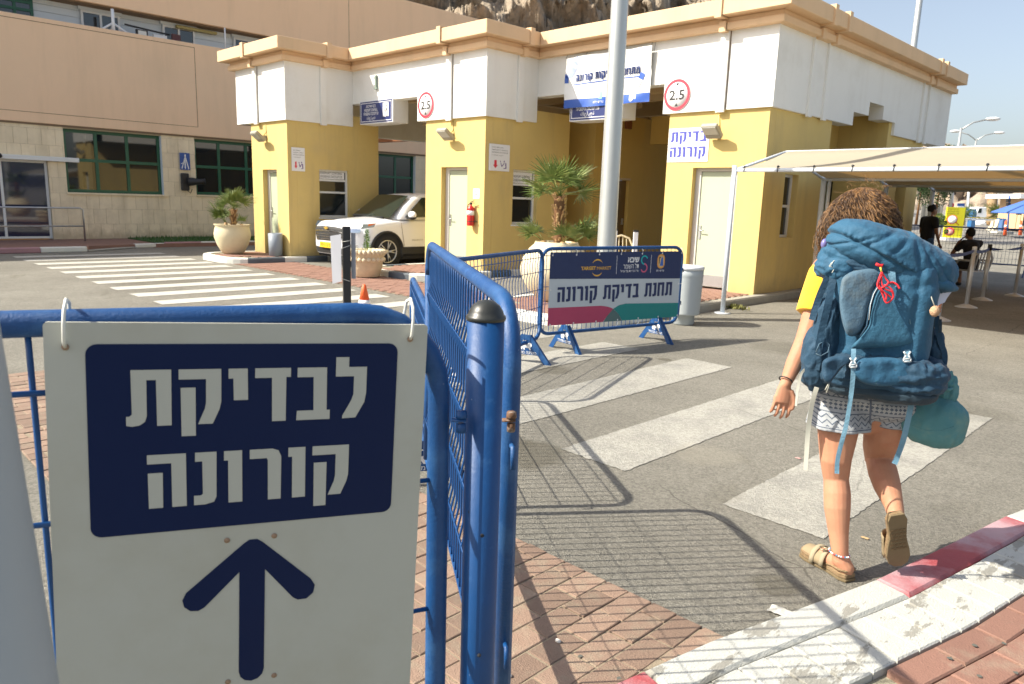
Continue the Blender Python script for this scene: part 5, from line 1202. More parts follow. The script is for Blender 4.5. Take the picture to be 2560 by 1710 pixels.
for i in range(260):
    h = r.uniform(0, .42); rr_ = .10*(1-h/.5); a_ = r.uniform(0, 6.28); c = Vector((pz.x+.10*ct.x*0+rr_*math.cos(a_)*r.random(), pz.y+rr_*math.sin(a_)*r.random(), .48+h)); d = Vector((math.cos(a_), math.sin(a_), .8)).normalized()*.05; s_ = Vector((-d.y, d.x, 0)).normalized()*.011
    sh.add([c, c+d*.5+s_, c+d, c+d*.5-s_], [(0, 1, 2, 3)])
stuff(sh.build('foliage', mat('shrub_green', (.09, .20, .03), .6, .3, 20), sp_)); tube('stem', [(pz.x, pz.y, .45), (pz.x, pz.y, .85)], .006, m_bark, sp_, 5)

# ---------------- plastic chair, retractable posts in the second lane ----------------
cc = Vector((-8.9, 12.9, 0)); pc_ = dep(1555, 640, 14.6); pch = thing('plastic_chair', 'cream plastic chair behind the lamp pole in the second lane', 'chair', (pc_.x, pc_.y, 0))
m_pl = mat('cream_plastic', (.60, .52, .36), .5)
cx_, cy_ = pc_.x, pc_.y; A, B = ct, cfv
def q3(a, b_, z): v = Vector((cx_, cy_, 0))+A*a+B*b_; return (v.x, v.y, z)
MB().tube([q3(-.22, .2, .42), q3(-.25, .22, .70), q3(-.16, .26, .88), q3(0, .27, .93), q3(.16, .26, .88), q3(.25, .22, .70), q3(.22, .2, .42)], .022, 8).build('back_frame', m_pl, pch)
for a in (-.12, -.04, .04, .12): MB().tube([q3(a*.6, .21, .48), q3(a, .24, .70), q3(a*.9, .27, .90)], .014, 6, flat=.5).build('back_slat', m_pl, pch)
MB().prism([(-.24, -.22), (.24, -.22), (.22, .22), (-.22, .22)], q3(0, 0, .42), A, B, (0, 0, .03)).build('seat', m_pl, pch)
for a, b_ in ((-.22, -.2), (.22, -.2), (-.2, .2), (.2, .2)): MB().tube([q3(a, b_, .42), q3(a*1.15, b_*1.15, 0)], [.025, .018], 8).build('leg', m_pl, pch)
for x_, lab in ((1534, 'white retractable barrier post with black top just right of the lamp pole'), (1586, 'white retractable barrier post with black top right of the plastic chair')):
    p_ = at(x_, 640, 1, 10.2); t = thing('queue_post', lab, 'post', (p_.x, p_.y, .12), group='white queue posts in the second lane')
    obx(t, 'post', p_, .035, .035, .12, 1.10, m_whp); obx(t, 'cap', p_, .037, .037, 1.101, 1.13, m_blk); obx(t, 'base', p_, .13, .13, .12, .14, m_whp)

# ---------------- handrail, accessible sign, wall camera, roof clutter by the terminal ----------------
hr = thing('handrail', 'steel handrail on the pavement outside the sliding glass doors', 'railing', (-22.9, 5, .1))
MB().tube([(-22.6, .5, .98), (-22.6, 6.0, .98), (-22.6, 6.06, .94), (-22.6, 6.06, .10)], .024, 8).build('top_rail', m_steel, hr)
tube('mid_rail', [(-22.6, .5, .50), (-22.6, 6.05, .50)], .02, m_steel, hr, 8)
for y in (.6, 3.3): tube('post', [(-22.6, y, .1), (-22.6, y, .98)], .022, m_steel, hr, 8)
asg = thing('blue_wall_sign', 'small blue sign with white figure on the stone wall between the green windows', 'sign', (-23.38, 9.0, 2.15), local=True)
MB().box((0, 0, 0), (.02, .30, .50)).build('plate', m_sign_blue, asg, world=False)
pm = MB()
for p, q_, r_ in (((.05, .04), (.15, .36), .014), ((.25, .04), (.17, .36), .014), ((.16, .40), (.16, .44), .02), ((.15, .05), (.15, .30), .018), ((.03, .18), (.14, .22), .01)): pm.prism(cap(p, q_, r_, 4), (.0215, 0, 0), (0, 1, 0), (0, 0, 1), (.001, 0, 0))
stuff(pm.build('figure', m_sign_white, asg, world=False))
cmr = thing('wall_camera', 'black bracketed camera on the stone wall under the small blue sign', 'camera', (-23.4, 9.15, 1.8), local=True)
MB().box((0, -.15, -.27), (.10, .08, .25)).build('wall_plate', m_blk, cmr, .02, world=False)
MB().lathe((.10, .05, .0), [(.0001, 0), (.13, 0), (.12, .12), (.08, .34), (.09, .48), (.0001, .48)], 16, axis=(.55, .83, .05)).build('housing', m_blk, cmr, world=False)
MB().tube([(.05, 0, -.25), (.10, .10, -.34), (.08, .16, -.22)], .012, 5).build('cable', m_blk, cmr, world=False)
tr = thing('roof_tripod', 'white tripod mast standing on the terminal parapet', 'mast', (-23.75, 7.5, 5.86), local=True)
MB().tube([(0, 0, -.1), (0, 0, .62)], .045, 8).build('mast', m_whp, tr, world=False)
for a_, b_ in ((0, -.42), (0, .5), (-.3, 0)): MB().tube([(0, 0, .25), (a_, b_, -.05)], .028, 6).build('leg', m_whp, tr, world=False)
rc_ = thing('roof_clutter', 'dark pipes, small lamp and boxes standing behind the terminal parapet', 'equipment', (-23.9, 8.3, 5.86), local=True)
MB().tube([(0, -.45, .30), (0, .1, .26), (0, .8, .22)], .025, 6).build('pipe', m_blk, rc_, world=False)
MB().box((-.05, -.15, .0), (.05, .16, .22)).build('lamp_box', m_blk, rc_, world=False); MB().box((.052, -.11, .04), (.056, .12, .19)).build('lamp_face', m_zip, rc_, world=False)
MB().box((-.05, .32, .0), (.05, .70, .16)).build('grey_box', m_alu, rc_, world=False); MB().box((-.05, .86, .0), (.05, 1.1, .26)).build('meter_box', mat('dark_red_box', (.10, .04, .04), .7), rc_, world=False)
rm_ = thing('roof_mast', 'thin white vertical mast on the terminal roof behind the left tower', 'mast', (-23.8, 10.75, 5.86), local=True); MB().tube([(0, 0, -.05), (0, 0, .7)], .022, 6).build('mast', m_whp, rm_, world=False)
a_ = dep(1013, 62, 30); rm2 = thing('roof_mast', 'thin pale mast rising above the terminal roof behind the middle tower', 'mast', (a_.x, a_.y, a_.z-1.5), local=True); MB().tube([(0, 0, -2), (0, 0, 2.1)], .03, 6).build('mast', m_alu, rm2, world=False)
gs = MB(); r = random.Random(8)
for i in range(2600):
    y = r.uniform(7.4, 16); x = r.uniform(-23.3, -21.3); h = r.uniform(.05, .13); a_ = r.uniform(0, 6.28); w_ = .02; gs.add([(x-w_*math.cos(a_), y-w_*math.sin(a_), .1), (x+w_*math.cos(a_), y+w_*math.sin(a_), .1), (x+.03*math.sin(a_), y, .1+h)], [(0, 1, 2)])
g_ = gs.build('grass_strip', mat('grass_green', (.05, .12, .025), .8, .3, 5)); tag(g_, 'strip of short green grass along the foot of the stone wall', 'grass', kind='stuff')
struct(box('grass_bed', (-23.4, 7.4, .10), (-21.25, 16, .13), mat('grass_soil', (.04, .09, .02), .9)))

# ---------------- shade tent, queue posts ----------------
m_cv = mat('tent_canvas', (.41, .375, .285), .8, .05, 2)
n_ = m_cv.node_tree; bs = n_.nodes['Principled BSDF']; tl_ = n_.nodes.new('ShaderNodeBsdfTranslucent'); tl_.inputs[0].default_value = (.50, .27, .08, 1); mxs = n_.nodes.new('ShaderNodeMixShader'); mxs.inputs[0].default_value = .22
n_.links.new(bs.outputs[0], mxs.inputs[1]); n_.links.new(tl_.outputs[0], mxs.inputs[2]); n_.links.new(mxs.outputs[0], n_.nodes['Material Output'].inputs[0])
m_tp = mat('tent_pipe', (.62, .67, .72), .4, .05, 10)
tn = thing('shade_tent', 'beige gable canvas tent on white pipes over the queue right of the booths', 'tent', (-1.5, 14.5, 0))
TX0, TX1, ZE, ZR = -5.48, 4.2, 2.075, 2.43
bays = [(9.93, 12.98), (13.02, 16.0), (16.04, 19.0)]
for bi, (y0, y1) in enumerate(bays):
    ym = (y0+y1)/2
    def cvf(u_, v_, y0=y0, y1=y1, ym=ym):
        x = TX0+.05+(TX1-TX0)*u_; y = y0+(y1-y0)*v_; k = 1-abs(y-ym)/((y1-y0)/2); z = ZE+(ZR-ZE)*k; z -= .05*math.sin(k*PI)*.6+.02*math.sin(u_*PI*4)**2*math.sin(k*PI)
        return (x, y, z+.015)
    mb = MB(); mb.grid(cvf, 24, 12); mb.build('canopy', m_cv, tn)
    MB().tube([(TX0, y0, ZE), (TX1, y0, ZE)], .027, 10).build('eave_pipe', m_tp, tn); MB().tube([(TX0, y1-.02, ZE), (TX1, y1-.02, ZE)], .027, 10).build('eave_pipe', m_tp, tn)
    MB().tube([(TX0, y0, ZE), (TX0, ym, ZR), (TX0, y1-.02, ZE)], .022, 8).build('gable_pipe', m_tp, tn)
    MB().tube([(TX0, ym, ZR), (TX1, ym, ZR)], .022, 8).build('ridge_pipe', m_tp, tn)
    for i in range(20):
        x = TX0+.15+.5*i; MB().tube([(x, y0-.032, ZE-.03), (x, y0-.035, ZE+.03), (x+.01, y0+.01, ZE+.05)], .006, 5).sphere((x, y0-.02, ZE+.045), .017, 8, 5).build('bungee', m_blk, tn)
    for i in range(5): yy = y0+.3+i*.28; k = (yy-y0)/(ym-y0); MB().tube([(TX0-.03, yy, ZE+(ZR-ZE)*k-.03), (TX0-.03, yy, ZE+(ZR-ZE)*k+.03)], .006, 5).build('bungee', m_blk, tn)
for y in (9.91, 13.0, 16.02, 19.0):
    for x in (TX0, TX1):
        MB().tube([(x, y, 0), (x, y, 2.14)], .034 if y < 10 else .045, 12).build('post', m_tp, tn); MB().lathe((x, y, 0), [(.12, 0), (.12, .012), (.04, .016)], 16).build('foot_plate', m_tp, tn)
MB().tube([(TX0+.10, 13.0, 0), (TX0+.10, 13.0, 2.05)], .03, 10).build('post', m_tp, tn)
m_qb = mat('belt_blue', (.02, .05, .26), .6)
m_qp = mat('queue_post_silver', (.55, .56, .57), .35, .05, 10, metal=.3)
def stanchion(x, y, h, label, lean=0):
    t = thing('queue_post', label, 'post', (x, y, 0), local=True, group='silver queue posts under the tent')
    MB().lathe((0, 0, .02), [(.032, 0), (.032, h-.02)], 16).build('post', m_qp, t, world=False)
    MB().lathe((0, 0, h), [(.036, -.10), (.036, 0), (.03, .012), (.0001, .014)], 16).build('belt_head', m_blk if lean else m_whp, t, world=False)
    MB().lathe((0, 0, 0), [(.17, .0), (.17, .008), (.05, .05), (.035, .06)], 24).build('base', m_qp, t, world=False); return t
SP = []
for px, pd, h, lab in ((2345, 10.9, 1.02, 'silver queue post just right of the backpack'), (2415, 12.6, 1.02, 'silver queue post with white head in front of the seated man'), (2455, 13.8, 1.02, 'silver queue post with black head right of the seated man'), (2536, 14.7, 1.02, 'silver queue post at the right edge of the photo')):
    y_ = {2345: 800, 2415: 768, 2455: 750, 2536: 740}[px]; p_ = G(px, y_); stanchion(p_.x, p_.y, h, lab, px == 2455); SP.append(Vector((p_.x, p_.y, .95)))
def belt(a, b_, z, label, tw=0):
    n = 12; P = []
    for i in range(n+1):
        f = i/n; c = a.lerp(b_, f); an = tw*PI*f; d_ = Vector((0, 0, math.cos(an)))*.025+Vector((1, 0, 0))*math.sin(an)*.025; c.z = z-.03*math.sin(PI*f); P += [c+d_, c-d_, c+d_+Vector((.001, .001, 0)), c-d_+Vector((.001, .001, 0))]
    mb = MB(); mb.add(P, [(i*4, i*4+1, i*4+5, i*4+4) for i in range(n)]+[(i*4+2, i*4+6, i*4+7, i*4+3) for i in range(n)]); o = mb.build('queue_belt', m_qb); tag(center(o), label, 'belt')
belt(SP[0], SP[1], .96, 'wide blue belt strung from the front queue post towards the seated man'); belt(SP[1], SP[2], .95, 'dark blue belt between the white headed and black headed posts'); belt(SP[2], SP[3], .95, 'blue belt running right from the black headed queue post', 1)

# ---------------- people helpers ----------------
m_skin = mat('skin', (.45, .225, .135), .62, .10, 16, .25, 70, sss=.08, spec=.3, col2=(.40, .155, .095), c2amt=.55, c2scale=11, c2lo=.45, c2hi=.75, bdist=.002); m_skind = mat('skin_tan', (.30, .15, .085), .5, .06, 12)
def remesh(o, vox, smooth=6, f=.5):
    r_ = o.modifiers.new('remesh', 'REMESH'); r_.mode = 'VOXEL'; r_.voxel_size = vox; r_.use_smooth_shade = True
    s_ = o.modifiers.new('smooth', 'SMOOTH'); s_.iterations = smooth; s_.factor = f; return o
def limb(mb, pts, rs, n=12, flat=None):
    mb.tube(pts, rs, n, flat=flat); mb.sphere(pts[0], rs[0], 12, 8); mb.sphere(pts[-1], rs[-1], 12, 8)
def figure(label, base, face, J, shirt, trousers, shoe, hair, skin, name='person', vox=.014, sleeve=.55, short=False):
    """J: joints in a local frame (x right of the person, y forward, z up)"""
    t = thing(name, label, 'person', base, face, local=True); V3 = lambda k: Vector(J[k])
    b = MB(); hd = V3('head')
    limb(b, [V3('neck')-Vector((0, 0, .05)), hd-Vector((0, .01, .06))], [.055, .052])
    b.sphere(hd, (.075, .095, .115), 16, 12); b.sphere(hd+Vector((0, .045, -.07)), (.045, .05, .045), 12, 8)
    b.sphere(hd+Vector((0, .10, -.015)), (.012, .02, .022), 8, 6)
    for s in (-1, 1): b.sphere(hd+Vector((s*.078, -.005, -.01)), (.012, .022, .032), 8, 6)
    limb(b, [V3('pelvis'), V3('chest')], [.12, .13])
    for s, k in ((-1, 'l'), (1, 'r')):
        limb(b, [V3('sh'+k), V3('el'+k), V3('wr'+k)], [.05, .04, .027]); w_ = V3('wr'+k); h_ = V3('ha'+k); d = (h_-w_).normalized(); sd = d.orthogonal().normalized()
        b.tube([w_, w_+d*.05, w_+d*.09], [.028, .036, .032], 8, flat=.5)
        for q in range(4): b.tube([w_+d*.08+sd*(q-1.5)*.017, w_+d*(.15-.008*abs(q-1.5))+sd*(q-1.5)*.018, w_+d*(.17-.01*abs(q-1.5))+sd*(q-1.5)*.018], [.009, .008, .006], 6)
        b.tube([w_+d*.03+sd*.03, w_+d*.07+sd*.055, w_+d*.10+sd*.06], [.011, .010, .008], 6)
        limb(b, [V3('hi'+k), V3('kn'+k), V3('an'+k)], [.075, .052, .036])
    body = remesh(b.build('body', skin, t, world=False), vox*.75, 3)
    c = MB(); limb(c, [V3('pelvis')+Vector((0, 0, .0)), (V3('pelvis')+V3('chest'))/2, V3('chest')], [.155, .15, .165]); limb(c, [V3('shl'), V3('chest')+Vector((0, 0, .08)), V3('shr')], [.07, .10, .07])
    for k in 'lr': e = V3('sh'+k).lerp(V3('el'+k), sleeve*1.2); c.tube([V3('sh'+k), V3('sh'+k).lerp(V3('el'+k), .5), e], [.075, .068, .066], 12)
    remesh(c.build('shirt', shirt, t, world=False), vox, 4)
    c = MB(); limb(c, [V3('hil'), V3('pelvis'), V3('hir')], [.10, .15, .10])
    for k in 'lr':
        if short: c.tube([V3('hi'+k), V3('hi'+k).lerp(V3('kn'+k), .9)], [.10, .085], 12)
        else: limb(c, [V3('hi'+k), V3('kn'+k), V3('an'+k)], [.10, .07, .055])
    remesh(c.build('trousers', trousers, t, world=False), vox, 4)
    for k in 'lr':
        a, q = V3('an'+k), V3('to'+k); c = MB(); limb(c, [a-Vector((0, 0, .045)), a.lerp(q, .5)-Vector((0, 0, .02)), q], [.045, .045, .038]); remesh(c.build('shoe', shoe, t, world=False), .012, 3)
    c = MB(); c.sphere(hd+Vector((0, -.018, .028)), (.088, .100, .112), 16, 12); remesh(c.build('hair', hair, t, world=False), .012, 2)
    for s in (-1, 1): MB().sphere(hd+Vector((s*.03, .089, .012)), (.010, .006, .007), 8, 5).build('eye', m_sign_white, t, world=False)
    return t
m_blacks = mat('black_shirt', (.02, .02, .024), .9, .2, 10); m_jeans = mat('jeans_blue', (.04, .10, .22), .85, .2, 20); m_darkh = mat('black_hair', (.010, .008, .007), .8)
std = dict(pelvis=(0, 0, .95), chest=(0, .01, 1.33), neck=(0, .01, 1.48), head=(0, .04, 1.64), shl=(-.20, 0, 1.42), shr=(.20, 0, 1.42), ell=(-.27, .02, 1.13), elr=(.26, .03, 1.13), wrl=(-.25, .12, .90), wrr=(.24, .14, .90), hal=(-.24, .2, .80), har=(.23, .2, .80), hil=(-.10, 0, .92), hir=(.10, 0, .92), knl=(-.11, .03, .50), knr=(.12, .03, .50), anl=(-.12, 0, .09), anr=(.13, 0, .09), tol=(-.14, .17, .035), tor=(.15, .17, .035))
sm_ = G(2303, 702); figure('man in black shirt and blue jeans standing with his back turned under the tent', (sm_.x, sm_.y, 0), rad(-38), std, m_blacks, m_jeans, m_blk, m_darkh, m_skind)
sit = dict(pelvis=(0, 0, .50), chest=(0, .06, .86), neck=(0, .09, 1.01), head=(0, .15, 1.15), shl=(-.20, .06, .96), shr=(.20, .06, .96), ell=(-.24, .30, .72), elr=(.22, .26, .70), wrl=(-.10, .30, .98), wrr=(.05, .42, .70), hal=(-.04, .26, 1.06), har=(-.05, .48, .70), hil=(-.10, .02, .48), hir=(.10, .02, .48), knl=(-.12, .44, .50), knr=(.14, .42, .48), anl=(.04, .62, .12), anr=(.06, .30, .10), tol=(-.02, .76, .05), tor=(.0, .46, .035))
sp2 = dep(2428, 660, 15.9); SX, SY = sp2.x, sp2.y
figure('seated man in black shirt resting chin on hand beside the queue posts', (SX, SY, 0), rad(58), sit, m_blacks, m_blacks, m_blk, m_darkh, m_skind, short=True)
pch2 = thing('plastic_chair', 'white plastic armchair under the seated man in the tent', 'chair', (SX, SY, 0), rad(58), local=True)
m_wpl = mat('white_plastic', (.55, .57, .60), .5)
MB().prism(rpoly(.50, .46, .05, x0=-.25, y0=-.22), (0, 0, .37), (1, 0, 0), (0, 1, 0), (0, 0, .025)).build('seat', m_wpl, pch2, world=False)
for x, y in ((-.22, -.2), (.22, -.2), (-.22, .2), (.22, .2)): MB().tube([(x, y, .38), (x*1.15, y*1.2, 0)], [.03, .02], 8).build('leg', m_wpl, pch2, world=False)
MB().tube([(-.24, -.2, .38), (-.26, -.26, .65), (-.15, -.30, .80), (.15, -.30, .80), (.26, -.26, .65), (.24, -.2, .38)], .025, 8).build('back_frame', m_wpl, pch2, world=False)
for x in (-.12, -.04, .04, .12): MB().tube([(x, -.22, .40), (x, -.28, .79)], .016, 6).build('back_slat', m_wpl, pch2, world=False)
for s in (-1, 1): MB().tube([(s*.26, -.25, .60), (s*.28, .05, .60), (s*.26, .20, .40)], .022, 8).build('armrest', m_wpl, pch2, world=False)

# ---------------- far side of the car park ----------------
sheet('far_car_park', [(-40, 49), (60, 49), (60, 49.02), (-40, 49.02)], .004, m_kg)
fgp = MB()
def farz(d): return max(0, (d-48)*.028)
for nm, pts in (('far_car_park_slope', 0),):
    a = [Vector((math.cos(x), math.sin(x), 0)) for x in (rad(78), rad(90), rad(98), rad(104), rad(110), rad(116), rad(124))]
    vs = []
    for d in (47, 60, 80, 140, 200):
        for q in a: vs.append((q*d*1.05).to_tuple()[:2]+(farz(d)-.02,))
    fgp.add(vs, [(i*7+j+1, i*7+j, (i+1)*7+j, (i+1)*7+j+1) for i in range(4) for j in range(6)])
struct(fgp.build('far_car_park', mat('far_asphalt', (.22, .21, .19), .9, .1, .5)))
def far(px, py, d): return dep(px, py, d)
def fbox(parent, name, px0, px1, py0, py1, d, dd, m, bevel=0):
    a = dep(px0, py1, d); b = dep(px1, py1, d); t_ = dep(px0, py0, d); c = (a+b)/2; w_ = (b-a).length/2
    P = [c-ct*w_-cfv*dd/2, c+ct*w_-cfv*dd/2, c+ct*w_+cfv*dd/2, c-ct*w_+cfv*dd/2]
    return MB().prism([(p.x, p.y) for p in P], (0, 0, a.z), (1, 0, 0), (0, 1, 0), (0, 0, t_.z-a.z)).build(name, m, parent, bevel)
def fthing(name, label, cat, px, py, d, group=None): p = dep(px, py, d); return thing(name, label, cat, (p.x, p.y, p.z), group=group)
# yellow advertising stand
ys_ = fthing('yellow_sign_stand', 'tall yellow notice stand with magnifier and red stamp marks beyond the tent', 'sign', 2376, 598, 40)
m_yw = mat('sign_yellow', (.75, .70, .02), .6)
fbox(ys_, 'panel', 2357, 2402, 517, 595, 40, .12, m_yw); fbox(ys_, 'base', 2353, 2400, 593, 600, 40.1, .8, m_whp)
def disc(parent, name, px, py, d, r, m, k=0.): c = dep(px, py, d-k); return MB().lathe(c, [(.0001, .01), (r, .01), (r, 0), (.0001, 0)], 20, axis=(CAM-c).normalized()).build(name, m, parent)
disc(ys_, 'magnifier_ring', 2381, 549, 40, .24, m_sign_red, .5); disc(ys_, 'magnifier_glass', 2381, 549, 40, .20, m_sign_white, .53); disc(ys_, 'stamp', 2374, 579, 40, .22, m_sign_red, .5); disc(ys_, 'stamp_centre', 2374, 580, 40, .16, mat('stamp_pink', (.75, .35, .30), .6), .53)
tube('magnifier_handle', [dep(2390, 556, 39.5), dep(2397, 563, 39.5)], .03, mat('handle_orange', (.6, .25, .02), .6), ys_, 5)
m_bl = mat('sign_olive_ink', (.18, .17, .02), .6)
for y in (524, 530, 536): a = dep(2364, y, 39.5); text('lettering', 'NEWS PAPERWORK HERE' if y != 530 else 'FORMS FILLED HERE', .12, a, ct, (0, 0, 1), m_bl, ys_, width=.72)
mg_ = dep(2368, 549, 39.83); text('lettering', 'CHECK', .10, dep(2376, 550, 39.43), ct, (0, 0, 1), m_sign_black, ys_, width=.24)
bb = fthing('blue_bin', 'tall blue wheeled bin by the far kerb behind the yellow stand', 'bin', 2427, 567, 58); m_bb = mat('bin_blue', (.03, .14, .34), .5)
fbox(bb, 'body', 2421, 2433, 527, 567, 58, .5, m_bb, .03); fbox(bb, 'lid', 2419, 2436, 522, 527, 58, .6, m_bb, .02)
# vehicles
def far_vehicle(label, px0, px1, py0, py1, d, van, cat):
    t = fthing('far_van' if van else 'far_car', label, cat, (px0+px1)/2, py1, d); a, b = dep(px0, py1, d), dep(px1, py1, d); h = dep(px0, py0, d).z-a.z; L = (b-a).length
    prof = [(0, .12), (.0, .45), (.06, .55), (.14, .95), (.2, 1), (.96, 1), (1, .9), (1, .12)] if van else [(0, .2), (.02, .5), (.22, .6), (.36, .98), (.7, 1), (.86, .62), (1, .55), (1, .2)]
    MB().prism([(x*L, z*h) for x, z in prof], a, ct, (0, 0, 1), cfv*1.7).build('body', m_car, t, .04)
    win = [(.10, .58), (.17, .9), (.32, .9), (.32, .58)] if van else [(.28, .62), (.38, .92), (.66, .93), (.78, .64)]
    MB().prism([(x*L, z*h) for x, z in win], a-cfv*.02, ct, (0, 0, 1), cfv*.01).build('side_window', m_cg, t)
    for x in (.18, .82): c = a+ct*(L*x)+Vector((0, 0, h*.17)); MB().lathe(c-cfv*.03, [(.0001, 0), (h*.17, 0), (h*.17, .2), (.0001, .2)], 16, axis=cfv).build('wheel', m_tyre, t); MB().lathe(c-cfv*.05, [(.0001, 0), (h*.10, 0), (h*.10, .02), (.0001, .02)], 12, axis=cfv).build('hubcap', m_rim, t)
    return t
far_vehicle('white van parked far beyond the tent, left of the palm trunk', 2436, 2480, 517, 553, 80, True, 'van')
far_vehicle('white small car parked far beyond the barrier arm', 2448, 2492, 548, 567, 66, False, 'car')
far_vehicle('pale parked car at the left of the far lot behind the yellow stand', 2405, 2432, 553, 567, 64, False, 'car')
# barrier arm
ba = fthing('barrier_arm', 'white and yellow striped barrier arm across the far gate', 'barrier', 2497, 575, 52)
MB().tube([dep(2330, 546, 50), dep(2500, 551, 52)], .06, 6).build('arm', m_whp, ba); MB().tube([dep(2330, 541, 50.1), dep(2500, 546, 52.1)], .035, 6).build('upper_arm', mat('arm_yellow', (.65, .50, .08), .5), ba)
fbox(ba, 'housing', 2492, 2500, 548, 576, 52, .4, m_whp)
ccb = fthing('concrete_block', 'cream flared concrete block beside the blue drum at the gate', 'barrier', 2490, 576, 51.5)
a = dep(2483, 576, 51.5); MB().prism([(0, 0), (.42, 0), (.42, .75), (.30, .75), (.22, .3), (0, .08)], a, ct, (0, 0, 1), cfv*.8).build('block', mat('cream_concrete', (.62, .56, .42), .8), ccb)
bd_ = fthing('blue_drum', 'blue patterned cabinet beside the far gatehouse', 'cabinet', 2503, 577, 51); fbox(bd_, 'cabinet', 2498, 2509, 548, 577, 51, .4, mat('drum_blue', (.08, .16, .34), .6, .3, 8), .02); fbox(bd_, 'top', 2497, 2510, 546, 548, 51, .45, m_bb)
struct(fbox(None, 'far_kerb', 2478, 2520, 577, 583, 49.5, 1.2, m_kw_far, .03))
for px, lab in ((2514, 'orange flexible marker post at the foot of the gatehouse'), (2552, 'orange flexible marker post at the right edge beyond the tent')):
    t = fthing('marker_post', lab, 'post', px, 588, 44, 'orange marker posts by the far gate'); c0, c1_ = dep(px-2, 588, 44), dep(px+1, 552, 44); MB().tube([c0, c1_], [.10, .05], 10).build('post', m_or, t); MB().tube([c0.lerp(c1_, .55), c0.lerp(c1_, .7)], .078, 10).build('band', m_whp, t)
# gatehouse and umbrella
gh_ = fthing('gatehouse', 'peach gatehouse with white flat roof beyond the tent', 'building', 2540, 572, 56)
m_gh = mat('gatehouse_peach', (.62, .42, .24), .8, .08, 2)
fbox(gh_, 'wall', 2522, 2700, 497, 572, 56, 3, m_gh); fbox(gh_, 'roof', 2505, 2720, 485, 496, 55.5, 4, m_whp); fbox(gh_, 'window', 2541, 2553, 520, 537, 53.6, .1, m_glass); fbox(gh_, 'window', 2556, 2575, 515, 565, 53.6, .1, m_dark)
for x in (2537, 2547): fbox(gh_, 'grille_bar', x, x+1, 500, 572, 53.5, .03, m_joint)
um = fthing('parasol', 'blue parasol open beside the far gatehouse', 'parasol', 2570, 585, 47)
tc = dep(2572, 497, 47); MB().lathe(tc, [(2.0, -.95), (1.95, -.85), (.0001, 0)], 8).build('canopy', mat('parasol_blue', (.06, .14, .42), .7), um); b_ = dep(2560, 585, 47); tube('pole', [(tc.x, tc.y, tc.z), (tc.x, tc.y, b_.z)], .03, m_alu, um)
# far palms, bushes, trees, poles
ftp = fthing('date_palm', 'thick date palm trunk standing beyond the barrier arm', 'palm', 2478, 560, 62)
pts = [dep(2478+4*(i/8), 562-12*i, 62) for i in range(12)]; MB().tube(pts, [.36+.03*(i % 2) for i in range(12)], 14).build('trunk', mat('date_bark', (.36, .25, .14), .95, .5, 6, .9, 8), ftp)
st = MB(); r = random.Random(5)
for i in range(160):
    f = r.uniform(0, 11); i0 = int(min(f, 10)); q = pts[i0].lerp(pts[i0+1], f-i0); a_ = r.uniform(0, 6.28); n_ = Vector((math.cos(a_), math.sin(a_), 0)); s_ = Vector((-n_.y, n_.x, 0))*.09; c = q+n_*.34; st.add([c-s_, c+s_, c+n_*.12+Vector((0, 0, .25))], [(0, 1, 2)])
stuff(st.build('leaf_bases', m_boot, ftp)); fronds(ftp, pts[-3], 14, -60, 5, 2.2, 3)
def leafy(name, label, px, py, d, w_, h_, n, m, trunk=0, seed=1, cat='bush'):
    b = dep(px, py, d); t = thing(name, label, cat, (b.x, b.y, b.z)); r = random.Random(seed); mb = MB()
    cl = [(Vector((r.gauss(0, .3)*w_, r.gauss(0, .3)*w_, trunk+h_*r.uniform(.2, .85))), r.uniform(.25, .42)*min(w_, h_)) for _ in range(9)]
    for i in range(n):
        c, R_ = r.choice(cl); d_ = Vector((r.gauss(0, 1), r.gauss(0, 1), r.gauss(0, 1))).normalized(); p = b+c+d_*R_*r.uniform(.6, 1.05); u_ = Vector((r.gauss(0, 1), r.gauss(0, 1), r.gauss(0, 1))).normalized()*.035*math.sqrt(w_+.3); v_ = u_.orthogonal().normalized()*.02*math.sqrt(w_+.3)
        mb.add([p-u_, p+v_, p+u_, p-v_], [(0, 1, 2, 3)])
    mb.build('crown' if trunk else 'foliage', m, t)
    MB().tube([b-Vector((0, 0, .1)), b+Vector((.05, 0, trunk+h_*.5))], [.03*w_+.03, .02], 7).build('trunk' if trunk else 'stem', m_bark, t); 
    return t
m_fg = mat('foliage_green', (.055, .105, .02), .8, .5, 3, col2=(.16, .20, .04), c2amt=.6, c2scale=1.2); m_fd = mat('foliage_dark', (.03, .06, .015), .85, .5, 3)
leafy('bush', 'bright green bush left of the yellow notice stand', 2347, 598, 38, .45, 1.7, 2200, m_fg, 0, 2)
leafy('shade_tree', 'dark green tree hanging over the area left of the yellow stand', 2335, 560, 42, 2.2, 3.2, 7000, m_fd, 1.0, 3, 'tree')
leafy('bush', 'olive bush behind the right edge of the yellow notice stand', 2408, 560, 50, .9, 1.3, 1200, m_fg, 0, 4)
leafy('shade_tree', 'dark tree at the foot of the far hillside right of the tent', 2290, 560, 46, 2.0, 3.0, 4000, m_fd, 1.0, 6, 'tree')
yp = fthing('small_palm', 'small green palm by the far gatehouse', 'palm', 2504, 560, 60); c = dep(2504, 535, 60); MB().tube([dep(2504, 562, 60), c], [.35, .28], 8).build('trunk', m_bark, yp); fronds(yp, c, 16, -25, 45, 2.4, 9)
for px0, py0, px1, py1, d, lab in ((2378, 520, 2384, 440, 55, 'white lamp post directly above the yellow notice stand'), (2417, 540, 2424, 440, 60, 'white lamp post left of the blue bin beyond the tent'), (2489, 545, 2495, 440, 66, 'slim grey post behind the date palm trunk')):
    t = fthing('far_post', lab, 'post', px0, py0, d); tube('post', [dep(px0, py0+25, d), dep(px1, py1, d)], .09, m_alu, t, 8)
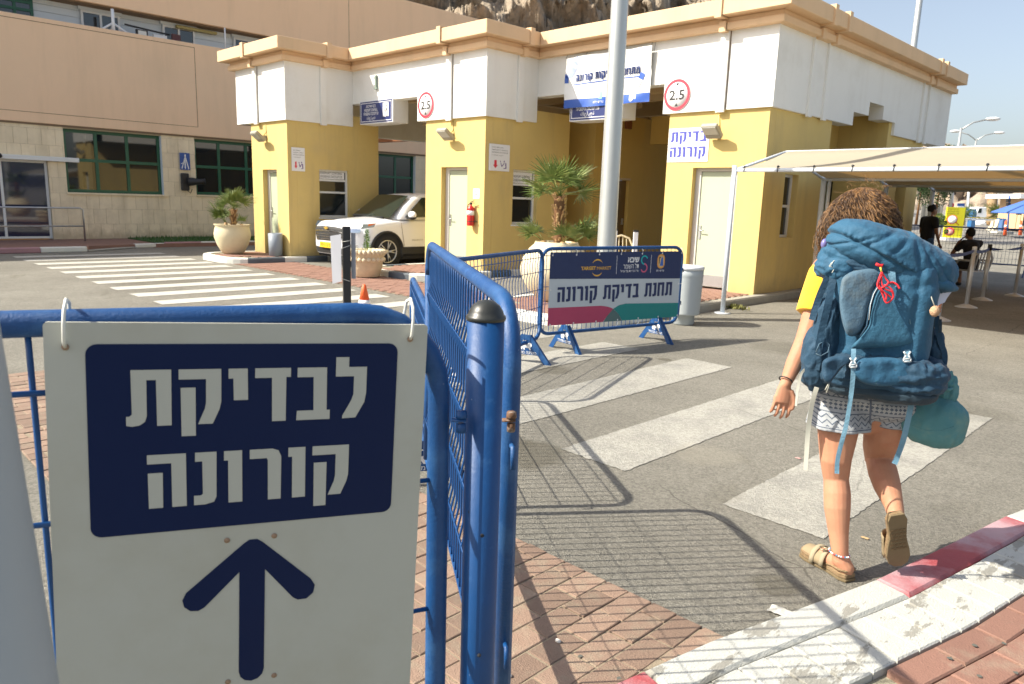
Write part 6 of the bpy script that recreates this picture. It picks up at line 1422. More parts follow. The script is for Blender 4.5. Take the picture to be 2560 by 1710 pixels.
for nm, lab, x0, x1, y0, y1, d, m1 in (('road_sign', 'round red and white road sign peeking over the yellow stand', 2372, 2383, 508, 518, 46, m_sign_red), ('road_sign', 'small blue and white road sign right above the yellow stand', 2393, 2411, 508, 515, 50, m_sign_blue)):
    t = fthing('road_sign', lab, 'sign', (x0+x1)/2, y1+30, d)
    if m1 is m_sign_red: disc(t, 'disc', 2377.5, 513, d, .17, m_sign_red); fbox(t, 'bar', 2374, 2381, 512, 514, d-.1, .01, m_sign_white); fbox(t, 'lower_plate', 2371, 2384, 514, 520, d+.05, .02, m_whp)
    else: fbox(t, 'plate', x0, x1, y0, y1, d, .03, m1); fbox(t, 'lower_plate', x0+1, x1-1, y1, y1+4, d, .03, m_whp)
    tube('post', [dep((x0+x1)/2, y1, d+.1), dep((x0+x1)/2-1, y1+50, d+.1)], .04, m_alu, t, 6)
for px, py in ((2316, 520), (2338, 523)):
    pass
wv_ = fthing('corrugated_fence', 'grey corrugated panel fence under the dark tree beyond the standing man', 'fence', 2330, 548, 52)
for i in range(9): fbox(wv_, 'panel', 2300+6*i, 2305.6+6*i, 508+.5*i, 549, 52+.05*(i % 2), .05, m_kg)
far_signal = fthing('traffic_signal', 'black two lamp signal on a blue post by the parasol', 'signal', 2520, 580, 50); tube('post', [dep(2519, 580, 50), dep(2524, 490, 50)], .05, m_sign_blue, far_signal, 6)
for y in (501, 511): fbox(far_signal, 'lamp_box', 2517, 2524, y-4, y+4, 49.9, .2, m_blk)

# ---------------- the walking woman ----------------
wb = G(2100, 1440); WX = thing('person', 'woman with curly brown hair in yellow shirt and patterned shorts walking away over the crossing', 'person', (wb.x, wb.y, 0))
W = dep
body = MB()
hips = W(2168, 1010, 3.24); chest = W(2165, 740, 3.24)
# torso and neck and head
limb(body, [W(2168, 1010, 3.25), W(2165, 900, 3.24), W(2160, 760, 3.24), W(2160, 680, 3.25)], [.135, .12, .135, .12], 16)
limb(body, [W(2160, 690, 3.25), W(2158, 600, 3.27)], [.06, .055])
headc = W(2160, 545, 3.30); body.sphere(headc, (.082, .098, .118), 18, 14)
fdir = (cfv-ct*.25).normalized(); body.sphere(headc+fdir*.075-Vector((0, 0, .06)), .045, 10, 8); body.sphere(headc+fdir*.10-Vector((0, 0, .01)), .016, 8, 6)
# left arm hanging a little away
limb(body, [W(2062, 672, 3.24), W(2040, 760, 3.22), W(2012, 850, 3.19), W(1985, 910, 3.17), W(1963, 962, 3.14)], [.056, .045, .039, .035, .0235], 14)
# right arm, bent forward holding papers (hidden by the pack)
limb(body, [W(2262, 680, 3.26), W(2284, 800, 3.34), W(2292, 790, 3.50), W(2296, 765, 3.58)], [.052, .040, .030, .026], 12)
hw = W(2296, 765, 3.58); 
for q in range(4): a = hw+Vector((0, 0, -.02+.017*q)); body.tube([hw, a+ct*.05+cfv*.03, a+ct*.09, a+ct*.09-cfv*.03], [.016, .011, .009, .008], 7)
# left hand: palm back to the camera, fingers curled down
w0 = W(1963, 958, 3.14); pc = W(1957, 1000, 3.13)
down = (pc-w0).normalized(); sx = (ct-down*ct.dot(down)).normalized()
body.tube([w0, w0+down*.03, w0+down*.062, w0+down*.088], [.0225, .033, .038, .034], 12, flat=[.75, .48, .42, .40], up=cfv)
kn = w0+down*.082
for i, (o, L_, sp) in enumerate(((-.031, .060, -.22), (-.0105, .074, -.07), (.0100, .080, .08), (.030, .070, .24))):
    a = kn+sx*o; d1 = (down+sx*sp*.6+cfv*.15).normalized(); d2 = (down+cfv*.45+sx*sp*.3).normalized(); d3 = (down*.8+cfv*.9).normalized()
    body.tube([a-down*.02, a, a+d1*L_*.42, a+d1*L_*.42+d2*L_*.30, a+d1*L_*.42+d2*L_*.30+d3*L_*.26], [.0098, .0088, .0080, .0074, .0060], 8)
th = w0+down*.028+sx*.026; body.tube([th, th+down*.028+sx*.018, th+down*.056+sx*.022, th+down*.080+sx*.016], [.014, .0125, .0105, .0075], 8)
# left (standing) leg
limb(body, [W(2098, 1020, 3.22), W(2094, 1085, 3.20), W(2089, 1150, 3.20), W(2090, 1192, 3.22)], [.096, .081, .064, .054], 18)
limb(body, [W(2090, 1192, 3.22), W(2093, 1235, 3.20), W(2093, 1270, 3.19), W(2096, 1330, 3.18), W(2100, 1378, 3.17), W(2102, 1400, 3.17)], [.051, .0555, .054, .0415, .034, .034], 18)
ank = W(2102, 1400, 3.17); toe_d = (cfv*1.0-ct*.42).normalized()
heel = W(2113, 1432, 3.165); heel.z = .045
limb(body, [ank, heel+Vector((0, 0, .005))], [.036, .034]); foot = [heel, heel+toe_d*.07+Vector((0, 0, .012)), heel+toe_d*.15+Vector((0, 0, .0)), heel+toe_d*.20-Vector((0, 0, .012))]
limb(body, foot, [.033, .038, .036, .024], 14)
# right leg bent, shank swinging back towards the camera
limb(body, [W(2218, 1020, 3.22), W(2212, 1080, 3.26), W(2200, 1120, 3.33), W(2196, 1142, 3.36)], [.099, .086, .072, .060], 18)
limb(body, [W(2196, 1142, 3.36), W(2207, 1180, 3.28), W(2218, 1215, 3.23), W(2234, 1262, 3.17), W(2240, 1288, 3.13)], [.057, .061, .056, .039, .034], 18)
a2 = W(2240, 1290, 3.13); ht = W(2243, 1302, 3.085); tt = W(2240, 1385, 3.17)
limb(body, [a2, W(2241, 1312, 3.12), W(2240, 1350, 3.16), tt], [.034, .036, .034, .022], 12)
remesh(body.build('body', m_skin, WX), .0040, 2)
# sandals
m_cork = mat('cork_sole', (.22, .15, .08), .9, .35, 90, .5, 120, col2=(.20, .12, .05), c2amt=.6, c2scale=30)
m_suede = mat('sandal_suede', (.27, .21, .125), .9, .15, 40); m_sole = mat('sandal_sole', (.155, .115, .06), .9, .2, 30)
def solepoly(k=1.): return [(-.028*k, -.13*k), (.028*k, -.13*k), (.040*k, -.10*k), (.036*k, -.04*k), (.036*k, 0), (.046*k, .05*k), (.050*k, .09*k), (.040*k, .125*k), (.015*k, .142*k), (-.015*k, .140*k), (-.040*k, .12*k), (-.048*k, .08*k), (-.042*k, .03*k), (-.033*k, -.02*k), (-.036*k, -.06*k), (-.040*k, -.10*k)]
sl = thing('sandal', 'tan cork sandal on the planted left foot with its buckle strap', 'sandal', (heel.x, heel.y, 0)); 
sxd = Vector((toe_d.y, -toe_d.x, 0)); o_ = heel+toe_d*.10; o_.z = .002
MB().prism(solepoly(1.02), o_, sxd, toe_d, (0, 0, .012)).build('outsole', m_sole, sl, .002); MB().prism(solepoly(.99), o_+Vector((0, 0, .0125)), sxd, toe_d, (0, 0, .022)).build('cork_footbed', m_cork, sl, .004)
rim_ = [(o_+sxd*x*.97+toe_d*y*.97)+Vector((0, 0, .036+(.010 if y < -.05 else 0))) for x, y in solepoly(.97)]; MB().tube(rim_, .006, 6, closed=True).build('footbed_rim', m_cork, sl)
up = MB()
def vamp(u_, v_):
    y = -.015+.13*v_; wv = .050 if v_ < .6 else .048-.006*v_; a_ = PI*u_; h = .062-.022*v_; return o_+toe_d*y+sxd*(math.cos(a_)*-wv)+Vector((0, 0, .022+h*math.sin(a_)**.7))
up.grid(vamp, 14, 8); v_ = up.build('upper', m_suede, sl); sol = v_.modifiers.new('t', 'SOLIDIFY'); sol.thickness = .004
q = MB()
for yy in (.0, .055):
    P = [o_+toe_d*(yy-.012)+sxd*(math.cos(PI*i/10)*-.053)+Vector((0, 0, .024+.072*math.sin(PI*i/10)**.8-.010*yy/.055)) for i in range(11)]; q.tube(P, .013, 6, flat=.25, up=Vector((0, 0, 1)))
q2 = q.build('straps', mat('strap_suede', (.31, .26, .17), .85), sl); stuff(q2)
bk = o_+toe_d*.0-sxd*.03+Vector((0, 0, .095)); MB().tube([bk+sxd*.018, bk+toe_d*.022, bk-sxd*.018, bk-toe_d*.022], .0035, 5, closed=True).build('buckle', mat('buckle_brass', (.35, .30, .2), .4, metal=.8), sl)
s2 = thing('sandal', 'tan cork sandal on the lifted right foot showing its patterned sole', 'sandal', tuple(tt)); 
Lx = (tt-ht); yl = Lx.normalized(); xl = (ct-yl*ct.dot(yl)).normalized(); nl = xl.cross(yl); nl = nl if nl.dot(CAM-tt) > 0 else -nl
oc = W(2239, 1342, 3.09); ydir = (W(2242, 1402, 3.14)-W(2240, 1284, 3.045)).normalized(); xdir = (ct-ydir*ct.dot(ydir)).normalized(); ndir = xdir.cross(ydir).normalized(); ndir = ndir if ndir.dot(CAM-oc) > 0 else -ndir
oc = oc+ndir*.012
MB().prism(solepoly(.99), oc, xdir, ydir, ndir*.010).build('outsole', m_sole, s2, .0015); MB().prism(solepoly(.97), oc-ndir*.024, xdir, ydir, ndir*.0235).build('cork_footbed', m_cork, s2, .003)
trd = MB()
for r_ in range(6):
    for c_ in range(4):
        x = (c_-1.5)*.0165+(.004 if r_ % 2 else 0); y = -.052+r_*.0185
        pt_ = [(-.0068, -.007), (-.0025, -.0035), (.0025, -.0035), (.0068, -.007), (.0045, 0), (.0068, .007), (.0025, .0035), (-.0025, .0035), (-.0068, .007), (-.0045, 0)]
        if abs(x) < .032: trd.prism([(x+a*1.0, y+b_) for a, b_ in pt_], oc+ndir*.0101, xdir, ydir, ndir*.0022)
stuff(trd.build('tread', mat('tread_brown', (.13, .085, .04), .9), s2))
vp = MB(); vp.grid(lambda u_, v_: oc-ndir*(.02+.055*math.sin(PI*u_)**.7)+ydir*(.0+.11*v_)+xdir*(math.cos(PI*u_)*-.047), 14, 6); vv = vp.build('upper', m_suede, s2); vv.modifiers.new('t', 'SOLIDIFY').thickness = .004
# anklet, wristband
an = MB(); ac = W(2098, 1382, 3.17); tcols = [m_sign_white, mat('bead_red', (.5, .08, .1), .4), mat('bead_blue', (.08, .25, .45), .4), m_sign_white]
for k in range(4):
    b_ = MB()
    for i in range(k, 28, 4): a_ = 2*PI*i/28; b_.sphere(ac+ct*math.cos(a_)*.041+cfv*math.sin(a_)*.041+Vector((0, 0, -.006*math.cos(a_))), .0042, 6, 4)
    stuff(b_.build('anklet_beads', tcols[k], WX))
wc = w0+(W(1985, 910, 3.17)-w0)*.02+Vector((0, 0, .012)); ad = (W(1985, 910, 3.17)-w0).normalized(); e1_ = ad.orthogonal().normalized(); e2_ = ad.cross(e1_)
MB().tube([wc+e1_*math.cos(2*PI*i/20)*.0275+e2_*math.sin(2*PI*i/20)*.0275 for i in range(20)], .0028, 6, closed=True).build('wristband', m_sign_black, WX)
# yellow shirt
m_ys = mat('shirt_yellow', (.78, .44, .02), .85, .08, 12, .4, 30, sheen=.2)
s = MB(); limb(s, [W(2168, 930, 3.24), W(2162, 860, 3.24), W(2160, 760, 3.24), W(2160, 690, 3.25)], [.135, .135, .15, .14], 18)
limb(s, [W(2080, 672, 3.25), W(2160, 655, 3.25), W(2255, 680, 3.26)], [.075, .085, .07], 14)
s.tube([W(2085, 662, 3.25), W(2060, 690, 3.235), W(2045, 740, 3.225), W(2034, 785, 3.215)], [.072, .070, .072, .076], 18)
s.tube([W(2262, 690, 3.26), W(2290, 770, 3.31)], [.07, .07], 14)
remesh(s.build('shirt', m_ys, WX), .009, 4)
# shorts with woven pattern
m_sh = bpy.data.materials.new('shorts_pattern'); m_sh.use_nodes = True; nn = m_sh.node_tree.nodes; ll = m_sh.node_tree.links; bsd = nn['Principled BSDF']; bsd.inputs['Roughness'].default_value = .9
gp = nn.new('ShaderNodeNewGeometry'); sx_ = nn.new('ShaderNodeSeparateXYZ'); dt = nn.new('ShaderNodeVectorMath'); dt.operation = 'DOT_PRODUCT'; dt.inputs[1].default_value = ct
ll.new(gp.outputs['Position'], sx_.inputs[0]); ll.new(gp.outputs['Position'], dt.inputs[0])
def mth(op, a, b=None, c=None):
    t = nn.new('ShaderNodeMath'); t.operation = op
    for i, v in enumerate((a, b, c)):
        if v is None: continue
        if isinstance(v, (int, float)): t.inputs[i].default_value = v
        else: ll.new(v, t.inputs[i])
    return t.outputs[0]
U_, Z_ = dt.outputs['Value'], sx_.outputs[2]
tri = mth('PINGPONG', mth('MULTIPLY', U_, 1), .017)                                   # 0..017 zigzag
zz = mth('PINGPONG', mth('ADD', Z_, tri), .011); zig = mth('LESS_THAN', zz, .0030)
lowband = mth('MULTIPLY', mth('GREATER_THAN', Z_, .655), mth('LESS_THAN', Z_, .715)); midb = mth('MULTIPLY', mth('GREATER_THAN', Z_, .728), mth('LESS_THAN', Z_, .765)); upb = mth('MULTIPLY', mth('GREATER_THAN', Z_, .778), mth('LESS_THAN', Z_, .83))
dia = mth('LESS_THAN', mth('ADD', mth('PINGPONG', U_, .0085), mth('PINGPONG', Z_, .0085)), .0075)
line = mth('LESS_THAN', mth('PINGPONG', mth('ADD', Z_, .001), .0325), .0022)
pat = mth('MAXIMUM', mth('MAXIMUM', mth('MULTIPLY', zig, lowband), mth('MULTIPLY', dia, midb)), mth('MAXIMUM', mth('MULTIPLY', zig, upb), line))
wv_n = nn.new('ShaderNodeTexNoise'); wv_n.inputs['Scale'].default_value = 160; ll.new(gp.outputs['Position'], wv_n.inputs[0])
mx = nn.new('ShaderNodeMix'); mx.data_type = 'RGBA'; ll.new(mth('MULTIPLY', pat, mth('ADD', wv_n.outputs[0], .35)), mx.inputs[0]); mx.inputs[6].default_value = (.31, .33, .35, 1); mx.inputs[7].default_value = (.06, .08, .12, 1)
lt_ = nn.new('ShaderNodeMix'); lt_.data_type = 'RGBA'; ll.new(mth('MULTIPLY', mth('MULTIPLY', mth('SUBTRACT', 1, dia), midb), .5), lt_.inputs[0]); ll.new(mx.outputs[2], lt_.inputs[6]); lt_.inputs[7].default_value = (.46, .455, .43, 1); ll.new(lt_.outputs[2], bsd.inputs['Base Color'])
wn2 = nn.new('ShaderNodeTexNoise'); wn2.inputs['Scale'].default_value = 22; ll.new(gp.outputs['Position'], wn2.inputs[0]); bpn = nn.new('ShaderNodeBump'); bpn.inputs['Distance'].default_value = .02; bpn.inputs['Strength'].default_value = .5; ll.new(wn2.outputs[0], bpn.inputs['Height']); ll.new(bpn.outputs[0], bsd.inputs['Normal'])
s = MB(); limb(s, [W(2100, 990, 3.22), W(2170, 970, 3.24), W(2238, 990, 3.23)], [.125, .165, .125], 18); s.sphere(W(2178, 1000, 3.23), (.205, .16, .085), 22, 14)
def flare(c0, c1_, r0, r1, nfold, ph):
    n = 44; vs = []; K = 9
    for k in range(K):
        f = k/(K-1); c = c0.lerp(c1_, f); R_ = r0+(r1-r0)*f
        for j in range(n):
            a_ = 2*PI*j/n; rr_ = R_*(1+.05*f*math.sin(nfold*a_+ph)); vs.append(c+ct*math.cos(a_)*rr_*1.05+cfv*math.sin(a_)*rr_*1.0)
    fs = [(k*n+j, k*n+(j+1) % n, (k+1)*n+(j+1) % n, (k+1)*n+j) for k in range(K-1) for j in range(n)]
    fs += [tuple(range(n)), tuple(reversed(range((K-1)*n, K*n)))]; s.add(vs, fs, True)
flare(W(2108, 975, 3.22), W(2096, 1066, 3.20), .112, .124, 7, .5); flare(W(2232, 975, 3.22), W(2234, 1056, 3.24), .120, .134, 6, 2.); s.tube([W(2175, 960, 3.16), W(2176, 1000, 3.15), W(2174, 1040, 3.17)], [.09, .085, .055], 14)
remesh(s.build('shorts', m_sh, WX), .0075, 3)
MB().tube([W(2176, 985, 3.055), W(2177, 1010, 3.05), W(2176, 1035, 3.07), W(2174, 1056, 3.10)], .004, 6).build('centre_seam', mat('seam_slate', (.10, .12, .16), .9), WX)

# ---------------- hair: curls over a full base ----------------
m_hair = mat('hair_brown', (.065, .032, .014), .5, .35, 30, spec=.4); m_hair2 = mat('hair_golden', (.24, .125, .045), .45, .35, 30, spec=.5)
hb_ = MB(); hc = W(2155, 540, 3.28)
hb_.sphere(hc+Vector((0, 0, .03)), (.094, .088, .078), 18, 14); hb_.sphere(W(2125, 585, 3.25), (.085, .08, .11), 14, 10); hb_.sphere(W(2195, 585, 3.25), (.08, .08, .11), 14, 10); hb_.sphere(W(2100, 610, 3.25), (.035, .05, .07), 12, 8)
remesh(hb_.build('hair_base', m_hair, WX), .012, 4)
r = random.Random(12)
def strands(n, m, name, th0, seed):
    r = random.Random(seed); mb = MB()
    for _ in range(n):
        a_ = r.uniform(0, 2*PI); el = r.uniform(-.1, 1.5) if r.random() < .7 else r.uniform(.9, 1.57); d = Vector((math.cos(a_)*math.cos(el), math.sin(a_)*math.cos(el), math.sin(el)))
        p = hc+Vector((0, 0, .03))+Vector((d.x*.108, d.y*.100, d.z*.095)); side = d.dot(ct)
        out = (d+ct*side*.4-Vector((0, 0, d.z))*.6); out.z = 0; out = out.normalized() if out.length > .01 else ct.copy()
        L = r.uniform(.16, .31)*(1.0 if side < 0 else .82); steps = 17; cr = r.uniform(.006, .014); fr_ = r.uniform(4.5, 8)*2*PI; ph = r.uniform(0, 6.28); spread = r.uniform(.02, .26)*(.85 if side < 0 else .75); P = []
        for k in range(steps):
            f = k/(steps-1); c = p+out*(spread*L*math.sin(min(1, f*1.2)*PI/2))+d*(.026*math.sin(f*PI))-Vector((0, 0, 1))*L*(f**1.15)*.92; q = out.cross(Vector((0, 0, 1)))
            amp = cr*min(1, f*3); P.append(c+q*amp*math.cos(fr_*f*.5+ph)+out*amp*math.sin(fr_*f*.5+ph))
        mb.tube(P, [th0*(1-.5*k/(steps-1)) for k in range(steps)], 3, cap=False)
    return stuff(mb.build(name, m, WX))
strands(2900, m_hair, 'hair_curls', .0017, 1); strands(2100, m_hair2, 'hair_highlights', .0014, 2)
fz = MB(); r = random.Random(3)
for _ in range(60):
    a_ = r.uniform(0, 2*PI); el = r.uniform(.0, 1.5); d = Vector((math.cos(a_)*math.cos(el), math.sin(a_)*math.cos(el), math.sin(el))); p = hc+Vector((0, 0, .03))+d*.115; P = [p]
    v = (d+Vector((0, 0, -.1))).normalized()
    for k in range(7): v = (v+Vector((r.gauss(0, .35), r.gauss(0, .35), r.gauss(0, .25)-.12))).normalized(); P.append(P[-1]+v*.007)
    fz.tube(P, .0005, 3, cap=False)
stuff(fz.build('flyaway_hairs', m_hair2, WX))
gl_ = dep(2062, 610, 3.22); MB().sphere(gl_, (.016, .02, .024), 12, 8).build('earpiece', mat('violet_plastic', (.16, .15, .35), .3), WX)

# ---------------- backpack ----------------
def cloth(name, c, w_, base, dark=None, amt=.3, rough=.75):
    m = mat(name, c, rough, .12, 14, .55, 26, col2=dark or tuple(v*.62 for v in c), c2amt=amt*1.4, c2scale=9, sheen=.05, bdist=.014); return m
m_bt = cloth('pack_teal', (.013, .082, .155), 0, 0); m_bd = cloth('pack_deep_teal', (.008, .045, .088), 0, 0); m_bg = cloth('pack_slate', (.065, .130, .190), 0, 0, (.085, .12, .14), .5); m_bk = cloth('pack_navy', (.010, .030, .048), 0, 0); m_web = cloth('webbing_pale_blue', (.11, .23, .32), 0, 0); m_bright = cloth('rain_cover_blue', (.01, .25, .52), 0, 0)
m_gweb = mat('webbing_grey', (.36, .36, .31), .8); m_red = mat('cord_red', (.62, .02, .03), .7); m_buck = mat('buckle_grey', (.50, .54, .56), .4)
bpk = thing('backpack', 'large teal hiking backpack with drooping top lid worn by the woman', 'backpack', tuple(W(2190, 980, 2.98)))
Zv = Vector((0, 0, 1)); _keep = (ct, cfv, CF)
cfv = ray(2195, 800); CF = cfv.normalized(); cfv = Vector((cfv.x, cfv.y, 0)).normalized(); ct = Vector((cfv.y, -cfv.x, 0))
def ridged(p, f, seed): 
    q = Vector((p[0]*f+seed, p[1]*f, p[2]*f)); return 1-abs(noise.noise(q))*2
def pack(name, c, A_, U_, F_, ex, ey, m, folds, nu=96, nv=72, parent=bpk, taper=0., fn=None, sag=0.):
    """superellipsoid bag: A_ right, U_ up, F_ away half-axes; folds = list of (amp, freq, dir, seed)"""
    c = Vector(c); a, u_, f = Vector(A_), Vector(U_), Vector(F_); mb = MB(); n_a, n_u, n_f = a.normalized(), u_.normalized(), f.normalized()
    sg = lambda v, e: math.copysign(abs(v)**e, v)
    vs = []
    for j in range(nv+1):
        ph = -PI/2+PI*j/nv
        for i in range(nu):
            th = 2*PI*i/nu; x = sg(math.cos(th), ex)*sg(math.cos(ph), ey); y = sg(math.sin(th), ex)*sg(math.cos(ph), ey); z = sg(math.sin(ph), ey)
            k = 1+taper*z; p = c+a*x*k+f*y*k+u_*z; nrm = (a*x/a.length_squared+f*y/f.length_squared+u_*z/u_.length_squared).normalized(); d = 0
            lp = Vector(((p-c).dot(n_a), (p-c).dot(n_f), (p-c).dot(n_u)))
            for amp, fx, fz_, sd_ in folds:
                q = Vector((lp.x*fx+sd_, lp.y*fx*.6, lp.z*fz_+sd_*2)); t_ = 1-abs(noise.noise(q)+.5*noise.noise(q*2.1))*1.8; d += amp*(t_-.5)
            if fn: d += fn(lp.x, lp.y, lp.z)
            vs.append(p+nrm*d)
    fs = [(j*nu+i, j*nu+(i+1) % nu, (j+1)*nu+(i+1) % nu, (j+1)*nu+i) for j in range(nv) for i in range(nu)]
    if (a.cross(f)).dot(u_) < 0: fs = [tuple(reversed(q)) for q in fs]
    mb.add(vs, fs, True); return mb.build(name, m, parent)

D0 = 3.02
# main body, slate panel, lid, bottom compartment
pack('main_compartment', W(2196, 800, D0), ct*.196, Zv*.275, cfv*.150, .55, .42, m_bt, [(.010, 7, 16, 1), (.006, 22, 9, 5)], taper=.04, fn=lambda x, y, z: -.010*math.exp(-((abs(x)-.125)/.012)**2))
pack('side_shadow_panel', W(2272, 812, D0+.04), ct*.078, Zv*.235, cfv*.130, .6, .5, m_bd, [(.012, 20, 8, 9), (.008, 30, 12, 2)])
def panel(name, pts, d_, m, thick=.012, off=.0, bulge=.02, parent=bpk, fold=.003):
    """padded panel from a photo-space outline lying on the pack's back"""
    Q0 = [W(x, y, d_) for x, y in pts]; c = sum(Q0, Vector())/len(Q0); P = []
    for i in range(len(Q0)):
        for k_ in range(6):
            t = k_/6; p0, p1, p2, p3 = Q0[i-1], Q0[i], Q0[(i+1) % len(Q0)], Q0[(i+2) % len(Q0)]; P.append(.5*((2*p1)+(p2-p0)*t+(2*p0-5*p1+4*p2-p3)*t*t+(3*p1-p0-3*p2+p3)*t**3))
    mb = MB(); n = len(P); K = 9; vs = []
    for k in range(K+1):
        f = k/K
        for p in P:
            q = c+(p-c)*(1-f); e = min(1, f*3.2)**.6; vs.append(q-CF*(bulge*e+off)+CF*(0 if k else thick)+Vector((0, 0, 1))*0+CF*fold*noise.noise(q*25))
    fs = [(k*n+i, k*n+(i+1) % n, (k+1)*n+(i+1) % n, (k+1)*n+i) for k in range(K) for i in range(n)]; mb.add(vs, fs, True); o = mb.build(name, m, parent); return o
panel('slate_panel', [(2108, 690), (2140, 672), (2185, 664), (2215, 672), (2190, 715), (2172, 770), (2160, 815), (2143, 838), (2118, 838), (2103, 800), (2097, 750), (2100, 712)], D0-.152, m_bg, .05, bulge=.014)
panel('slate_panel', [(2226, 676), (2262, 672), (2285, 690), (2292, 706), (2268, 712), (2240, 704)], D0-.160, m_bg, .05, bulge=.010)
panel('front_pocket', [(2186, 735), (2205, 706), (2235, 700), (2262, 712), (2272, 760), (2282, 820), (2290, 860), (2240, 872), (2175, 872), (2128, 872), (2150, 842), (2168, 815), (2176, 775)], D0-.155, cloth('pack_mid_teal', (.020, .102, .175), 0, 0), .05, bulge=.018)
def seam(name, pts, d_, r, m, parent=bpk, n=6, flat=None): return MB().tube([W(x, y, d_) for x, y in pts], r, n, flat=flat, up=CF).build(name, m, parent)
seam('zip_seam', [(2172, 800), (2176, 762), (2184, 735), (2196, 715)], D0-.178, .0018, mat('zip_silver', (.45, .5, .52), .5)); seam('zip_seam', [(2262, 735), (2270, 770), (2276, 810)], D0-.176, .0018, m_web)
seam('seam_cord', [(2150, 842), (2167, 815), (2173, 770), (2183, 732), (2200, 706)], D0-.172, .003, m_bd)
# lid: large floppy pouch, sagging to the right
ax1 = (W(2395, 712, 2.95)-W(2070, 578, 2.95)).normalized(); up1 = (Zv-ax1*ax1.z).normalized(); f1 = up1.cross(ax1).normalized()
def lidfn(x, y, z):
    d = 0
    for (x0, z0, sl, w_, a_) in ((-.12, .03, .9, .010, .012), (-.05, .02, .5, .012, .011), (.03, .03, -.5, .014, .012), (.10, .01, -.9, .012, .010), (.17, .0, -1.3, .010, .008), (-.18, .0, 1.3, .009, .010)):
        t = (x-x0)-sl*(z-z0); d -= a_*math.exp(-(t/w_)**2)*math.exp(-((z-z0)/.06)**2)
    t = z+.040+.14*x; d -= .012*math.exp(-(t/.007)**2); d += .006*math.exp(-((t-.014)/.010)**2)*(1+.8*math.sin(x*150+8*math.sin(x*31)))
    return d
pack('top_lid', W(2228, 640, 2.96), ax1*.262, up1*.108, f1*.165, .95, .88, m_bt, [(.010, 5, 9, 3), (.0035, 22, 14, 8)], nu=180, nv=110, fn=lidfn)
pack('lid_front_fold', W(2305, 697, 2.90), (W(2390, 722, 2.9)-W(2215, 668, 2.9))*.50, up1*.032, f1*.07, .95, .9, m_bt, [(.005, 20, 10, 3), (.002, 60, 30, 4)])
pack('collar', W(2115, 655, 3.03), ct*.105-Zv*.02, Zv*.085+ct*.03, cfv*.13, .8, .7, m_bt, [(.012, 22, 8, 6), (.007, 12, 40, 8)])
pack('collar_gather', W(2160, 668, 2.95), ct*.125-Zv*.045, Zv*.028, cfv*.08, .8, .8, m_bd, [(.010, 12, 50, 6), (.006, 40, 20, 2)])
# bottom sleeping bag compartment
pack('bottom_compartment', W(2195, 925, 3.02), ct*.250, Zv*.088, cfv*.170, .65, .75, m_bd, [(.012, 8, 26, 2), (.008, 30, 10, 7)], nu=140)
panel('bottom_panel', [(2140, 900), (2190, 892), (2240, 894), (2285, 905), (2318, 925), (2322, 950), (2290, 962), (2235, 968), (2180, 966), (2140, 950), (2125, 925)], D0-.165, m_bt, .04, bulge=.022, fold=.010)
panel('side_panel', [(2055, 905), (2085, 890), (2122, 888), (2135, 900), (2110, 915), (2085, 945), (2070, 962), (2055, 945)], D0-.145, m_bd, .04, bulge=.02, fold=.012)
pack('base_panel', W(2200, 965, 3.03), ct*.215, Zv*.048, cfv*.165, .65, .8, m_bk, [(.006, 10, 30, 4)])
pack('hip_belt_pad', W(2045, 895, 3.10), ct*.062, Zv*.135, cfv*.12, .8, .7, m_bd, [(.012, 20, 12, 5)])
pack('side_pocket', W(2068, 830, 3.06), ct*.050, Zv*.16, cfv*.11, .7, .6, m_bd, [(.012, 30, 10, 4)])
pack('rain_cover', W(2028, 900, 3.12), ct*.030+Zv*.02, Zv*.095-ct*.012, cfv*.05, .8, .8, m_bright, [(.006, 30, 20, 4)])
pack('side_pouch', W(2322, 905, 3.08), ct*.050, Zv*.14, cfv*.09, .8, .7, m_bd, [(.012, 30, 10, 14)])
# webbing straps: flat ribbons through photo points at given distances
def ribbon(name, pts, wd, m, parent=bpk, th=.0016):
    P = [W(x, y, d) for x, y, d in pts]; Q = []
    for i in range(len(P)-1):
        for k in range(6):
            t = k/6; p0 = P[max(i-1, 0)]; p1 = P[i]; p2 = P[i+1]; p3 = P[min(i+2, len(P)-1)]
            Q.append(.5*((2*p1)+(p2-p0)*t+(2*p0-5*p1+4*p2-p3)*t*t+(3*p1-p0-3*p2+p3)*t**3))
    Q.append(P[-1]); vs = []
    for i, p in enumerate(Q):
        t = (Q[min(i+1, len(Q)-1)]-Q[max(i-1, 0)]).normalized(); s_ = t.cross(CF).normalized(); tw = .35*math.sin(i*.22); s_ = (s_*math.cos(tw)+CF*math.sin(tw)); n_ = t.cross(s_).normalized()
        vs += [p-s_*wd/2-n_*th/2, p+s_*wd/2-n_*th/2, p+s_*wd/2+n_*th/2, p-s_*wd/2+n_*th/2]
    n = len(Q); fs = [(i*4+j, i*4+(j+1) % 4, (i+1)*4+(j+1) % 4, (i+1)*4+j) for i in range(n-1) for j in range(4)]+[(0, 3, 2, 1), tuple((n-1)*4+j for j in range(4))]
    return MB().add(vs, fs).build(name, m, parent)
ribbon('strap', [(2134, 872, 2.875), (2133, 905, 2.855), (2133, 930, 2.845), (2128, 985, 2.87), (2116, 1060, 2.93), (2103, 1110, 2.96), (2094, 1150, 2.97), (2092, 1184, 2.97)], .017, m_web)
ribbon('strap', [(2268, 868, 2.875), (2268, 900, 2.85), (2274, 940, 2.845), (2281, 985, 2.87), (2270, 1050, 2.93), (2258, 1100, 2.97), (2246, 1135, 2.99), (2236, 1160, 2.99)], .021, m_web)
ribbon('strap', [(2266, 915, 2.85), (2262, 935, 2.845), (2258, 948, 2.845)], .016, m_web)
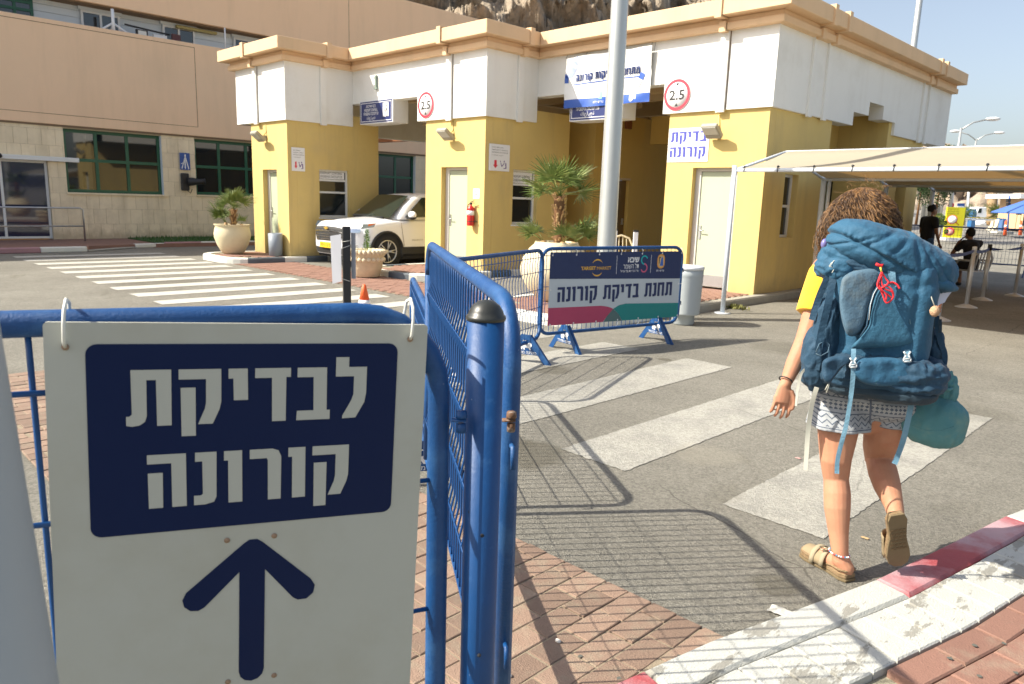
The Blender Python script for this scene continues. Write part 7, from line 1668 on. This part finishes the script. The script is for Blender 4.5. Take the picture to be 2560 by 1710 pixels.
ribbon('compression_strap', [(2088, 668, 2.98), (2064, 705, 2.97), (2045, 750, 2.98), (2030, 800, 3.0)], .026, m_bd); ribbon('compression_strap', [(2084, 690, 2.96), (2070, 760, 2.94), (2050, 850, 2.97), (2040, 925, 3.0)], .028, m_bd)
ribbon('grey_strap', [(2034, 915, 3.02), (2016, 922, 3.03), (2003, 935, 3.04), (1994, 975, 3.05), (1990, 1015, 3.05)], .010, m_gweb); ribbon('grey_strap', [(2042, 968, 3.0), (2030, 1010, 3.01), (2020, 1080, 3.03), (2016, 1140, 3.03), (2014, 1176, 3.03)], .018, m_gweb)
ribbon('webbing_tab', [(2227, 664, 2.84), (2230, 690, 2.825), (2232, 718, 2.822)], .026, m_web)
ribbon('side_strap', [(2340, 790, 2.98), (2350, 850, 2.98), (2362, 890, 2.98), (2352, 940, 2.98), (2335, 985, 3.0)], .022, m_bd); ribbon('side_strap', [(2335, 720, 2.96), (2330, 780, 2.95), (2322, 850, 2.95), (2312, 900, 2.96)], .030, m_bk)
ribbon('side_strap', [(2350, 798, 2.95), (2351, 820, 2.95), (2350, 832, 2.95)], .012, m_bk)
ribbon('shoulder_strap', [(2100, 600, 3.12), (2085, 640, 3.16), (2072, 700, 3.16), (2066, 770, 3.14)], .05, m_bd, th=.012)
def buckle(x, y, d, s=1.):
    c = W(x, y, d); o = MB()
    for a, b_ in (((-.013, .020), (-.004, .006)), ((.013, .020), (.004, .006)), ((-.004, .006), (-.013, -.008)), ((.004, .006), (.013, -.008)), ((-.013, -.008), (.013, -.008)), ((-.013, -.018), (.013, -.018)), ((-.013, -.008), (-.013, -.018)), ((.013, -.008), (.013, -.018))):
        o.tube([c+(CR*a[0]+CU*a[1])*s, c+(CR*b_[0]+CU*b_[1])*s], .0036*s, 6)
    return o.build('buckle', m_buck, bpk)
buckle(2133, 907, 2.84, .95); buckle(2268, 892, 2.835, 1.0)
MB().box((-.013, -.003, -.008), (.013, .003, .008), Matrix.Translation(W(2262, 946, 2.84)) @ Matrix((CR, CF, CU)).transposed().to_4x4()).build('slider', m_buck, bpk, .002)
def loop(name, pts, d, r, m): return seam(name, pts, d, r, m)
m_crd = mat('cord_pale', (.55, .56, .50), .6)
loop('cord_loop', [(2140, 655), (2143, 642), (2152, 639), (2161, 646), (2165, 656)], 2.90, .0022, m_crd)
for k in range(3): loop('cord_loop', [(2078+4*k, 680-4*k), (2070+3*k, 665), (2080+2*k, 652), (2094, 645+3*k), (2100, 655), (2088, 668), (2080, 682)], 2.955-.01*k, .0016, m_crd)
loop('cord_loop', [(2063, 975), (2070, 962), (2074, 955), (2070, 970), (2066, 982)], 2.90, .003, m_gweb); loop('cord_loop', [(2040, 880), (2048, 860), (2062, 852), (2074, 862), (2070, 880), (2052, 890), (2040, 884)], 2.97, .0022, m_bg)
# red cord tangle
tg = thing('red_cord', 'knotted red cord with yellow bead hanging on the backpack', 'cord', tuple(W(2205, 758, 2.83)))
r = random.Random(6)
ct0 = [(2192, 662), (2203, 670), (2208, 685), (2203, 712), (2196, 722)]
MB().tube([W(x, y, 2.825) for x, y in [(2190, 660), (2198, 664), (2206, 662), (2202, 668)]], .006, 7).build('knot', m_red, tg); MB().tube([W(2201, 668, 2.82), W(2204, 680, 2.818)], .0035, 7).build('bead', mat('bead_yellow', (.6, .5, .05), .5), tg)
def crd(pts, z=2.815, rr_=.0032):
    P = [W(x, y, z+.004*math.sin(i*1.7)) for i, (x, y) in enumerate(pts)]; Q = []
    for i in range(len(P)-1):
        for k in range(4):
            t = k/4; p0 = P[max(i-1, 0)]; p1 = P[i]; p2 = P[i+1]; p3 = P[min(i+2, len(P)-1)]; Q.append(.5*((2*p1)+(p2-p0)*t+(2*p0-5*p1+4*p2-p3)*t*t+(3*p1-p0-3*p2+p3)*t**3))
    Q.append(P[-1]); return MB().tube(Q, rr_, 6).build('strand', m_red, tg)
crd([(2204, 680), (2196, 700), (2194, 716), (2206, 728), (2218, 736), (2228, 744)]); crd([(2204, 680), (2214, 696), (2221, 706), (2212, 716), (2198, 722)]); crd([(2205, 682), (2204, 705), (2212, 722), (2230, 730), (2232, 745), (2222, 756)])
crd([(2198, 715), (2206, 735), (2212, 752), (2217, 758)]); crd([(2217, 758), (2226, 752), (2234, 740), (2228, 722), (2210, 712)]); crd([(2220, 708), (2232, 706), (2243, 712), (2249, 722)], rr_=.0036); crd([(2203, 690), (2196, 708), (2204, 724), (2216, 738), (2214, 752)])
# keyring ball
kb = thing('woven_ball', 'small woven ball charm dangling from the right side of the backpack', 'charm', tuple(W(2337, 790, 2.80)))
kc = W(2337, 778, 2.80); mb = MB()
for j in range(17):
    ph = -PI/2+PI*j/16
    for i in range(20): th = 2*PI*i/20; rr_ = .0175*(1+.05*math.sin(th*9+j)); mb.v.append(tuple(kc+Vector((rr_*math.cos(ph)*math.cos(th), rr_*math.cos(ph)*math.sin(th), 1.2*rr_*math.sin(ph)))))
mb.f = [(j*20+i, j*20+(i+1) % 20, (j+1)*20+(i+1) % 20, (j+1)*20+i) for j in range(16) for i in range(20)]; mb.sm = [True]*len(mb.f)
mb.build('ball', mat('rope_tan', (.48, .30, .18), .9, .5, 90, .8, 150), kb); MB().tube([W(2337, 766, 2.80), W(2328, 742, 2.81), W(2320, 712, 2.84)], .0025, 6).build('cord', m_gweb, kb)
# papers in her right hand
for i, (dx, lab) in enumerate(((0, 'white paper sheets sticking out from behind the right side of the backpack'),)):
    pp = thing('papers', lab, 'paper', tuple(W(2345, 765, 2.95)))
    for k in range(3):
        P = [(2322-2*k, 718+4*k), (2355, 712-k*4), (2364+3*k, 704+5*k), (2385-5*k, 722+3*k), (2362, 752+2*k), (2334, 772-3*k)]
        q = [W(x, y, 2.93+.006*k+.05*(y-740)/60*.3) for x, y in P]; mb = MB(); mb.add(q, [tuple(range(6))]); o = mb.build('sheet', mat('paper_bluish', (.62, .66, .82), .7), pp); o.modifiers.new('t', 'SOLIDIFY').thickness = .0006
# teal duffel bag
dfb = thing('duffel_bag', 'soft pale teal drawstring bag hanging beside her right thigh', 'bag', tuple(W(2340, 1118, 3.08)))
m_df = mat('duffel_teal', (.075, .215, .235), .9, .12, 14, .5, 90, col2=(.15, .25, .21), c2amt=.6, c2scale=7, bdist=.004)
axd = (ct*.82-Zv*.22).normalized(); upd = (Zv-axd*axd.z).normalized()
pack('bag_body', W(2338, 1050, 3.10), (ct*.125-Zv*.022), (Zv*.108+ct*.018), cfv*.095, .85, .8, m_df, [(.010, 6, 4, 3), (.005, 22, 5, 12)], parent=dfb, taper=-.10, nu=110, nv=80)
pack('gathered_neck', W(2366, 965, 3.08), (ct*.042-Zv*.01), (Zv*.065), cfv*.05, .9, .8, m_df, [(.014, 50, 6, 3)], parent=dfb, taper=-.25)
ribbon('shoulder_cord', [(2368, 960, 3.04), (2362, 925, 3.05), (2352, 890, 3.06), (2345, 850, 3.1)], .008, m_gweb, dfb); ribbon('shoulder_cord', [(2376, 975, 3.04), (2366, 930, 3.05), (2356, 895, 3.06)], .006, m_gweb, dfb)
seam('stitch_line', [(2270, 1060), (2310, 1075), (2350, 1078), (2385, 1066)], 2.985, .0015, m_df, dfb)
MB().tube([W(2345, 958, 3.03), W(2356, 968, 3.02), (W(2372, 975, 3.02)), W(2384, 968, 3.04)], .007, 7).build('knotted_cord', m_df, dfb)

ct, cfv, CF = _keep
# ---------------- litter and small ground things ----------------
def scrap(name, label, cat, px, py, pts, m, h=.004):
    o_ = G(px, py); mb = MB(); mb.prism(pts, (o_.x, o_.y, .006), (1, 0, 0), (0, 1, 0), (0, 0, h)); o = mb.build(name, m); tag(center(o), label, cat); return o
sp = thing('paper_scrap', 'crumpled grey paper scrap lying against the white kerb', 'litter', tuple(G(1955, 1537)))
o_ = G(1955, 1537); r = random.Random(2); mb = MB()
mb.grid(lambda u_, v_: (o_.x-.05+.11*u_, o_.y-.03+.05*v_+.02*u_, .008+.012*abs(noise.noise(Vector((u_*4, v_*4, 3))))+.02*max(0, v_-.6)*(1-u_)), 8, 6, False); mb.build('scrap', mat('scrap_grey', (.45, .44, .40), .8), sp)
for px, py, lab, m in ((1408, 1513, 'small yellow and white cigarette end on the brick edge', mat('leaf_yellow', (.5, .33, .06), .7)), (1995, 1148, 'tiny pinkish scrap on the crossing left of the woman', mat('scrap_pink', (.5, .3, .28), .7)), (2162, 1348, 'small tan leaf on the asphalt between her feet', mat('leaf_tan', (.5, .33, .17), .7))):
    scrap('litter_piece', lab, 'litter', px, py, [(-.018, -.004), (.016, -.006), (.02, .004), (-.012, .007)], m)
for px, py, lab in ((1395, 1602, 'white pebble on the near bricks in the mesh shadow'), (1272, 1688, 'yellowish pebble on the near bricks beside the barrier pipe')):
    c = G(px, py, .02); o = MB().sphere(c, (.013, .009, .007), 10, 6).build('pebble', mat('pebble_white', (.55, .53, .48), .8)); tag(center(o), lab, 'stone')
wd_ = G(1822, 770); wt = thing('weed', 'low dry weed at the kerb corner beside the first tent post', 'weed', (wd_.x, wd_.y, 0)); mb = MB(); r = random.Random(9)
for i in range(160):
    c = Vector((wd_.x+r.gauss(.05, .13), wd_.y+r.gauss(0, .06), 0)); a_ = r.uniform(0, 6.28); d = Vector((math.cos(a_)*.05, math.sin(a_)*.05, r.uniform(.02, .09))); s_ = Vector((-math.sin(a_), math.cos(a_), 0))*.014; mb.add([c, c+d*.6+s_, c+d, c+d*.6-s_], [(0, 1, 2, 3)])
stuff(mb.build('leaves', mat('weed_green', (.20, .20, .06), .8, .4, 20), wt)); tube('stem', [(wd_.x, wd_.y, 0), (wd_.x, wd_.y, .05)], .01, m_bark, wt, 5)
gum = MB(); r = random.Random(31)
for px, py in ((1548, 1695), (1700, 1640), (2436, 1612), (2510, 1608), (2375, 1645), (2540, 1682), (2450, 1690), (1450, 1640)):
    c = G(px, py, .045 if px > 2300 else .0185); n = 9; P = [(c.x+.010*math.cos(2*PI*i/n)*r.uniform(.6, 1.2), c.y+.010*math.sin(2*PI*i/n)*r.uniform(.6, 1.2), c.z) for i in range(n)]; gum.add(P, [tuple(range(n))])
g_ = gum.build('gum_spots', mat('gum_dark', (.10, .10, .085), .8), walk); stuff(g_)
